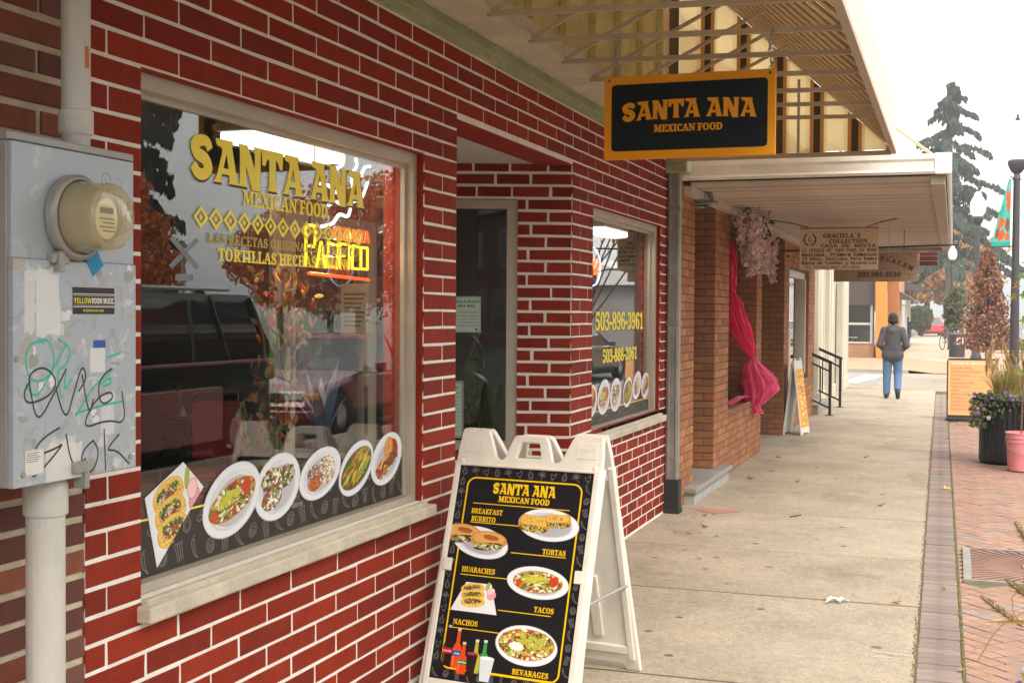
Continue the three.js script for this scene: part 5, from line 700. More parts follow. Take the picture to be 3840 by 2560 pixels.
{
  const t = thing('downspout', 'grey square metal downspout with black boot between the red and tan brick walls', 'downspout', [-2.19, 0, -10.44]), m = M([0.33, 0.33, 0.30], 0.5, { metalness: 0.3, map: rep(mottle, 2) });
  part('pipe', [prism([[-0.05, -0.04], [-0.03, -0.045], [-0.02, -0.038], [0.02, -0.038], [0.03, -0.045], [0.05, -0.04], [0.05, 0.04], [-0.05, 0.04]], 2.55).rotateX(-Math.PI / 2).translate(0, 0.27, 0)], m, t);
  part('boot', [RB(-0.06, 0.065, 0.03, 0.28, -0.06, 0.06, 0.01), RB(-0.07, 0.075, 0.0, 0.04, -0.07, 0.07, 0.008)], mat.rubber, t); part('strap', [RB(-0.055, 0.056, 1.55, 1.58, -0.05, 0.05, 0.003), RB(-0.055, 0.056, 2.5, 2.53, -0.05, 0.05, 0.003)], m, t);
  part('outlet', RB(-0.09, 0.12, 2.80, 2.93, -0.09, 0.10, 0.02), mat.greenTrim, t);
}
// ---------------------------------------------------------------- flat white canopy
{
  const t = thing('flat_canopy', 'flat canopy with white fascia and ribbed brown soffit over the brick shops', 'canopy', [-1.1, 2.75, -16.2]);
  const loc = (g) => { g.translate(1.1, -2.75, 16.2); return g; }, wh = M([0.84, 0.81, 0.75], 0.45, { map: rep(mottleSoft, 1.4) });
  const sof = [0.58, 0.49, 0.62, 0.44].map((k) => M([k, k * 0.84, k * 0.69], 0.65, { map: rep(mottleSoft, 1) }));
  let i = 0; for (let z = -10.78; z > -21.6; z -= 0.18, i++) part('soffit_panel', loc(new THREE.ExtrudeGeometry(shapeOf([[0, 0.03], [0, 0.012], [0.02, 0], [0.06, 0], [0.07, 0.012], [0.10, 0.012], [0.11, 0.0], [0.155, 0.0], [0.165, 0.02], [0.177, 0.02], [0.177, 0.03]]), { depth: 2.02, bevelEnabled: false }).rotateY(Math.PI / 2).translate(-2.13, 2.735 + R(-0.003, 0.003), z)), i > 3 && i < 7 ? sof[2] : sof[(i * 7) % 4], t);
  const prof = [[0, 2.77], [0.02, 2.77], [0.035, 2.79], [0.02, 2.81], [0.02, 2.87], [0.035, 2.89], [0.035, 2.93], [0, 2.93]];
  part('fascia', [loc(prism(prof, 2.16).rotateY(-Math.PI / 2).translate(-0.035, 0, -10.72))], wh, t);
  part('fascia', [loc(prism(prof, 11.0).rotateY(0).translate(-0.07, 0, -21.72))], wh, t); part('fascia_end', loc(RB(-0.16, -0.03, 2.765, 2.935, -10.74, -10.68, 0.01)), wh, t);
  part('edge_beam', [loc(B(-0.19, -0.08, 2.69, 2.765, -21.7, -10.75)), loc(B(-2.16, -0.19, 2.68, 2.765, -21.72, -21.62))], M([0.42, 0.36, 0.28], 0.6, { map: rep(mottle, 2) }), t);
  part('roof', loc(B(-2.19, -0.05, 2.905, 2.92, -21.7, -10.74)), wh, t);
  part('wall_angle', loc(B(-2.185, -2.11, 2.66, 2.73, -21.6, -10.76)), mat.creamPaint, t);
  for (const z of [-11.4, -20.9]) part('tie_rod', loc(rod([-2.19, 4.6, z], [-0.1, 2.93, z], 0.014)), mat.barPaint, t);
}
// floodlight by the canopy corner
{
  const t = thing('wall_floodlight', 'weathered grey floodlight with ribbed head on the brick pier under the canopy', 'outdoor lamp', [-2.15, 2.55, -11.4]), m = mat.galvanised;
  part('bracket', [RB(0.02, 0.09, 0.2, 0.29, -0.04, 0.04, 0.008), rod([0.06, 0.22, 0], [0.1, 0.08, 0.0], 0.028, 0.02), rod([0.1, 0.09, 0], [0.06, 0.06, 0.05], 0.02)], m, t);
  const hd = part('lamp_head', [lathe([[0.0001, 0.035], [0.04, 0.033], [0.09, 0.02], [0.10, 0], [0.085, 0], [0.0001, 0.012]], 24).scale(1.9, 1, 0.75).rotateZ(0.12)], m, t); hd.position.set(-0.02, 0.06, 0.05);
  for (let k = -3; k <= 3; k++) part('cooling_fin', RB(-0.14, 0.1, 0.0, 0.012, -0.004, 0.004, 0.002).rotateZ(0.1), m, hd).position.set(0.02, 0.03, k * 0.018);
  part('lens', lathe([[0.0001, -0.03], [0.05, -0.022], [0.07, 0], [0.0001, 0.0]], 20), P([0.5, 0.48, 0.4], 0.1, { transmission: 0.5, thickness: 0 }), t).position.set(-0.02, 0.06, 0.05);
  part('cable', tube([[0.06, 0.29, 0], [0.1, 0.36, 0.02], [0.12, 0.42, 0.0], [0.2, 0.46, 0.03]], 0.004, 20, 5), mat.black, t);
}
// hanging silk flowers
{
  const t = thing('flower_garland', 'drooping pale pink artificial flower garland hung under the canopy by the wall', 'flowers', [-2.05, 2.2, -13.9]);
  const pet = [[0.78, 0.62, 0.58], [0.85, 0.70, 0.66], [0.68, 0.52, 0.50]].map((c) => P(c, 0.9, { transmission: 0.25, thickness: 0 })), gn = [M([0.03, 0.06, 0.02], 0.8), M([0.06, 0.10, 0.025], 0.8)];
  const petal = (s) => { const g = new THREE.PlaneGeometry(s, s * 1.2, 1, 2), p = g.attributes.position; for (let i = 0; i < p.count; i++) p.setZ(i, -((p.getY(i) / s) ** 2) * s * 0.7 + Math.abs(p.getX(i)) * 0.4); g.computeVertexNormals(); return g; };
  for (let k = 0; k < 30; k++) { // racemes: start on a sagging line, hang down
    const u = k / 29, z = 0.95 - u * 1.9 + R(-0.12, 0.12), x = R(-0.12, 0.14), y0 = R(0.32, 0.56) - Math.abs(u - 0.25) * 0.1, L = R(0.28, 0.46) * (0.8 + 0.5 * Math.sin(u * 3.14)); const gs = [];
    for (let i = 0; i < 70; i++) { const f = Math.sqrt(rnd()), r = 0.085 * (1 - f * 0.55), a = R(0, 6.28); const g = petal(R(0.024, 0.044)); g.rotateX(R(-1.2, 1.2)); g.rotateY(R(0, 6.28)); g.rotateZ(R(-0.7, 0.7)); g.translate(x + Math.cos(a) * r * rnd(), y0 - f * L, z + Math.sin(a) * r * rnd()); gs.push(g); }
    part('flower_cluster', gs, pet[k % 3], t).userData.kind = 'stuff';
  }
  for (let k = 0; k < 2; k++) { const gs = []; for (let i = 0; i < 60; i++) { const u = rnd(), g = leafBlade(R(0.05, 0.09), 0.028, R(0.2, 0.8), 3); g.rotateX(R(0, 3)); g.rotateY(R(0, 6.28)); g.rotateZ(R(-1, 1)); g.translate(R(-0.1, 0.25), R(0.22, 0.6) - 0.12 * u, 1.05 - 2.1 * u); gs.push(g); } part('foliage', gs, gn[k], t).userData.kind = 'stuff'; }
  part('cord', tube([[0, 0.55, 1.0], [0.1, 0.5, 0.3], [0.1, 0.48, -0.5], [0, 0.5, -1.1]], 0.006, 30, 5), mat.black, t);
  const rd = M([0.4, 0.02, 0.03], 0.7); for (const [x, y, z] of [[0.12, 0.3, 0.7], [0.15, 0.1, 0.55], [0.2, 0.2, 0]]) part('red_bloom', new THREE.IcosahedronGeometry(0.022, 1).translate(x, y, z), rd, t);
}
// pink tulle swag
{
  const t = thing('fabric_swag', 'bright pink tulle swag with knots and a puffed end on the window ledge', 'fabric', [-2.2, 0.6, -14.7]);
  const pk = P([1.0, 0.015, 0.2], 0.9, { transmission: 0.6, thickness: 0 }), pl = P([1.0, 0.13, 0.34], 0.75, { transmission: 0.4, thickness: 0 });
  const swag = (path, rs, folds, amp, sd) => { const c = new THREE.CatmullRomCurve3(path.map((p) => V(...p))), nu = 60, nv = 72, pos = [], idx = []; for (let i = 0; i <= nu; i++) { const u = i / nu, p = c.getPoint(u), k = u * (rs.length - 1), a = Math.floor(k), r = rs[a] + ((rs[a + 1] ?? rs[a]) - rs[a]) * (k - a); for (let j = 0; j <= nv; j++) { const th = j / nv * 6.2832, rr = r * (1 + amp * 1.3 * Math.sin(folds * th + sd + 1.6 * Math.sin(u * 5 + sd)) + amp * 0.9 * Math.sin((folds * 2 + 1) * th + sd * 2 + u * 7) + amp * 0.6 * Math.sin((folds * 3 + 2) * th - u * 9) + amp * 0.8 * Math.sin(u * 22 + th * 2 + sd) * Math.sin(th * 3)); pos.push(p.x + Math.cos(th) * rr * 0.8, p.y, p.z + Math.sin(th) * rr); } } for (let i = 0; i < nu; i++) for (let j = 0; j < nv; j++) { const q = i * (nv + 1) + j; idx.push(q, q + nv + 1, q + 1, q + 1, q + nv + 1, q + nv + 2); } const g = new THREE.BufferGeometry(); g.setAttribute('position', new THREE.Float32BufferAttribute(pos, 3)); g.setIndex(idx); g.computeVertexNormals(); return g; };
  part('upper_swag', swag([[-0.2, 1.86, 0.35], [-0.19, 1.6, 0.3], [-0.18, 1.42, 0.25], [-0.17, 1.3, 0.23]], [0.05, 0.09, 0.08, 0.06, 0.035], 6, 0.14, 1), pk, t);
  part('middle_swag', swag([[-0.17, 1.3, 0.23], [-0.13, 1.05, 0.2], [-0.06, 0.8, 0.1], [0.02, 0.54, -0.05]], [0.03, 0.10, 0.12, 0.13, 0.12, 0.09, 0.02], 7, 0.13, 2), pk, t);
  part('puffed_bundle', swag([[0.02, 0.54, -0.05], [0.05, 0.42, -0.12], [0.09, 0.28, -0.2], [0.08, 0.13, -0.22], [0.03, 0.0, -0.2]], [0.018, 0.12, 0.18, 0.225, 0.215, 0.17, 0.09], 9, 0.1, 3), pl, t);
  part('tail', swag([[0.02, 0.1, 0.0], [-0.05, 0.12, 0.2], [-0.1, 0.08, 0.45], [-0.14, 0.05, 0.6]], [0.03, 0.05, 0.05, 0.045], 5, 0.2, 4), pk, t);
  part('tail', swag([[0.04, 0.04, -0.2], [0.05, -0.05, -0.2], [0.06, -0.1, -0.21]], [0.04, 0.06, 0.08], 6, 0.2, 5), pl, t);
  part('knot', [new THREE.TorusGeometry(0.028, 0.013, 8, 18).rotateX(1.5).translate(0.02, 0.545, -0.05), new THREE.TorusGeometry(0.03, 0.012, 8, 18).rotateX(1.6).translate(-0.17, 1.3, 0.23)], pk, t);
}
// two shop signs under the canopy
{
  const z = -15.0, t = thing('hanging_sign', 'weathered cream bridal shop sign crowded with Spanish lettering on wires', 'sign', [-1.25, 2.16, z]), w = 0.87, h = 0.465;
  const m = canvas(1100, 590, (c, W, H) => {
    const q = lcg(4); c.fillStyle = '#dcc6a4'; c.fillRect(0, 0, W, H); for (let i = 0; i < 400; i++) { c.fillStyle = q() < 0.5 ? 'rgba(120,90,55,0.08)' : 'rgba(235,215,180,0.10)'; c.fillRect(q() * W, q() * H, 20 + q() * 120, 4 + q() * 14); } c.fillStyle = 'rgba(70,45,25,0.45)'; c.fillRect(80, 40, 760, 5); c.fillRect(900, 38, 120, 5);
    const bk = '#26211d'; c.textAlign = 'center'; fitText(c, 'GRACIELA`S', 590, 128, 530, 60, '#3a3d45', 'bold 100px serif', 5); fitText(c, 'COLLECTION', 680, 206, 540, 58, '#3a3d45', 'bold 100px serif', 5); fitText(c, 'CASA DE NOVIA', 680, 268, 770, 46, bk, 'bold 100px monospace', 2);
    fitText(c, 'LE OFRECE DE TODO PARA SU BODA', 556, 330, 1050, 44, bk, 'bold 100px monospace', 2); fitText(c, 'Bautizos, Primera Comunion', 556, 392, 1050, 44, bk, 'bold 100px monospace', 6); fitText(c, '15 Años, Vestidos Para Damas', 560, 452, 1060, 44, bk, 'bold 100px monospace', 4); fitText(c, 'Renta de Tuxedos y Accesorios', 556, 512, 1050, 44, bk, 'bold 100px monospace', 4); fitText(c, 'TEL. 503-982-0047, 951-0834', 460, 574, 780, 44, '#a54a40', 'bold 100px sans-serif');
    c.strokeStyle = bk; c.lineWidth = 9; for (const s of [-1, 1]) for (let i = 0; i < 11; i++) { const a = 1.57 + s * (0.35 + i * 0.22), x = 142 + Math.cos(a) * 82, y = 150 + Math.sin(a) * 84; c.save(); c.translate(x, y); c.rotate(a + s * 0.9); c.fillStyle = bk; c.beginPath(); c.ellipse(0, 0, 17, 7, 0, 0, 7); c.fill(); c.restore(); } fitText(c, 'G', 142, 186, 54, 66, bk);
  });
  const g = new THREE.BoxGeometry(w, h, 0.02).translate(0, h / 2, 0); const sm = new THREE.MeshStandardMaterial({ map: m, roughness: 0.7 }); const b = new THREE.Mesh(g, [mat.creamPaint, mat.creamPaint, mat.creamPaint, mat.creamPaint, sm, sm]); b.name = 'board'; t.add(b);
  part('top_batten', RB(-w / 2, w / 2, h, h + 0.02, -0.015, 0.018, 0.004), M([0.33, 0.24, 0.17], 0.8), t);
  part('wire', tube([[0.28, h + 0.01, 0], [0.44, 0.53, 0], [0.62, 0.57, 0], [1.08, 0.68, 0]], 0.006, 24, 5), mat.black, t); part('wire', tube([[-0.3, h + 0.01, 0], [-0.55, 0.54, 0], [-0.75, 0.57, 0.02], [-0.93, 0.6, 0]], 0.006, 24, 5), mat.black, t); part('bracket', RB(1.04, 1.1, 0.64, 0.72, -0.04, 0.04, 0.006), mat.black, t); part('wire', rod([0.55, 0.56, 0], [0.55, 0.1, 0], 0.003), mat.galvanised, t);
}
{
  const z = -17.0, t = thing('hanging_sign', 'brown shop sign with arched lettering and phone number partly hidden behind the cream sign', 'sign', [-0.96, 2.075, z]), w = 1.03, h = 0.38;
  const m = canvas(1024, 380, (c, W, H) => { c.fillStyle = '#a58b6c'; c.fillRect(0, 0, W, H); const q = lcg(8); for (let i = 0; i < 200; i++) { c.fillStyle = q() < 0.5 ? 'rgba(50,38,26,0.1)' : 'rgba(150,125,95,0.08)'; c.fillRect(q() * W, q() * H, 30 + q() * 90, 6 + q() * 16); } const put = (s, x, y, r, px, ox = 0) => { c.save(); c.translate(x, y); c.rotate(r); c.textAlign = 'center'; c.font = `bold ${px}px serif`; c.strokeStyle = '#3d1a18'; c.lineWidth = 4; c.strokeText(s, 0, 0); c.fillStyle = '#3d1a18'; c.fillText(s, 0, 0); c.restore(); };
    [...'JERUSALEM'].forEach((ch, i) => { const u = (i - 1.5) / 7; put(ch, 400 + i * 66, 110 + 165 * Math.max(0, u - 0.1) ** 1.7, 0.72 * Math.max(0, u), 74); }); put('503.981.3530', 560, 320, 0, 86); put('~', 930, 320, 0, 60); c.strokeStyle = '#3a221c'; c.lineWidth = 7; c.beginPath(); c.moveTo(500, 235); c.lineTo(570, 180); c.stroke(); });
  const sm = new THREE.MeshStandardMaterial({ map: m, roughness: 0.7 }), ed = M([0.2, 0.14, 0.1], 0.8), b = new THREE.Mesh(new THREE.BoxGeometry(w, h, 0.02).translate(0, h / 2, 0), [ed, ed, ed, ed, sm, sm]); b.name = 'board'; t.add(b);
  part('hanger', [rod([-0.35, h, 0], [-0.35, 0.66, 0], 0.005), rod([0.35, h, 0], [0.35, 0.66, 0], 0.005)], mat.black, t); part('support_bar', rod([-1.2, 0.4, 0], [1.0, 0.46, 0], 0.012), mat.black, t);
}
{ // red sign seen farther along
  const t = thing('hanging_sign', 'dark red sign board with thin pale lines at the far end of the flat canopy', 'sign', [-0.40, 2.46, -21.95]); part('board', RB(-0.14, 0.14, 0, 0.22, -0.02, 0.02, 0.006), M([0.14, 0.025, 0.02], 0.6), t); part('line', [B(-0.14, 0.14, 0.07, 0.076, 0.02, 0.024), B(-0.14, 0.14, 0.145, 0.151, 0.02, 0.024)], M([0.6, 0.5, 0.4], 0.6), t); part('hanger', [rod([-0.1, 0.22, 0], [-0.1, 0.3, 0], 0.006), rod([0.1, 0.22, 0], [0.1, 0.3, 0], 0.006)], mat.black, t);
}
{ // leaning narrow board
  const t = thing('leaning_board', 'narrow white and yellow sandwich board standing beside the brick pier', 'sandwich board', [-2.04, 0, -17.95]), wh = M([0.72, 0.72, 0.70], 0.5), ym = new THREE.MeshStandardMaterial({ roughness: 0.5, map: canvas(200, 400, (c, w, h) => { c.fillStyle = '#e9a81e'; c.fillRect(0, 0, w, h); const q = lcg(2); for (let i = 0; i < 60; i++) { c.fillStyle = ['#f7d77c', '#f2efe8', '#c4642a', '#7d6b4a'][Math.floor(q() * 4)]; c.fillRect(20 + q() * 140, 20 + q() * 350, 10 + q() * 40, 5 + q() * 9); } }) });
  t.rotation.y = Math.PI / 2 - 0.12;
  for (const s of [1, -1]) { const g = (q) => { q.rotateX(-0.12); if (s < 0) q.rotateY(Math.PI); q.translate(0, 0, s * 0.125); return q; }; const l = part('leaf', g(RB(-0.24, 0.24, 0.02, 1.02, -0.012, 0.012, 0.01)), wh, t); part('foot', [g(RB(-0.24, -0.16, 0, 0.06, -0.012, 0.012, 0.005)), g(RB(0.16, 0.24, 0, 0.06, -0.012, 0.012, 0.005))], wh, l); const pn = new THREE.BoxGeometry(0.42, 0.8, 0.003).translate(0, 0.5, 0.0135); part('poster', g(pn), ym, l); }
  part('hinge', [rod([-0.2, 1.03, 0], [-0.1, 1.03, 0], 0.016), rod([0.1, 1.03, 0], [0.2, 1.03, 0], 0.016)], wh, t);
}
// handrails and steps to the next door
{
  const s = thing('entry_steps', 'low concrete entry steps between the black handrails', 'step', [-2.45, 0, -22.4]), m = M([0.37, 0.34, 0.29], 0.9, { map: rep(concreteMap, 0.8) }); part('lower_step', RB(-0.5, 0.36, 0, 0.16, -0.85, 0.9, 0.015), m, s); part('upper_step', RB(-0.5, 0.05, 0.16, 0.32, -0.85, 0.9, 0.015), m, s);
  const rail = (label, z) => { const t = thing('handrail', label, 'handrail', [-1.9, 0, z]), b = mat.darkMetal; const tb = (a, c, w = 0.045) => beam(a, c, w, w); part('post', tb([0, 0, 0], [0, 0.86, 0]), b, t); part('post', tb([-0.62, 0.2, 0], [-0.62, 1.14, 0]), b, t); part('top_rail', [beam([0.03, 0.86, 0], [-0.64, 1.15, 0], 0.045, 0.05)], b, t); part('mid_rail', beam([0, 0.72, 0], [-0.62, 1.0, 0], 0.03, 0.03), b, t); part('bottom_rail', beam([0, 0.12, 0], [-0.62, 0.4, 0], 0.03, 0.03), b, t); for (const k of [0.25, 0.5, 0.75]) part('baluster', beam([-0.62 * k, 0.12 + 0.28 * k, 0], [-0.62 * k, 0.72 + 0.28 * k, 0], 0.02, 0.02), b, t); part('base_plate', RB(-0.06, 0.06, 0, 0.012, -0.06, 0.06, 0.003), b, t); };
  rail('nearer black steel handrail of the entry steps', -21.45); rail('farther black steel handrail of the entry steps', -23.45);
}
// building with pale pilasters
{
  const t = thing('shop_building', 'shop front with cream pilasters and dark doors beyond the tan brick building', 'building', [-2.3, 0, -26]), loc = (g) => { g.translate(2.3, 0, 26); return g; }, cr = M([0.60, 0.55, 0.44], 0.6, { map: rep(mottleSoft, 1) }), dk = M([0.045, 0.045, 0.05], 0.5);
  part('wall', [loc(B(-8, -2.48, 0, 4.4, -29.9, -21.75)), loc(B(-2.48, -2.32, 2.9, 4.4, -30.2, -21.75))], dk, t);
  for (const [a, b] of [[-24.55, -23.35], [-26.75, -25.5], [-30.25, -28.7]]) { const p = part('pilaster', [loc(RB(-2.5, -2.28, 0, 3.0, a, b, 0.01))], cr, t); part('plinth', loc(RB(-2.5, -2.255, 0, 0.25, a - 0.02, b + 0.02, 0.01)), cr, p); part('groove', [loc(B(-2.285, -2.272, 0.25, 2.9, a + 0.25, a + 0.29)), loc(B(-2.285, -2.272, 0.25, 2.9, b - 0.29, b - 0.25))], mat.aluminium, p); }
  for (const [a, b] of [[-23.35, -21.75], [-25.5, -24.55], [-28.7, -26.75]]) { const w = part('door', [loc(B(-2.46, -2.42, 0.1, 2.3, a + 0.05, a + 0.15)), loc(B(-2.46, -2.42, 0.1, 2.3, b - 0.15, b - 0.05)), loc(B(-2.46, -2.42, 2.2, 2.3, a + 0.15, b - 0.15))], mat.darkMetal, t); part('pane', loc(B(-2.45, -2.446, 0.1, 2.2, a + 0.15, b - 0.15)), mat.glass, w); }
  part('cornice', loc(RB(-2.5, -2.2, 2.95, 3.12, -30.3, -21.75, 0.02)), cr, t);
}
// corner building with timber posts beyond the alley
{
  const t = thing('corner_building', 'corner building across the alley with orange timber posts, big windows and brick base', 'building', [-2.6, 0, -49]), loc = (g) => { g.translate(2.6, 0, 49); return g; };
  const tim = M([0.52, 0.24, 0.045], 0.7, { map: rep(mottle, 0.8) }), tim2 = M([0.36, 0.14, 0.04], 0.7, { map: rep(mottle, 0.8) }), br = M([0.38, 0.20, 0.12], 0.9, { map: rep(mottle, 1) }), band = M([0.055, 0.04, 0.038], 0.6), fr = M([0.42, 0.42, 0.40], 0.5);
  part('timber_post', loc(beam([-2.45, 0.1, -48.3], [-2.56, 5.2, -48.3], 0.40, 0.4)), tim, t, 'bright orange timber post at the corner'); part('timber_post', loc(beam([-2.05, 0.1, -48.75], [-2.15, 5.2, -48.75], 0.38, 0.4)), tim2, t, 'darker brown timber post behind the corner post');
  part('wall', [loc(B(-14, -2.75, 2.55, 6, -48.9, -48.5)), loc(B(-14, -2.75, 0, 0.6, -48.9, -48.4)), loc(B(-2.9, -2.5, 2.6, 6, -80, -48.9)), loc(B(-2.9, -2.5, 0, 0.5, -80, -48.9))], br, t);
  part('header', loc(B(-14, -2.78, 2.0, 2.9, -48.48, -48.3)), band, t);
  for (let x = -3.4; x > -8; x -= 1.2) { const w = part('window', [loc(B(x - 0.6, x - 0.55, 0.6, 2.0, -48.45, -48.36)), loc(B(x + 0.52, x + 0.6, 0.6, 2.0, -48.45, -48.36)), loc(B(x - 0.55, x + 0.52, 1.28, 1.36, -48.45, -48.36)), loc(B(x - 0.55, x + 0.52, 0.6, 0.66, -48.45, -48.36))], fr, t); part('pane', loc(B(x - 0.55, x + 0.52, 0.66, 2.0, -48.42, -48.415)), mat.glass, w); }
  part('interior_wall', [loc(B(-14, -3, 0, 3, -53, -52.8))], M([0.12, 0.11, 0.11], 0.9), t);
  for (let z = -51; z > -79; z -= 3.4) { const w = part('window', [loc(B(-2.56, -2.44, 0.5, 2.3, z - 1.4, z - 1.3)), loc(B(-2.56, -2.44, 0.5, 2.3, z + 1.3, z + 1.4)), loc(B(-2.56, -2.44, 2.2, 2.6, z - 1.3, z + 1.3)), loc(B(-2.56, -2.46, 0.5, 0.6, z - 1.3, z + 1.3))], M([0.5, 0.48, 0.44], 0.5), t); part('pane', loc(B(-2.52, -2.515, 0.6, 2.2, z - 1.3, z + 1.3)), mat.glass, w); }
  for (const z of [-54, -64, -74]) part('column', loc(B(-2.62, -2.43, 0, 4.5, z - 0.35, z + 0.35)), M([0.52, 0.36, 0.26], 0.8), t);
  const aw = (z0, z1, y, xo, m) => { part('awning', [loc(new THREE.ExtrudeGeometry(shapeOf([[-2.5, y + 0.62], [xo, y + 0.12], [xo, y - 0.04], [xo - 0.03, y - 0.04], [xo - 0.03, y + 0.1], [-2.5, y + 0.58]]), { depth: z1 - z0, bevelEnabled: false }).translate(0, 0, z0)), loc(prism([[-2.5, y + 0.58], [xo - 0.02, y + 0.1], [-2.5, y + 0.1]], 0.02).translate(0, 0, z1 - 0.03))], m, t); };
  aw(-66, -58, 2.2, -1.65, M([0.10, 0.075, 0.07], 0.8)); aw(-80, -71, 2.85, -1.15, M([0.09, 0.085, 0.095], 0.8));
  part('table', [loc(B(-6, -3.5, 0.75, 0.8, -51, -50)), loc(B(-5.9, -5.8, 0, 0.75, -50.9, -50.8)), loc(B(-3.7, -3.6, 0, 0.75, -50.4, -50.3))], M([0.5, 0.48, 0.45], 0.6), t);
}
// ---------------------------------------------------------------- people
function sdfMesh(bones, res, c, half, k = 0.03) { // tapered capsules joined with a smooth minimum
  const mc = new MarchingCubes(res, new THREE.MeshBasicMaterial(), false, false, 60000); mc.isolation = 0; const f = mc.field, hs = res / 2;
  const bb = bones.map(([a, b, ra, rb, zs = 1]) => ({ a, d: [b[0] - a[0], b[1] - a[1], b[2] - a[2]], ra, rb, zs }));
  for (const q of bb) q.l2 = q.d[0] ** 2 + q.d[1] ** 2 + q.d[2] ** 2 || 1e-9;
  for (let z = 0; z < res; z++) for (let y = 0; y < res; y++) for (let x = 0; x < res; x++) {
    const p = [(x - hs) / hs * half + c[0], (y - hs) / hs * half + c[1], (z - hs) / hs * half + c[2]]; let s = 1e9;
    for (const q of bb) { const e = [p[0] - q.a[0], p[1] - q.a[1], p[2] - q.a[2]], t = clamp((e[0] * q.d[0] + e[1] * q.d[1] + e[2] * q.d[2]) / q.l2); const v = Math.hypot(e[0] - q.d[0] * t, e[1] - q.d[1] * t, (e[2] - q.d[2] * t) * q.zs) - (q.ra + (q.rb - q.ra) * t); const h = Math.max(k - Math.abs(s - v), 0) / k; s = Math.min(s, v) - h * h * k * 0.25; }
    f[x + y * res + z * res * res] = -s;
  }
  mc.update(); const n = mc.count ?? mc.geometry.drawRange.count, pos = new Float32Array(n * 3); for (let i = 0; i < n * 3; i += 3) { pos[i] = mc.positionArray[i] * half + c[0]; pos[i + 1] = mc.positionArray[i + 1] * half + c[1]; pos[i + 2] = mc.positionArray[i + 2] * half + c[2]; }
  let g = new THREE.BufferGeometry(); g.setAttribute('position', new THREE.BufferAttribute(pos, 3)); g = mergeVertices(g, 1e-4); g.computeVertexNormals(); return g;
}
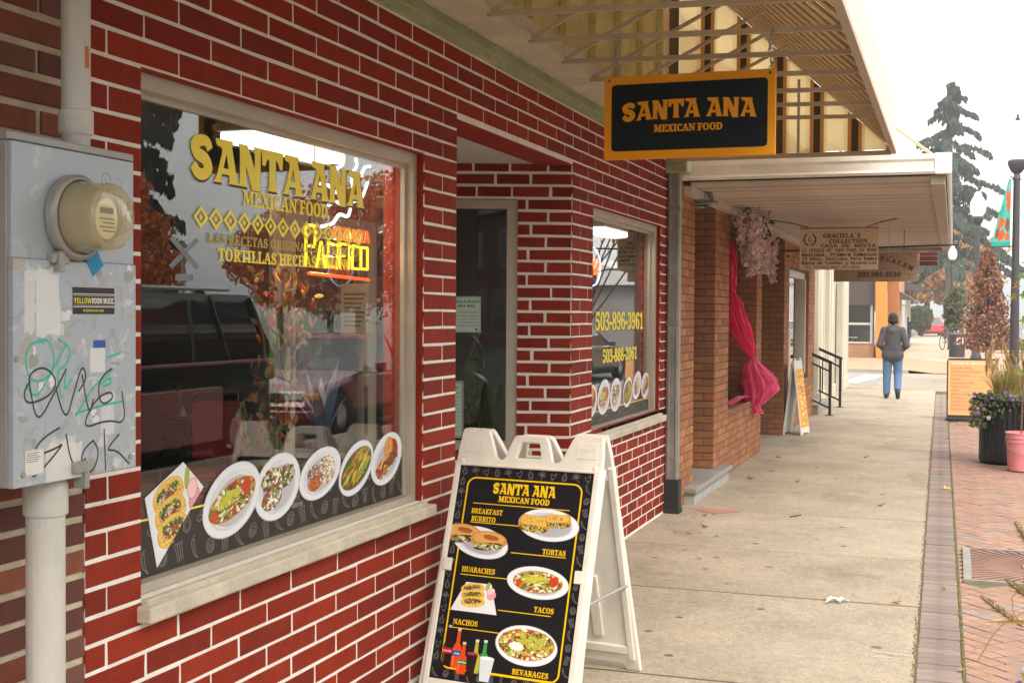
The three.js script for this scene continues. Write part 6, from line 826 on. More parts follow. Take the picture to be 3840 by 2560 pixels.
function person(label, pos, turn, s, o) { // faces -z
  const t = thing('person', label, 'person', pos); t.rotation.y = turn; t.scale.setScalar(s);
  const skin = M([0.42, 0.25, 0.17], 0.6), hood = M(o.top, 0.95, { bumpMap: rep(bumpGrain, 4), bumpScale: 0.002 }), jean = M(o.legs, 0.9, { bumpMap: rep(bumpGrain, 4), bumpScale: 0.002 }), shoe = M([0.05, 0.045, 0.042], 0.8), hair = M([0.012, 0.010, 0.009], 0.75);
  const J = { head: [0, 1.575, -0.01], neck: [0, 1.43, 0.01], sL: [-0.165, 1.36, 0.01], sR: [0.165, 1.36, 0.01], eL: [-0.255, 1.08, 0.07], eR: [0.26, 1.07, 0.07], wL: [-0.16, 0.97, -0.14], wR: [0.165, 0.96, -0.14], hL: [-0.095, 0.90, 0], hR: [0.095, 0.90, 0], kL: [-0.105, 0.49, -0.05], kR: [0.105, 0.50, -0.06], aL: [-0.11, 0.085, -0.03], aR: [0.10, 0.16, 0.17], tL: [-0.12, 0.035, -0.17], tR: [0.105, 0.035, 0.09] };
  const B0 = [[J.head, [0, 1.61, -0.02], 0.082, 0.086, 0.92], [[0, 1.52, -0.06], [0, 1.5, -0.075], 0.045, 0.04], [J.neck, [0, 1.52, 0], 0.056, 0.052], [[0, 1.3, 0], [0, 1.0, 0.01], 0.13, 0.11, 1.25], [J.sL, J.sR, 0.062, 0.062], [J.sL, J.eL, 0.052, 0.042], [J.eL, J.wL, 0.042, 0.03], [J.sR, J.eR, 0.052, 0.042], [J.eR, J.wR, 0.042, 0.03], [J.hL, J.hR, 0.11, 0.11], [J.hL, J.kL, 0.08, 0.055], [J.kL, J.aL, 0.055, 0.04], [J.hR, J.kR, 0.08, 0.055], [J.kR, J.aR, 0.055, 0.04], [J.aL, J.tL, 0.04, 0.03], [J.aR, J.tR, 0.04, 0.03]];
  for (const [w, sd] of [[J.wL, -1], [J.wR, 1]]) { const palm = [w[0] - sd * 0.045, w[1] - 0.015, w[2] - 0.055]; B0.push([w, palm, 0.028, 0.03]); for (let i = 0; i < 4; i++) { const b = [palm[0] - sd * 0.02, palm[1] + 0.024 - i * 0.017, palm[2] - 0.014]; const m = [b[0] - sd * 0.032, b[1] - 0.004, b[2] - 0.004]; B0.push([b, m, 0.009, 0.0085], [m, [m[0] - sd * (0.024 - Math.abs(i - 1.3) * 0.004), m[1] - 0.008, m[2] + 0.014], 0.0085, 0.0075]); } B0.push([palm, [palm[0] - sd * 0.03, palm[1] + 0.045, palm[2] - 0.006], 0.012, 0.009]); }
  for (const sd of [-1, 1]) B0.push([[sd * 0.082, 1.575, 0.0], [sd * 0.088, 1.55, 0.005], 0.014, 0.01]); // ears
  B0.push([[0, 1.565, -0.1], [0, 1.545, -0.108], 0.011, 0.014]); // nose
  part('body', sdfMesh(B0, o.res, [0, 0.86, 0], 0.9, 0.02), skin, t);
  for (const sd of [-1, 1]) part('eye', new THREE.SphereGeometry(0.011, 8, 6).translate(sd * 0.032, 1.583, -0.086), M([0.05, 0.03, 0.02], 0.3), t);
  part('mouth', new THREE.SphereGeometry(0.02, 8, 6).scale(1, 0.28, 0.5).translate(0, 1.512, -0.098), M([0.35, 0.12, 0.1], 0.5), t);
  const out = (b, e) => [b[0], b[1], b[2] + e, b[3] + e, b[4]];
  part('hooded_jacket', sdfMesh([[[0, 1.30, 0.01], [0, 1.05, 0.02], 0.155, 0.15, 1.15], [[-0.06, 0.98, 0.01], [0.06, 0.98, 0.01], 0.145, 0.145, 1.15], [[-0.08, 0.87, 0.02], [0.08, 0.87, 0.02], 0.135, 0.135, 1.0], [J.sL, J.sR, 0.075, 0.075], [J.sL, J.eL, 0.075, 0.062], [J.eL, J.wL, 0.062, 0.05], [J.sR, J.eR, 0.075, 0.062], [J.eR, J.wR, 0.062, 0.05], [[-0.07, 1.41, 0.06], [0.07, 1.41, 0.06], 0.058, 0.058], [[-0.05, 1.36, 0.11], [0.05, 1.36, 0.11], 0.05, 0.05], [[0, 1.30, 0.125], [0, 1.33, 0.13], 0.03, 0.045], [[-0.08, 1.43, 0.0], [-0.05, 1.41, -0.08], 0.04, 0.035], [[0.08, 1.43, 0.0], [0.05, 1.41, -0.08], 0.04, 0.035]], o.res, [0, 1.15, 0], 0.5, 0.03), hood, t);
  part('jeans', sdfMesh([[[-0.07, 0.88, 0.01], [0.07, 0.88, 0.01], 0.115, 0.115], [J.hL, J.kL, 0.108, 0.08], [J.kL, [-0.11, 0.11, -0.03], 0.08, 0.068], [J.hR, J.kR, 0.108, 0.08], [J.kR, [0.10, 0.19, 0.15], 0.08, 0.068], [[-0.05, 0.85, 0.035], [0.05, 0.85, 0.035], 0.1, 0.1]], o.res, [0, 0.55, 0], 0.55, 0.025), jean, t);
  for (const [a, b] of [[J.aL, J.tL], [J.aR, J.tR]]) part('shoe', sdfMesh([[[a[0], a[1] - 0.02, a[2] + 0.03], b, 0.05, 0.04], [[a[0], a[1] + 0.02, a[2] + 0.01], a, 0.05, 0.05]], 36, a, 0.26, 0.02), shoe, t);
  part('hair', sdfMesh([[[0, 1.605, 0.0], [0, 1.63, -0.02], 0.094, 0.09, 0.95], [[-0.05, 1.55, 0.045], [0.05, 1.55, 0.045], 0.052, 0.052], [[0, 1.51, 0.06], [0, 1.54, 0.06], 0.04, 0.05], [[-0.07, 1.6, -0.03], [0.07, 1.6, -0.03], 0.03, 0.03]], 44, [0, 1.58, 0], 0.2, 0.02), hair, t);
  if (o.pack) part('backpack', RB(-0.14, 0.14, 1.0, 1.36, 0.14, 0.26, 0.05), M([0.03, 0.03, 0.035], 0.8), t);
  return t;
}
person('man walking away in grey hooded jacket and blue jeans on the sidewalk', [-1.13, 0.0, -26.3], 0.06, 0.985, { top: [0.085, 0.08, 0.092], legs: [0.10, 0.19, 0.36], res: 80 });
person('distant person in black jacket and dark trousers walking beyond the man', [-2.42, 0.0, -74], -0.1, 0.9, { top: [0.03, 0.03, 0.035], legs: [0.05, 0.06, 0.085], res: 48, pack: true });

// ---------------------------------------------------------------- street furniture
function lampPost(label, x, z, banner) {
  const t = thing('street_lamp', label, 'street lamp', [x, 0, z]), m = M([0.06, 0.055, 0.065], 0.5, { metalness: 0.2 });
  part('base', lathe([[0.0001, 0], [0.2, 0], [0.2, 0.08], [0.16, 0.12], [0.15, 0.5], [0.12, 0.58], [0.1, 0.75], [0.085, 0.8]], 20), m, t); part('pole', lathe([[0.085, 0.8], [0.068, 2.2], [0.058, 4.0], [0.08, 4.02], [0.06, 4.06], [0.05, 4.14]], 20), m, t);
  part('lamp_holder', lathe([[0.05, 4.12], [0.09, 4.15], [0.12, 4.2], [0.15, 4.27], [0.16, 4.34], [0.14, 4.36], [0.0001, 4.36]], 24), m, t); part('globe', lathe([[0.12, 4.36], [0.19, 4.48], [0.215, 4.62], [0.19, 4.78], [0.12, 4.9], [0.09, 4.93], [0.1, 4.97], [0.05, 5.04], [0.0001, 5.06]], 24), P([0.97, 0.97, 0.96], 0.9, { transmission: 0.75, thickness: 0 }), t); part('finial', lathe([[0.0001, 5.18], [0.02, 5.15], [0.025, 5.1], [0.05, 5.05], [0.0001, 5.04]], 12), m, t);
  if (banner) {
    const bm = new THREE.MeshStandardMaterial({ roughness: 0.8, map: canvas(256, 640, (c, w, h) => { c.fillStyle = '#3fb8a8'; c.fillRect(0, 0, w, h); const q = lcg(6); for (const [x2, y2, rx, ry, col] of [[170, 60, 70, 90, '#6ac3b4'], [190, 210, 60, 110, '#d9602a'], [120, 150, 40, 60, '#d9602a'], [70, 300, 50, 70, '#2fa79b'], [90, 420, 60, 60, '#d9602a'], [200, 430, 45, 80, '#8a4a3c'], [120, 530, 60, 70, '#cf5a2c'], [50, 520, 30, 60, '#8a4a3c'], [210, 560, 40, 40, '#d9602a']]) { c.fillStyle = col; c.beginPath(); for (let i = 0; i < 9; i++) { const a = i / 9 * 6.283, r = 0.7 + q() * 0.5; c.lineTo(x2 + Math.cos(a) * rx * r, y2 + Math.sin(a) * ry * r); } c.fill(); } c.fillStyle = '#2a9d92'; c.fillRect(0, h - 40, w, 40); }) });
    const g = new THREE.PlaneGeometry(1, 1, 10, 20), p = g.attributes.position; for (let i = 0; i < p.count; i++) { const u = 0.5 - p.getX(i), v = 0.5 - p.getY(i), ang = 1.45 - v * 0.75, wd = 0.42 * u; p.setXYZ(i, -0.09 - Math.cos(ang) * wd, 4.03 - v * 1.16 - 0.02 * u, Math.sin(ang) * wd + 0.03 * Math.sin(v * 6) * u); } g.computeVertexNormals();
    const b = part('banner', g, bm, t); b.material.side = THREE.DoubleSide; part('banner_arm', [rod([-0.05, 4.04, 0], [-0.12, 4.04, 0.42], 0.012), rod([-0.05, 2.86, 0], [-0.42, 2.84, 0.27], 0.012)], m, t);
  }
  return t;
}
lampPost('nearest street lamp with a teal and orange banner blown to the left', 1.005, -24, true);
lampPost('second street lamp rising behind the red leaved tree', 0.585, -37.4, false);
lampPost('third street lamp with white globe in front of the tall conifer', -0.1, -66, false);
lampPost('farthest street lamp with a small white globe low beside the conifer trunk', 0.45, -92, true);
{
  const t = thing('litter_bin', 'black dome-topped litter bin with a white notice on the far sidewalk', 'trash can', [0.13, 0, -53.5]);
  part('barrel', lathe([[0.0001, 0], [0.28, 0], [0.3, 0.04], [0.31, 0.84], [0.33, 0.86], [0.33, 0.9]], 28), M([0.03, 0.035, 0.045], 0.5), t); part('lid', lathe([[0.33, 0.9], [0.3, 0.93], [0.22, 0.95], [0.0001, 0.95]], 28), M([0.035, 0.04, 0.05], 0.4), t); part('hood', new THREE.TorusGeometry(0.17, 0.04, 8, 20, 3.1416).translate(0, 0.95, 0), mat.darkMetal, t); part('notice', RB(-0.02, 0.24, 0.5, 0.78, 0.29, 0.315, 0.004), M([0.75, 0.75, 0.74], 0.6), t);
}
{ // standing menu board with orange sheet
  const t = thing('menu_stand', 'orange menu poster in a rounded black standing frame beside the planter', 'menu board', [0.285, 0, -21.2]), w = 0.75, h = 0.98; t.rotation.y = 0.04;
  const m = canvas(768, 1000, (c, W, H) => { c.fillStyle = '#eeae72'; c.fillRect(0, 0, W, H); c.strokeStyle = '#f4c292'; c.lineWidth = 16; c.strokeRect(20, 20, W - 40, H - 40); fitText(c, 'Tamales de Mexicanos', 340, 72, 600, 34, '#f8f0e4', 'italic bold 100px serif', 2); const q = lcg(3); c.textAlign = 'left'; ['Carne de Asada', 'Chicharron preparado', 'Taco con carne', 'Esquites', 'Elotes preparados', 'Aguas frescas', 'Sodas', 'Mangos preparados', 'Tostada con', 'Ceviche de camaron', 'Diablitos y raspados', 'Fresas con crema'].forEach((s, i) => { c.font = 'bold 42px serif'; c.fillStyle = i === 11 ? '#b34a6a' : '#8a5b4a'; c.fillText(s, 40, 150 + i * 68); c.fillRect(40, 162 + i * 68, 300 + q() * 320, 5); }); });
  const rr = (a, b, c2, d, r) => { const s = new THREE.Shape(); s.moveTo(a + r, c2); s.lineTo(b - r, c2); s.quadraticCurveTo(b, c2, b, c2 + r); s.lineTo(b, d - r); s.quadraticCurveTo(b, d, b - r, d); s.lineTo(a + r, d); s.quadraticCurveTo(a, d, a, d - r); s.lineTo(a, c2 + r); s.quadraticCurveTo(a, c2, a + r, c2); return s; };
  const tl = (g) => g.rotateX(-0.1); part('frame', tl(new THREE.ExtrudeGeometry(rr(-w / 2, w / 2, 0.02, h, 0.06), { depth: 0.02, bevelEnabled: false }).translate(0, 0, -0.012)), mat.black, t);
  const g = tl(new THREE.BoxGeometry(w - 0.04, h - 0.12, 0.003).translate(0, h / 2 + 0.03, 0.011)); part('poster', g, new THREE.MeshStandardMaterial({ map: m, roughness: 0.5 }), t);
  part('base', [RB(-w / 2 - 0.01, w / 2 + 0.01, 0, 0.05, -0.18, 0.08, 0.015)], mat.black, t); part('rear_leg', [beam([-0.3, 0.85, -0.1], [-0.3, 0.02, -0.35], 0.02, 0.02), beam([0.3, 0.85, -0.1], [0.3, 0.02, -0.35], 0.02, 0.02)], mat.black, t);
}
function soup(n, fn, size, aspect = 1.5) { // n separate leaf-sized faces, each folded along its midrib
  const pos = new Float32Array(n * 18), a = V(0, 0, 0), q = new THREE.Quaternion(), e = new THREE.Euler();
  for (let i = 0; i < n; i++) { const [x, y, z, s = 1, rx, ry, rz] = fn(i); e.set(rx ?? R(-1.2, 1.2), ry ?? R(0, 6.28), rz ?? R(-1.2, 1.2)); q.setFromEuler(e); const k = size * s * R(0.7, 1.3), L = k * aspect; const v = [[0, -L / 2, 0], [k / 2, 0, k * 0.18], [0, L / 2, 0], [0, -L / 2, 0], [0, L / 2, 0], [-k / 2, 0, k * 0.18]]; for (let j = 0; j < 6; j++) { a.set(...v[j]).applyQuaternion(q); pos[i * 18 + j * 3] = a.x + x; pos[i * 18 + j * 3 + 1] = a.y + y; pos[i * 18 + j * 3 + 2] = a.z + z; } }
  const g = new THREE.BufferGeometry(); g.setAttribute('position', new THREE.BufferAttribute(pos, 3)); g.computeVertexNormals(); return g;
}
const leafM = (c) => P(c, 0.8, { transmission: 0.3, thickness: 0 });
function grassTuft(t, n, h, w, spread, cols, y0 = 0, lean = 0.5) { for (let k = 0; k < cols.length; k++) { const gs = []; for (let i = 0; i < n / cols.length; i++) { const g = leafBlade(h * R(0.6, 1.1), w, 0, 5), p = g.attributes.position, L = h, b = R(0.1, lean) * L; for (let j = 0; j < p.count; j++) { const u = p.getY(j) / L; p.setZ(j, p.getZ(j) + b * u * u * 1.3); p.setY(j, p.getY(j) - b * 0.5 * u ** 3); } g.computeVertexNormals(); g.rotateY(R(0, 6.28)); const a = R(0, 6.28), r = spread * Math.sqrt(rnd()); g.translate(Math.cos(a) * r, y0, Math.sin(a) * r); gs.push(g); } const m = part('grass', gs, leafM(cols[k]), t); m.userData.kind = 'stuff'; } }
function plume(L, r, bend) { // bristly seed head along a bent axis
  const n = 420, pos = [], a = V(0, 0, 0); const ax = (u) => [bend * u * u * L, u * L * (1 - 0.2 * bend * u), 0];
  for (let i = 0; i < n; i++) { const u = rnd(), th = R(0, 6.28), c = ax(u), k = r * Math.sin(Math.PI * (0.08 + 0.88 * u)) ** 0.6 * R(0.7, 1.5); const d = [Math.cos(th) * k, k * 0.9, Math.sin(th) * k], w = r * 0.09; pos.push(c[0] - w, c[1], c[2], c[0] + w, c[1], c[2] + w, c[0] + d[0] + bend * u * d[1], c[1] + d[1], c[2] + d[2]); }
  const g = new THREE.BufferGeometry(); g.setAttribute('position', new THREE.Float32BufferAttribute(pos, 3)); g.computeVertexNormals(); return mergeGeometries([g, tube([ax(0), ax(0.5), ax(1)], r * 0.3, 12, 5).toNonIndexed()].map((x) => { x.deleteAttribute('uv'); return x; }));
}
const pansyG = (() => { const gs = []; for (let i = 0; i < 5; i++) gs.push(new THREE.CircleGeometry(0.5, 8).scale(0.8, 1, 1).translate(0, 0.42, R(-0.03, 0.03)).rotateX(-0.2).rotateZ(i * 1.257)); return mergeGeometries(gs); })();
function pansies(t, n, fn, size) { const pu = [leafM([0.07, 0.03, 0.17]), leafM([0.16, 0.10, 0.27])], ye = leafM([0.6, 0.42, 0.02]), wh = leafM([0.62, 0.6, 0.66]); for (let i = 0; i < n; i++) { const [x, y, z] = fn(i), m = part('pansy', pansyG, i % 7 === 0 ? wh : pu[i % 2], t); at(m, x, y, z, R(-0.5, 0.3), R(-0.6, 0.6), 0); m.scale.setScalar(size * R(0.8, 1.2)); part('pansy_eye', new THREE.CircleGeometry(0.27, 8).translate(0, -0.12, 0.06), ye, m); } }
function planter(label, x, z, plants, withGrass) {
  const t = thing('planter', label, 'planter', [x, 0, z]), b = M([0.018, 0.02, 0.024], 0.35, { metalness: 0.3 }), n = 36, slat = RB(-0.022, 0.022, 0.03, 0.60, -0.004, 0.004, 0.002), flare = prism([[0, 0], [0.006, 0], [0.085, 0.12], [0.079, 0.125]], 0.036).translate(0, 0, -0.018);
  for (let i = 0; i < n; i++) { const a = i / n * 6.283; const m = part('slat', slat, b, t); at(m, Math.sin(a) * 0.31, 0, Math.cos(a) * 0.31, 0, a, 0); const f = part('flared_slat', flare, b, t); at(f, Math.sin(a) * 0.31, 0.595, Math.cos(a) * 0.31, 0, a - Math.PI / 2, 0); }
  part('rim', new THREE.TorusGeometry(0.388, 0.014, 8, 48).rotateX(1.5708).translate(0, 0.715, 0), b, t); part('band', [lathe([[0.302, 0.06], [0.307, 0.06], [0.307, 0.1], [0.302, 0.1]], 40), lathe([[0.302, 0.56], [0.307, 0.56], [0.307, 0.60], [0.302, 0.60]], 40)], b, t); part('liner', lathe([[0.0001, 0.02], [0.285, 0.02], [0.295, 0.6], [0.33, 0.66], [0.0001, 0.64]], 32), mat.rubber, t); part('base_plate', lathe([[0.0001, 0], [0.3, 0], [0.3, 0.03], [0.0001, 0.03]], 32), b, t);
  return t;
}
planter('black slatted steel planter overflowing with grass and pansies beside the pink bucket', 0.60, -15.4);
{
  const t = thing('fountain_grass', 'tan fountain grass with upright seed plumes and purple pansies in the black planter', 'plants', [0.60, 0.64, -15.4]);
  grassTuft(t, 420, 0.55, 0.009, 0.16, [[0.44, 0.36, 0.11], [0.55, 0.42, 0.17], [0.30, 0.32, 0.08]], 0, 0.75);
  const pm = M([0.55, 0.40, 0.21], 0.95); const pg = [plume(0.15, 0.024, 0.15), plume(0.13, 0.022, 0.3)];
  for (let i = 0; i < 34; i++) { const x = R(-0.22, 0.26), z = R(-0.1, 0.1), H = R(0.34, 0.62), lx = x * 0.6; part('stem', tube([[x * 0.4, 0, z * 0.4], [x * 0.7, H * 0.6, z * 0.7], [x + lx * 0.3, H, z]], 0.003, 10, 4), pm, t); at(part('seed_plume', pg[i % 2], pm, t), x + lx * 0.3, H, z, 0, R(0, 6.28), -lx * 0.8); }
  const gl = [leafM([0.09, 0.16, 0.03]), leafM([0.16, 0.22, 0.05])]; for (let k = 0; k < 2; k++) part('foliage', soup(380, () => { const a = R(0, 6.28), r = R(0.2, 0.42), fall = r > 0.36 ? R(0.0, 0.2) : 0; return [Math.cos(a) * r, R(0.02, 0.13) - fall, Math.sin(a) * r]; }, 0.035), gl[k], t).userData.kind = 'stuff';
  part('foliage', soup(200, () => [-0.36 + R(-0.06, 0.12), R(-0.24, 0.08), 0.1 + R(-0.1, 0.24)], 0.032), gl[1], t).userData.kind = 'stuff';
  pansies(t, 40, (i) => { const a = R(1.2, 4.4) + 1.57 * 0, r = R(0.26, 0.44); return i < 26 ? [Math.sin(a + 3.0) * r, R(0.06, 0.17), Math.cos(a + 3.0) * r * 1.0 + 0.05] : [-0.36 + R(-0.07, 0.16), R(-0.2, 0.06), 0.2 + R(-0.1, 0.2)]; }, 0.03);
}
{
  const t = thing('bucket', 'pink plastic bucket standing in front of the black planter', 'bucket', [0.715, 0, -14.65]), pk = M([0.74, 0.27, 0.30], 0.45);
  part('tub', lathe([[0.0001, 0], [0.145, 0], [0.15, 0.01], [0.168, 0.30], [0.176, 0.305], [0.176, 0.315], [0.17, 0.32], [0.172, 0.345], [0.178, 0.35], [0.178, 0.36], [0.172, 0.365], [0.174, 0.395], [0.181, 0.40], [0.181, 0.41], [0.165, 0.41], [0.15, 0.1], [0.0001, 0.05]], 40), pk, t); part('handle', tube([[-0.18, 0.35, 0], [-0.14, 0.24, 0.11], [0, 0.2, 0.19], [0.14, 0.24, 0.11], [0.18, 0.35, 0]], 0.004, 24, 6), mat.galvanised, t); part('soil', new THREE.CylinderGeometry(0.16, 0.16, 0.01, 24).translate(0, 0.36, 0), M([0.04, 0.03, 0.02], 1), t);
}
// lobed leaf used for the sapling and for fallen leaves
function mapleLeaf(s, curl, sd) {
  const q = lcg(sd), out = []; const lobes = [[-2.5, 0.45], [-1.95, 0.75], [-1.5, 0.35], [-1.05, 0.95], [-0.55, 0.42], [0, 1.15], [0.55, 0.42], [1.05, 0.95], [1.5, 0.35], [1.95, 0.75], [2.5, 0.45], [3.14, 0.12]];
  const pos = [], idx = []; const P2 = lobes.map(([a, r]) => { r *= 0.85 + q() * 0.3; return [Math.sin(a) * r, Math.cos(a) * r]; }); const z = (x, y) => curl * (0.55 * x * x + 0.35 * y * y + 0.12 * Math.sin(x * 5 + sd) + 0.1 * Math.cos(y * 6));
  pos.push(0, 0, 0); for (const f of [0.5, 1]) for (const [x, y] of P2) pos.push(x * f * s, y * f * s, z(x * f, y * f) * s); const n = P2.length;
  for (let i = 0; i < n; i++) { const j = (i + 1) % n; idx.push(0, 1 + i, 1 + j, 1 + i, 1 + n + i, 1 + n + j, 1 + i, 1 + n + j, 1 + j); } const g = new THREE.BufferGeometry(); g.setAttribute('position', new THREE.Float32BufferAttribute(pos, 3)); g.setIndex(idx); const st = new THREE.BoxGeometry(0.03 * s, 0.9 * s, 0.02 * s).translate(0, -0.55 * s, 0); g.computeVertexNormals(); const a = g.toNonIndexed(), b = st.toNonIndexed(); b.deleteAttribute('uv'); return mergeGeometries([a, b]);
}
{
  const t = thing('sapling', 'young green leaved sapling tied to a pale stake in the pink bucket', 'plant', [0.715, 0.36, -14.65]);
  part('stake', rod([0.02, 0, 0], [0.05, 2.3, 0], 0.011), M([0.58, 0.62, 0.58], 0.6), t); part('stem', tube([[-0.02, 0, 0], [0.0, 0.8, 0.02], [0.06, 1.6, 0], [0.05, 2.2, 0]], 0.009, 20, 6), M([0.2, 0.1, 0.09], 0.8), t);
  const lm = [leafM([0.13, 0.24, 0.03]), leafM([0.24, 0.32, 0.06]), leafM([0.32, 0.2, 0.04])], lg = [mapleLeaf(0.07, 0.5, 1), mapleLeaf(0.06, 0.7, 2), mapleLeaf(0.065, 0.4, 3)];
  for (const [x, y] of [[-0.04, 1.72], [-0.08, 1.62], [0.02, 1.86], [-0.12, 1.5], [-0.02, 1.52], [0.05, 1.3], [-0.02, 1.25], [0.08, 1.6], [0.1, 1.44], [-0.02, 0.98], [-0.1, 0.9], [0.04, 0.84], [-0.05, 0.7], [0.1, 0.74], [0.12, 1.9], [0.16, 1.1], [0.2, 1.7], [0.22, 0.95]]) { at(part('leaf', pick(lg), pick(lm), t), x, y, R(-0.08, 0.1), R(-0.6, 0.4), R(-0.7, 0.7), R(1.5, 4.5)); }
}
// plants at the near right edge: grass plumes and pansies of a planter just outside the frame
planter('black slatted steel planter at the near right edge of the sidewalk', 0.76, -4.1);
{
  const t = thing('fountain_grass', 'near tan grass plumes and purple pansy leaning in at the lower right edge', 'plants', [0.76, 0.66, -4.1]);
  grassTuft(t, 160, 0.55, 0.008, 0.16, [[0.30, 0.22, 0.05], [0.22, 0.22, 0.05]], 0, 0.8);
  const pm = M([0.30, 0.24, 0.11], 0.95), st = M([0.36, 0.2, 0.07], 0.8);
  // from inside the planter to the hanging tips
  for (const [tip, base, L] of [[[-0.685, 0.20, 0.3], [-0.565, 0.125, 0.28], 0.14], [[-0.60, 0.415, 0.3], [-0.52, 0.31, 0.29], 0.13], [[-0.62, 0.255, 0.3], [-0.53, 0.19, 0.28], 0.11]]) { const d = V(tip[0] - base[0], tip[1] - base[1], tip[2] - base[2]), o = part('seed_plume', plume(L, 0.0135, 0.06), pm, t); o.position.set(...base); o.quaternion.setFromUnitVectors(V(0, 1, 0), d.normalize()); part('stem', tube([[0, 0, 0], [-0.2, 0.3 + base[1], 0.15], [(base[0] - 0.1) * 0.9, base[1] * 1.1 + 0.05, 0.25], base], 0.0018, 24, 5), st, t); }
  part('stem', tube([[-0.1, 0.1, 0.1], [-0.45, 0.2, 0.25], [-0.62, 0.13, 0.3], [-0.685, 0.02, 0.3]], 0.0016, 24, 5), st, t); part('stem', tube([[-0.1, 0.0, 0.1], [-0.4, 0.14, 0.2], [-0.55, 0.02, 0.3], [-0.6, -0.2, 0.3]], 0.0016, 24, 5), st, t); part('stem', tube([[-0.1, 0.0, 0.1], [-0.4, 0.04, 0.2], [-0.52, -0.1, 0.3], [-0.56, -0.28, 0.3]], 0.0018, 24, 5), M([0.3, 0.24, 0.06], 0.8), t);
  const bl = part('leaf', leafBlade(0.3, 0.013, 0.1, 8), M([0.30, 0.2, 0.03], 0.7), t); at(bl, -0.38, 0.155, 0.3, 0.2, 0, 1.62);
  pansies(t, 8, (i) => [[-0.565, 0.0, 0.3], [-0.575, -0.035, 0.3], [-0.56, -0.06, 0.3], [-0.5, 0.02, 0.25], [-0.45, 0.05, 0.2], [-0.3, 0.1, 0.2], [-0.2, 0.1, 0.3], [0, 0.1, 0.35]][i], 0.02);
  part('foliage', soup(300, () => { const a = R(0, 6.28), r = R(0.15, 0.38); return [Math.cos(a) * r, R(0.0, 0.1), Math.sin(a) * r]; }, 0.035), leafM([0.1, 0.18, 0.04]), t).userData.kind = 'stuff';
}
{ // bench and bicycle
  const t = thing('bench', 'black slatted bench behind the red leaved tree', 'bench', [1.75, 0, -45]); for (let i = 0; i < 5; i++) { part('seat_slat', RB(-0.75, 0.75, 0.43, 0.45, -0.2 + i * 0.085, -0.13 + i * 0.085, 0.004), mat.darkMetal, t); part('back_slat', RB(-0.75, 0.75, 0.52 + i * 0.075, 0.57 + i * 0.075, -0.27, -0.25, 0.004), mat.darkMetal, t); } for (const s of [-1, 1]) part('leg', [rod([s * 0.65, 0, 0.15], [s * 0.65, 0.43, 0.15], 0.022), rod([s * 0.65, 0, -0.22], [s * 0.65, 0.9, -0.27], 0.022), rod([s * 0.65, 0.62, -0.25], [s * 0.65, 0.62, 0.18], 0.02)], mat.darkMetal, t);
  const b = thing('bicycle', 'dark bicycle leaning by the green tree on the far sidewalk', 'bicycle', [-0.32, 0, -64.5]); b.rotation.y = 1.2; for (const x of [-0.5, 0.5]) { const w = part('wheel', new THREE.TorusGeometry(0.33, 0.02, 8, 36).translate(x, 0.35, 0), mat.rubber, b); part('spoke', Array.from({ length: 8 }, (_, i) => rod([x, 0.35, 0], [x + 0.32 * Math.cos(i * 0.785), 0.35 + 0.32 * Math.sin(i * 0.785), 0], 0.003, 0.003, 4)), mat.galvanised, w); } part('frame', [rod([-0.5, 0.35, 0], [-0.1, 0.32, 0], 0.015), rod([-0.1, 0.32, 0], [0.36, 0.8, 0], 0.018), rod([-0.2, 0.82, 0], [0.36, 0.82, 0], 0.016), rod([-0.1, 0.32, 0], [-0.22, 0.9, 0], 0.016), rod([-0.5, 0.35, 0], [-0.2, 0.8, 0], 0.012), rod([0.5, 0.35, 0], [0.34, 0.95, 0], 0.016)], M([0.08, 0.03, 0.03], 0.4), b); part('saddle', RB(-0.34, -0.1, 0.9, 0.95, -0.06, 0.06, 0.02), mat.rubber, b); part('handlebar', rod([0.34, 0.96, -0.26], [0.34, 0.96, 0.26], 0.012), mat.darkMetal, b);
}
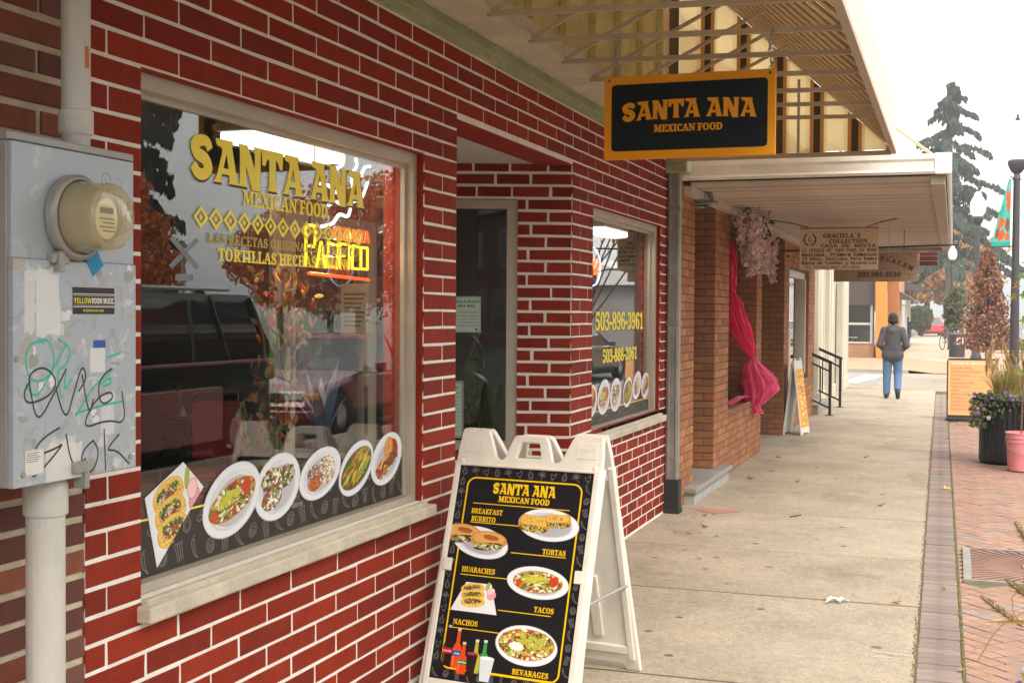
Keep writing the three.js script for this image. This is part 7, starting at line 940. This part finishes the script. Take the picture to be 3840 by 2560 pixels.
// ---------------------------------------------------------------- fallen leaves and litter
{
  const cols = [[0.36, 0.19, 0.06], [0.28, 0.14, 0.05], [0.42, 0.25, 0.09], [0.20, 0.09, 0.035], [0.45, 0.24, 0.06]].map((c) => M(c, 0.8)), gs = [1, 2, 3, 4].map((k) => mapleLeaf(0.03, [0.9, 0.6, 1.2, 0.4][k - 1], k).rotateX(-1.45));
  const spots = [[-1.9, -12.83, 1.6, 3], [-1.73, -12.78], [-1.44, -12.78, 1.4], [-1.79, -13.54, 1.3, 3], [-1.36, -14.0, 0.9, 3], [-1.89, -14.87, 1.8, 3], [-0.94, -15.26, 1.4, 3], [-1.55, -14.31], [-1.9, -10.35], [-1.84, -10.46, 1.1], [-1.79, -9.79, 1.4], [-1.85, -9.47, 1.3], [-1.97, -9.48, 0.7, 3], [-1.64, -9.42, 1, 3], [-1.59, -8.5], [-1.29, -7.79, 0.9, 4], [-0.29, -7.61, 1.5, 2], [-0.53, -7.74, 0.6], [-0.58, -11.45, 1.5, 2], [0.05, -6.26, 1.15, 0], [0.01, -12.62, 1.3, 2], [-0.12, -14.03, 1.3], [-0.2, -14.59], [0.12, -15.31, 1.2], [0.21, -13.05, 1.1], [-0.87, -17.61], [-0.06, -17.98], [0.12, -18.91], [-0.69, -22.99], [-0.24, -24.29], [-0.03, -8.1, 0.8], [-0.09, -7.25, 0.5], [0.06, -9.26, 0.6], [0.43, -14.83], [0.12, -6.68, 0.6], [-1.5, -19.5], [-1.1, -21.0, 1.2], [-1.65, -20.4]];
  const named = { 0: 'large curled brown leaf on the concrete beyond the doorway step', 5: 'long dark brown leaf on the concrete in front of the second doorway', 8: 'tan leaf touching the faded red paint stain', 10: 'flat tan leaf on the concrete a little nearer than the red stain', 13: 'dark crumpled leaf on the concrete in front of the menu board', 15: 'orange brown leaf alone on the concrete right of the menu board', 16: 'large tan leaf beside the white plastic scrap', 19: 'tan leaf at the lower right on the edge of the brick strip', 22: 'pale leaf on the brick strip before the orange menu stand' };
  spots.forEach(([x, z, s = 1, k], i) => { const m = solo('fallen_leaf', gs[i % 4], cols[k ?? i % 5], named[i] ?? 'small dry brown fallen leaf lying on the sidewalk or brick paving', 'leaf', 'dry leaves scattered over the pavement'); at(m, x, 0.006, z, 0, R(0, 6.28), 0); m.scale.setScalar(s); });
  const y = solo('fallen_leaf', gs[1], M([0.62, 0.48, 0.02], 0.7), 'bright yellow fallen leaf on the edge of the brick strip', 'leaf'); at(y, -0.045, 0.008, -12.8, 0, 0.4, 0); y.scale.setScalar(1.9);
  const pl = new THREE.PlaneGeometry(0.16, 0.1, 10, 8), p = pl.attributes.position; for (let i = 0; i < p.count; i++) { const x = p.getX(i), yy = p.getY(i); p.setZ(i, 0.008 + 0.01 * Math.sin(x * 60) * Math.cos(yy * 70) + R(0, 0.01)); const k = 1 - 0.45 * Math.abs(Math.sin(Math.atan2(yy, x) * 2.5)); p.setXY(i, x * k, yy * k); } pl.rotateX(-1.5708); pl.computeVertexNormals();
  at(solo('plastic_scrap', pl, P([0.75, 0.75, 0.73], 0.3, { transmission: 0.3, thickness: 0 }), 'crumpled white plastic scrap lying on the concrete joint', 'litter'), -0.62, 0.006, -7.52, 0, 0.3, 0);
  const st = solo('twig', rod([-0.035, 0.006, 0.06], [0.035, 0.006, -0.06], 0.006), M([0.07, 0.065, 0.07], 0.8), 'short dark stick lying on the concrete near the middle of the sidewalk', 'stick'); st.position.set(-1.2, 0, -10.6);
}
// ---------------------------------------------------------------- trees
const bark = M([0.10, 0.075, 0.06], 0.95, { bumpMap: rep(bumpLumpy, 2), bumpScale: 0.02 });
function tree(name, label, category, pos, { trunk, limbs = 10, cols, n, size, crown, group }) {
  const t = thing(name, label, category, pos, group), [r, h] = trunk; part('trunk', [tube([[0, 0, 0], [r * 0.3, h * 0.4, 0], [-r * 0.2, h * 0.75, r * 0.3], [0, h, 0]], r, 16, 7)], bark, t);
  const lim = []; const cl = []; for (let i = 0; i < limbs; i++) { const c = crown(); cl.push(c); const y = h * R(0.35, 0.9); lim.push(tube([[0, y, 0], [c[0] * 0.5, (y + c[1]) * 0.5 + 0.1, c[2] * 0.5], [c[0] * 0.9, c[1], c[2] * 0.9]], r * 0.22, 8, 4)); } part('limb', lim, bark, t);
  cols.forEach((c, k) => { const m = part('crown', soup(Math.floor(n / cols.length), () => crown(k / cols.length), size), leafM(c), t); });
  return t;
}
const clumps = (n, rx, ry, cy, rr, taper = 0) => { const cs = Array.from({ length: n }, () => { let x, y, z; do { x = R(-1, 1); y = R(-1, 1); z = R(-1, 1); } while (x * x + y * y + z * z > 1); const k = 1 - taper * (y + 1) / 2; return [x * rx * k, cy + y * ry, z * rx * k, R(0.6, 1.2) * rr * (1 - taper * 0.5 * (y + 1) / 2)]; }); return () => { const c = pick(cs); let x, y, z; do { x = R(-1, 1); y = R(-1, 1); z = R(-1, 1); } while (x * x + y * y + z * z > 1); return [c[0] + x * c[3], c[1] + y * c[3] * 0.8, c[2] + z * c[3]]; }; };
tree('young_tree', 'small tree with rusty red and copper leaves beside the far bench', 'tree', [0.76, 0, -33], { trunk: [0.04, 2.3], limbs: 16, n: 5200, size: 0.062, crown: () => { for (;;) { const y = 0.72 + 2.5 * rnd() ** 1.15, rm = 0.66 * (1 - (y - 0.72) / 2.55) ** 0.8 + 0.05, a = R(0, 6.28), r = rm * Math.sqrt(rnd()) * R(0.8, 1.15); if (Math.sin(a * 3 + y * 7) + Math.sin(a * 5 - y * 11) + R(-1.2, 1.2) < -0.5) continue; return [Math.cos(a) * r, y + r * 0.25, Math.sin(a) * r]; } }, cols: [[0.24, 0.07, 0.04], [0.32, 0.11, 0.06], [0.17, 0.06, 0.045], [0.36, 0.19, 0.09], [0.26, 0.15, 0.05]] });
tree('young_tree', 'small tree with green and olive leaves behind the litter bin', 'tree', [0.1, 0, -60], { trunk: [0.05, 2.2], limbs: 10, n: 4200, size: 0.10, crown: clumps(60, 0.55, 1.15, 1.95, 0.24, 0.5), cols: [[0.08, 0.13, 0.05], [0.13, 0.17, 0.05], [0.25, 0.17, 0.05], [0.06, 0.10, 0.05]] });
const orange = [[0.42, 0.18, 0.02], [0.48, 0.25, 0.03], [0.36, 0.12, 0.02], [0.25, 0.2, 0.04]];
for (const [x, z, s, lb, cols] of [[-2.3, -118, 1.5, 'orange autumn tree directly behind the far awning', orange], [-0.4, -130, 1.7, 'golden orange tree left of the conifer trunk far down the street', [[0.5, 0.24, 0.02], [0.4, 0.16, 0.02], [0.3, 0.22, 0.05]]], [-5.5, -132, 1.3, 'tall yellow orange tree behind the far rooftops', orange], [-2.4, -104, 0.32, 'low green shrub tree beneath the orange trees far away', [[0.1, 0.14, 0.04], [0.18, 0.18, 0.05]]]]) tree('autumn_tree', lb, 'tree', [x, 0, z], { trunk: [0.16 * s, 4 * s], n: 7000, size: 0.36, crown: clumps(50, 2.6 * s, 2.5 * s, 4.2 * s, 0.9 * s), cols });
function conifer(label, x, z, H, rad0, seedCols, dens = 1) {
  const t = thing('conifer', label, 'tree', [x, 0, z]); part('trunk', [new THREE.CylinderGeometry(0.05, rad0 * 0.045, H * 0.98, 9).translate(0, H * 0.49, 0)], bark, t);
  const br = [], pts = []; for (let y = H * 0.29; y < H * 0.99; y += R(0.15, 0.36) * H / 20) { const f = 1 - y / H, m = 2 + Math.floor(rnd() * 2.4); for (let k = 0; k < m; k++) { const L = rad0 * (0.05 + 0.95 * f ** 0.8) * R(0.22, 1.12), a = R(0, 6.28), dr = R(0.2, 0.5) * L; const e = [Math.cos(a) * L, y - dr + 0.08 * L, Math.sin(a) * L]; br.push(rod([0, y, 0], e, 0.05 * f + 0.015, 0.01, 4)); const n = Math.ceil(L * 17 * dens) + 8; for (let i = 0; i < n; i++) { const u = Math.sqrt(R(0.04, 1)), w = 0.15 * L * (1 - u * 0.7); pts.push([e[0] * u + R(-w, w) * Math.sin(a) + R(-0.05, 0.05), y + (e[1] - y) * u * u - R(0, 0.3) * (0.4 + 0.6 * u), e[2] * u + R(-w, w) * Math.cos(a), 1, R(-0.5, 0.5) - 0.2, R(0, 6.28), R(-0.5, 0.5)]); } } }
  part('branch', br, bark, t); const per = Math.ceil(pts.length / seedCols.length); seedCols.forEach((c, k) => { const s = pts.filter((_, i) => i % seedCols.length === k); part('crown', soup(s.length, (i) => s[i], 0.19, 2.3), M(c, 0.9), t); }); return t;
}
conifer('tall grey-green conifer rising above the canopy end into the white sky', -0.35, -96, 18.3, 7.2, [[0.045, 0.065, 0.045], [0.06, 0.08, 0.055], [0.035, 0.05, 0.035]], 3.0);
// ---------------------------------------------------------------- vehicles
function car(label, category, pos, turn, color, o = {}) { // front towards -z
  const L = o.L ?? 4.6, H = o.H ?? 1.44, Wd = o.W ?? 1.8, belt = o.belt ?? 0.9, t = thing('parked_car', label, category, pos); t.rotation.y = turn; const h = L / 2, hw = Wd / 2;
  const paint = P(color, 0.3, { clearcoat: 1, clearcoatRoughness: 0.05, metalness: 0.2 }), gl = P([0.02, 0.022, 0.025], 0.05, { clearcoat: 1 }), trim = M([0.03, 0.03, 0.03], 0.6), chrome = M([0.6, 0.6, 0.6], 0.2, { metalness: 0.8 });
  const hood = o.hood ?? 0.28, wr = o.wr ?? 0.32, fa = -h + 0.86, ra = h - 0.9;
  const arch = (c) => Array.from({ length: 9 }, (_, i) => [c + (wr + 0.07) * Math.cos(Math.PI * (1 - i / 8)), wr + (wr + 0.07) * Math.sin(Math.PI * (1 - i / 8)) * 0.98]);
  const prof = [[-h + 0.03, 0.24], ...arch(fa), ...arch(ra), [h - 0.04, 0.26], [h, 0.5], [h - 0.03, belt - 0.02], [h - (o.suv ? 0.06 : 0.75), belt + 0.04], [-h + L * hood + 0.3, belt + 0.03], [-h + 0.35, belt - 0.12], [-h + 0.08, belt - 0.22], [-h, 0.5]];
  part('body', prism(prof.map(([z, y]) => [-z, y]), Wd, 0.09).translate(0, 0, -hw).rotateY(Math.PI / 2), paint, t);
  const b0 = -h + L * hood + 0.22, b1 = o.suv ? h - 0.08 : h - 0.62, t0 = b0 + (o.rake ?? 0.72), t1 = o.suv ? h - 0.4 : b1 - 0.75, ins = o.suv ? 0.16 : 0.24;
  const loft = (e, y0, y1, dz = 0) => { const g = new THREE.BoxGeometry(1, 1, 1, 1, 1, 1), p = g.attributes.position; for (let i = 0; i < p.count; i++) { const up = p.getY(i) > 0 ? 1 : 0, yy = y0 + (y1 - y0) * up, f = (yy - belt) / (H - belt); const z0 = b0 + (t0 - b0) * f, z1 = b1 + (t1 - b1) * f, w = hw - 0.07 - ins * f + e; p.setXYZ(i, p.getX(i) > 0 ? w : -w, yy, p.getZ(i) > 0 ? z1 + e - dz : z0 - e + dz); } const q = g.toNonIndexed(); q.computeVertexNormals(); return q; };
  part('window_glass', loft(0, belt, H - 0.06), gl, t); part('roof', [loft(0.008, H - 0.07, H), ...[[t0 - b0]].flatMap(() => [])], paint, t);
  const pil = []; for (const s of [-1, 1]) { const w0 = hw - 0.07, w1 = hw - 0.07 - ins; pil.push(rod([s * w0, belt, b0], [s * w1, H - 0.03, t0], 0.035), rod([s * w0, belt, b1], [s * w1, H - 0.03, t1], 0.05), rod([s * (w0 + 0.0), belt, (b0 + b1) / 2 + 0.15], [s * (w1 + 0.0), H - 0.03, (t0 + t1) / 2 + 0.1], 0.03)); if (o.suv) pil.push(rod([s * w0, belt, b1 - 1.0], [s * w1, H - 0.03, t1 - 0.85], 0.035)); } part('pillar', pil, paint, t);
  for (const c of [fa, ra]) for (const s of [-1, 1]) { const w = part('wheel', lathe([[wr * 0.6, -0.1], [wr * 0.92, -0.1], [wr, -0.07], [wr, 0.07], [wr * 0.92, 0.1], [wr * 0.6, 0.1]], 28).rotateZ(Math.PI / 2).translate(s * (hw - 0.12), wr, c), mat.rubber, t); part('rim', lathe([[0.0001, 0.09], [wr * 0.2, 0.1], [wr * 0.5, 0.07], [wr * 0.62, 0.1], [wr * 0.62, -0.05], [0.0001, -0.05]], 20).rotateZ(-s * Math.PI / 2).translate(s * (hw - 0.12), wr, c), chrome, w); }
  for (const s of [-1, 1]) { part('headlight', RB(s * hw * 0.55 - 0.18, s * hw * 0.55 + 0.2, belt - 0.33, belt - 0.19, -h - 0.0, -h + 0.14, 0.04), P([0.7, 0.7, 0.68], 0.05, { clearcoat: 1 }), t); part('indicator_light', RB(s * (hw - 0.16) - 0.07, s * (hw - 0.16) + 0.09, belt - 0.33, belt - 0.22, -h + 0.06, -h + 0.26, 0.03), M([0.75, 0.3, 0.05], 0.2), t); part('tail_light', RB(s * (hw - 0.2) - 0.12, s * (hw - 0.2) + 0.14, belt - 0.28, belt - 0.08, h - 0.08, h + 0.005, 0.03), M([0.4, 0.02, 0.02], 0.2), t); part('mirror', RB(s * (hw + 0.09) - 0.09, s * (hw + 0.09) + 0.08, belt + 0.02, belt + 0.17, b0 + 0.3, b0 + 0.42, 0.04), paint, t); part('door_handle', RB(s * hw - 0.015, s * hw + 0.02, belt - 0.17, belt - 0.13, 0.3, 0.46, 0.01), trim, t); }
  part('grille', RB(-0.42, 0.42, belt - 0.34, belt - 0.22, -h - 0.012, -h + 0.06, 0.02), trim, t); part('bumper', [RB(-hw + 0.06, hw - 0.06, 0.28, 0.46, -h - 0.05, -h + 0.12, 0.05), RB(-hw + 0.06, hw - 0.06, 0.3, 0.48, h - 0.12, h + 0.05, 0.05)], o.bumper ? M(o.bumper, 0.4) : paint, t); part('underbody', B(-hw + 0.1, hw - 0.1, 0.2, 0.5, -h + 0.2, h - 0.2), trim, t);
  if (o.rack) part('roof_rack', [...[-1, 1].map((s) => rod([s * 0.55, H + 0.06, t0 + 0.2], [s * 0.55, H + 0.06, t1 - 0.1], 0.022)), ...[0.3, 1.2, 2.0].map((d) => rod([-0.56, H + 0.06, t0 + d], [0.56, H + 0.06, t0 + d], 0.018)), ...[-1, 1].flatMap((s) => [0.3, 1.9].map((d) => rod([s * 0.55, H - 0.02, t0 + d], [s * 0.55, H + 0.06, t0 + d], 0.02)))], M([0.6, 0.58, 0.55], 0.4), t);
  if (o.stripe) part('body_trim', [RB(-hw - 0.008, -hw + 0.03, belt - 0.05, belt - 0.01, -h + 0.9, h - 0.15, 0.01), RB(hw - 0.03, hw + 0.008, belt - 0.05, belt - 0.01, -h + 0.9, h - 0.15, 0.01), RB(-hw - 0.006, hw + 0.006, 0.3, belt - 0.3, -0.9, 1.2, 0.02)], M(o.stripe, 0.3), t);
  return t;
}
// parked along the kerb: seen as reflections in the windows
car('dark green wagon with roof rack parked at the kerb, mirrored in the large window', 'car', [4.25, -0.14, -11.6], Math.PI, [0.012, 0.034, 0.024], { stripe: [0.4, 0.2, 0.2], suv: true, L: 5.0, H: 1.98, W: 1.95, belt: 1.22, hood: 0.2, wr: 0.37, rack: true, rake: 0.6 });
car('dark red sedan parked at the kerb, mirrored at the right of the large window', 'car', [4.3, -0.14, -17.6], Math.PI, [0.20, 0.03, 0.04], {});
car('charcoal sedan parked farther along the kerb, mirrored in the narrow window', 'car', [4.9, -0.14, -32.5], 0.1, [0.06, 0.06, 0.065], {});
car('bright red car parked far down the street under the orange trees', 'car', [-1.75, 0, -108], 0.1, [0.5, 0.03, 0.03], { H: 1.5 });
car('dark parked car left of the bright red car far down the street', 'car', [-3.9, 0, -100], 0.05, [0.05, 0.055, 0.06], {});
car('silver parked car at the street edge behind the street lamp', 'car', [4.5, -0.14, -78], 0, [0.4, 0.42, 0.45], {});
// across the street, mirrored in the glass
for (const [x, z, s, lb] of [[18.5, -31, 1, 'orange autumn tree across the street, mirrored at the left of the large window'], [18.5, -48, 1.35, 'bright orange tree across the street, mirrored at the right of the large window'], [24, -56, 1.05, 'brown orange tree across the street, mirrored low in the window middle'], [29, -60, 1.2, 'rust coloured tree across the street, mirrored behind the lettering'], [22, -74, 1, 'red-brown tree across the street, mirrored in the narrow window']]) tree('autumn_tree', lb, 'tree', [x, -0.1, z], { trunk: [0.16 * s, 3 * s], n: 9000, size: 0.15, crown: clumps(60, 2.2 * s, 2.1 * s, 3.4 * s, 0.7 * s), cols: [[0.60, 0.17, 0.02], [0.66, 0.22, 0.02], [0.45, 0.12, 0.02]] });
conifer('dark dense conifer across the street, mirrored at the upper left of the large window', 25, -42, 15, 3.6, [[0.03, 0.045, 0.03], [0.04, 0.055, 0.035]], 2.4);
conifer('second dark conifer across the street, mirrored at the window left edge', 19.5, -26, 14, 2.8, [[0.03, 0.04, 0.03], [0.035, 0.05, 0.035]], 2.4);
{
  const t = thing('railway_crossing_sign', 'white crossbuck railway sign with lights across the street, mirrored in the large window', 'sign', [13.2, -0.14, -27]), wh = M([0.72, 0.72, 0.70], 0.5); t.rotation.y = -1.1; t.scale.setScalar(0.85); part('post', rod([0, 0, 0], [0, 4.1, 0], 0.06), mat.galvanised, t);
  for (const s of [-1, 1]) part('blade', RB(-0.6, 0.6, -0.075, 0.075, 0.06, 0.085, 0.01).rotateZ(s * 0.78).translate(0, 3.75, s * 0.013), wh, t); part('track_plate', RB(-0.28, 0.28, 2.95, 3.15, 0.06, 0.085, 0.005), wh, t); for (const s of [-1, 1]) { const l = part('signal_light', new THREE.CylinderGeometry(0.26, 0.26, 0.03, 24).rotateX(1.57).translate(s * 0.42, 2.5, 0.08), mat.black, t); part('lens', new THREE.SphereGeometry(0.1, 14, 10).scale(1, 1, 0.5).translate(s * 0.42, 2.5, 0.11), M([0.35, 0.03, 0.02], 0.2), l); } part('cross_arm', rod([-0.5, 2.5, 0.02], [0.5, 2.5, 0.02], 0.03), mat.galvanised, t);
}
{
  const t = thing('warehouse', 'low grey building with white roof across the street, mirrored in the narrow window', 'building', [14, -0.15, -66]); part('wall', B(-5, 7, 0, 3.3, -8, 6), M([0.28, 0.27, 0.26], 0.8), t); part('roof', [prism([[-6, 3.3], [1, 5.0], [8, 3.3], [8, 3.15], [-6, 3.15]], 15).translate(0, 0, -8.5)], M([0.7, 0.7, 0.68], 0.6), t); for (let i = 0; i < 4; i++) part('window', B(-5.03, -4.98, 1, 2.2, -6 + i * 3, -4.6 + i * 3), mat.darkMetal, t);
  const s = tree('bare_tree', 'mostly bare tree across the street, mirrored in the narrow window', 'tree', [6.8, -0.14, -41], { trunk: [0.13, 3.6], limbs: 26, n: 240, size: 0.14, crown: clumps(20, 1.7, 1.6, 4.0, 0.5), cols: [[0.3, 0.1, 0.04]] });
}
{ // two storey brick row across the street
  const t = thing('brick_row_building', 'long two storey brick building across the street, dimly mirrored in the entry glass', 'building', [16, -0.17, 22]); const bm = M([0.2, 0.1, 0.07], 0.9, { map: rep(mottle, 1) });
  part('wall', B(-0.5, 9, 0, 6.9, -38, 46), bm, t); part('cornice', B(-0.8, 9.2, 6.9, 7.3, -38.3, 46.3), M([0.4, 0.34, 0.27], 0.8), t);
  for (let z = -36; z < 44; z += 4) { const w = part('shop_window', [B(-0.56, -0.5, 0.6, 3.0, z - 1.5, z + 1.5)], M([0.3, 0.27, 0.23], 0.7), t); part('pane', B(-0.58, -0.565, 0.75, 2.85, z - 1.35, z + 1.35), P([0.03, 0.03, 0.035], 0.05), w); const u = part('window', B(-0.56, -0.5, 4.1, 6.0, z - 0.7, z + 0.7), M([0.45, 0.42, 0.36], 0.7), t); part('pane', B(-0.58, -0.565, 4.25, 5.85, z - 0.55, z + 0.55), P([0.03, 0.03, 0.035], 0.05), u); }
}
// wooded ridge closing the street
{
  const g = new THREE.PlaneGeometry(700, 1, 120, 1), p = g.attributes.position; for (let i = 0; i < p.count; i++) { const x = p.getX(i); p.setY(i, p.getY(i) > 0 ? 20 + 7 * Math.sin(x * 0.021) + 4 * Math.sin(x * 0.07 + 1) + R(0, 2.5) : -2); p.setZ(i, p.getY(i) > 0 ? -60 : 0); } g.computeVertexNormals(); g.translate(40, 0, -640); struct('hills', [g], M([0.10, 0.13, 0.14], 0.95));
  const h2 = thing('warehouse', 'pale distant roadside building at the right edge behind the street lamp', 'building', [13, 0, -150]); part('wall', B(-4, 8, 0, 5, -10, 8), M([0.55, 0.54, 0.52], 0.8), h2); part('roof', B(-4.3, 8.3, 5, 5.3, -10.3, 8.3), M([0.35, 0.34, 0.33], 0.8), h2);
}
scene.fog = new THREE.FogExp2(new THREE.Color().setRGB(0.86, 0.90, 0.95), 0.0011);
camera.updateProjectionMatrix();
renderer.render(scene, camera);
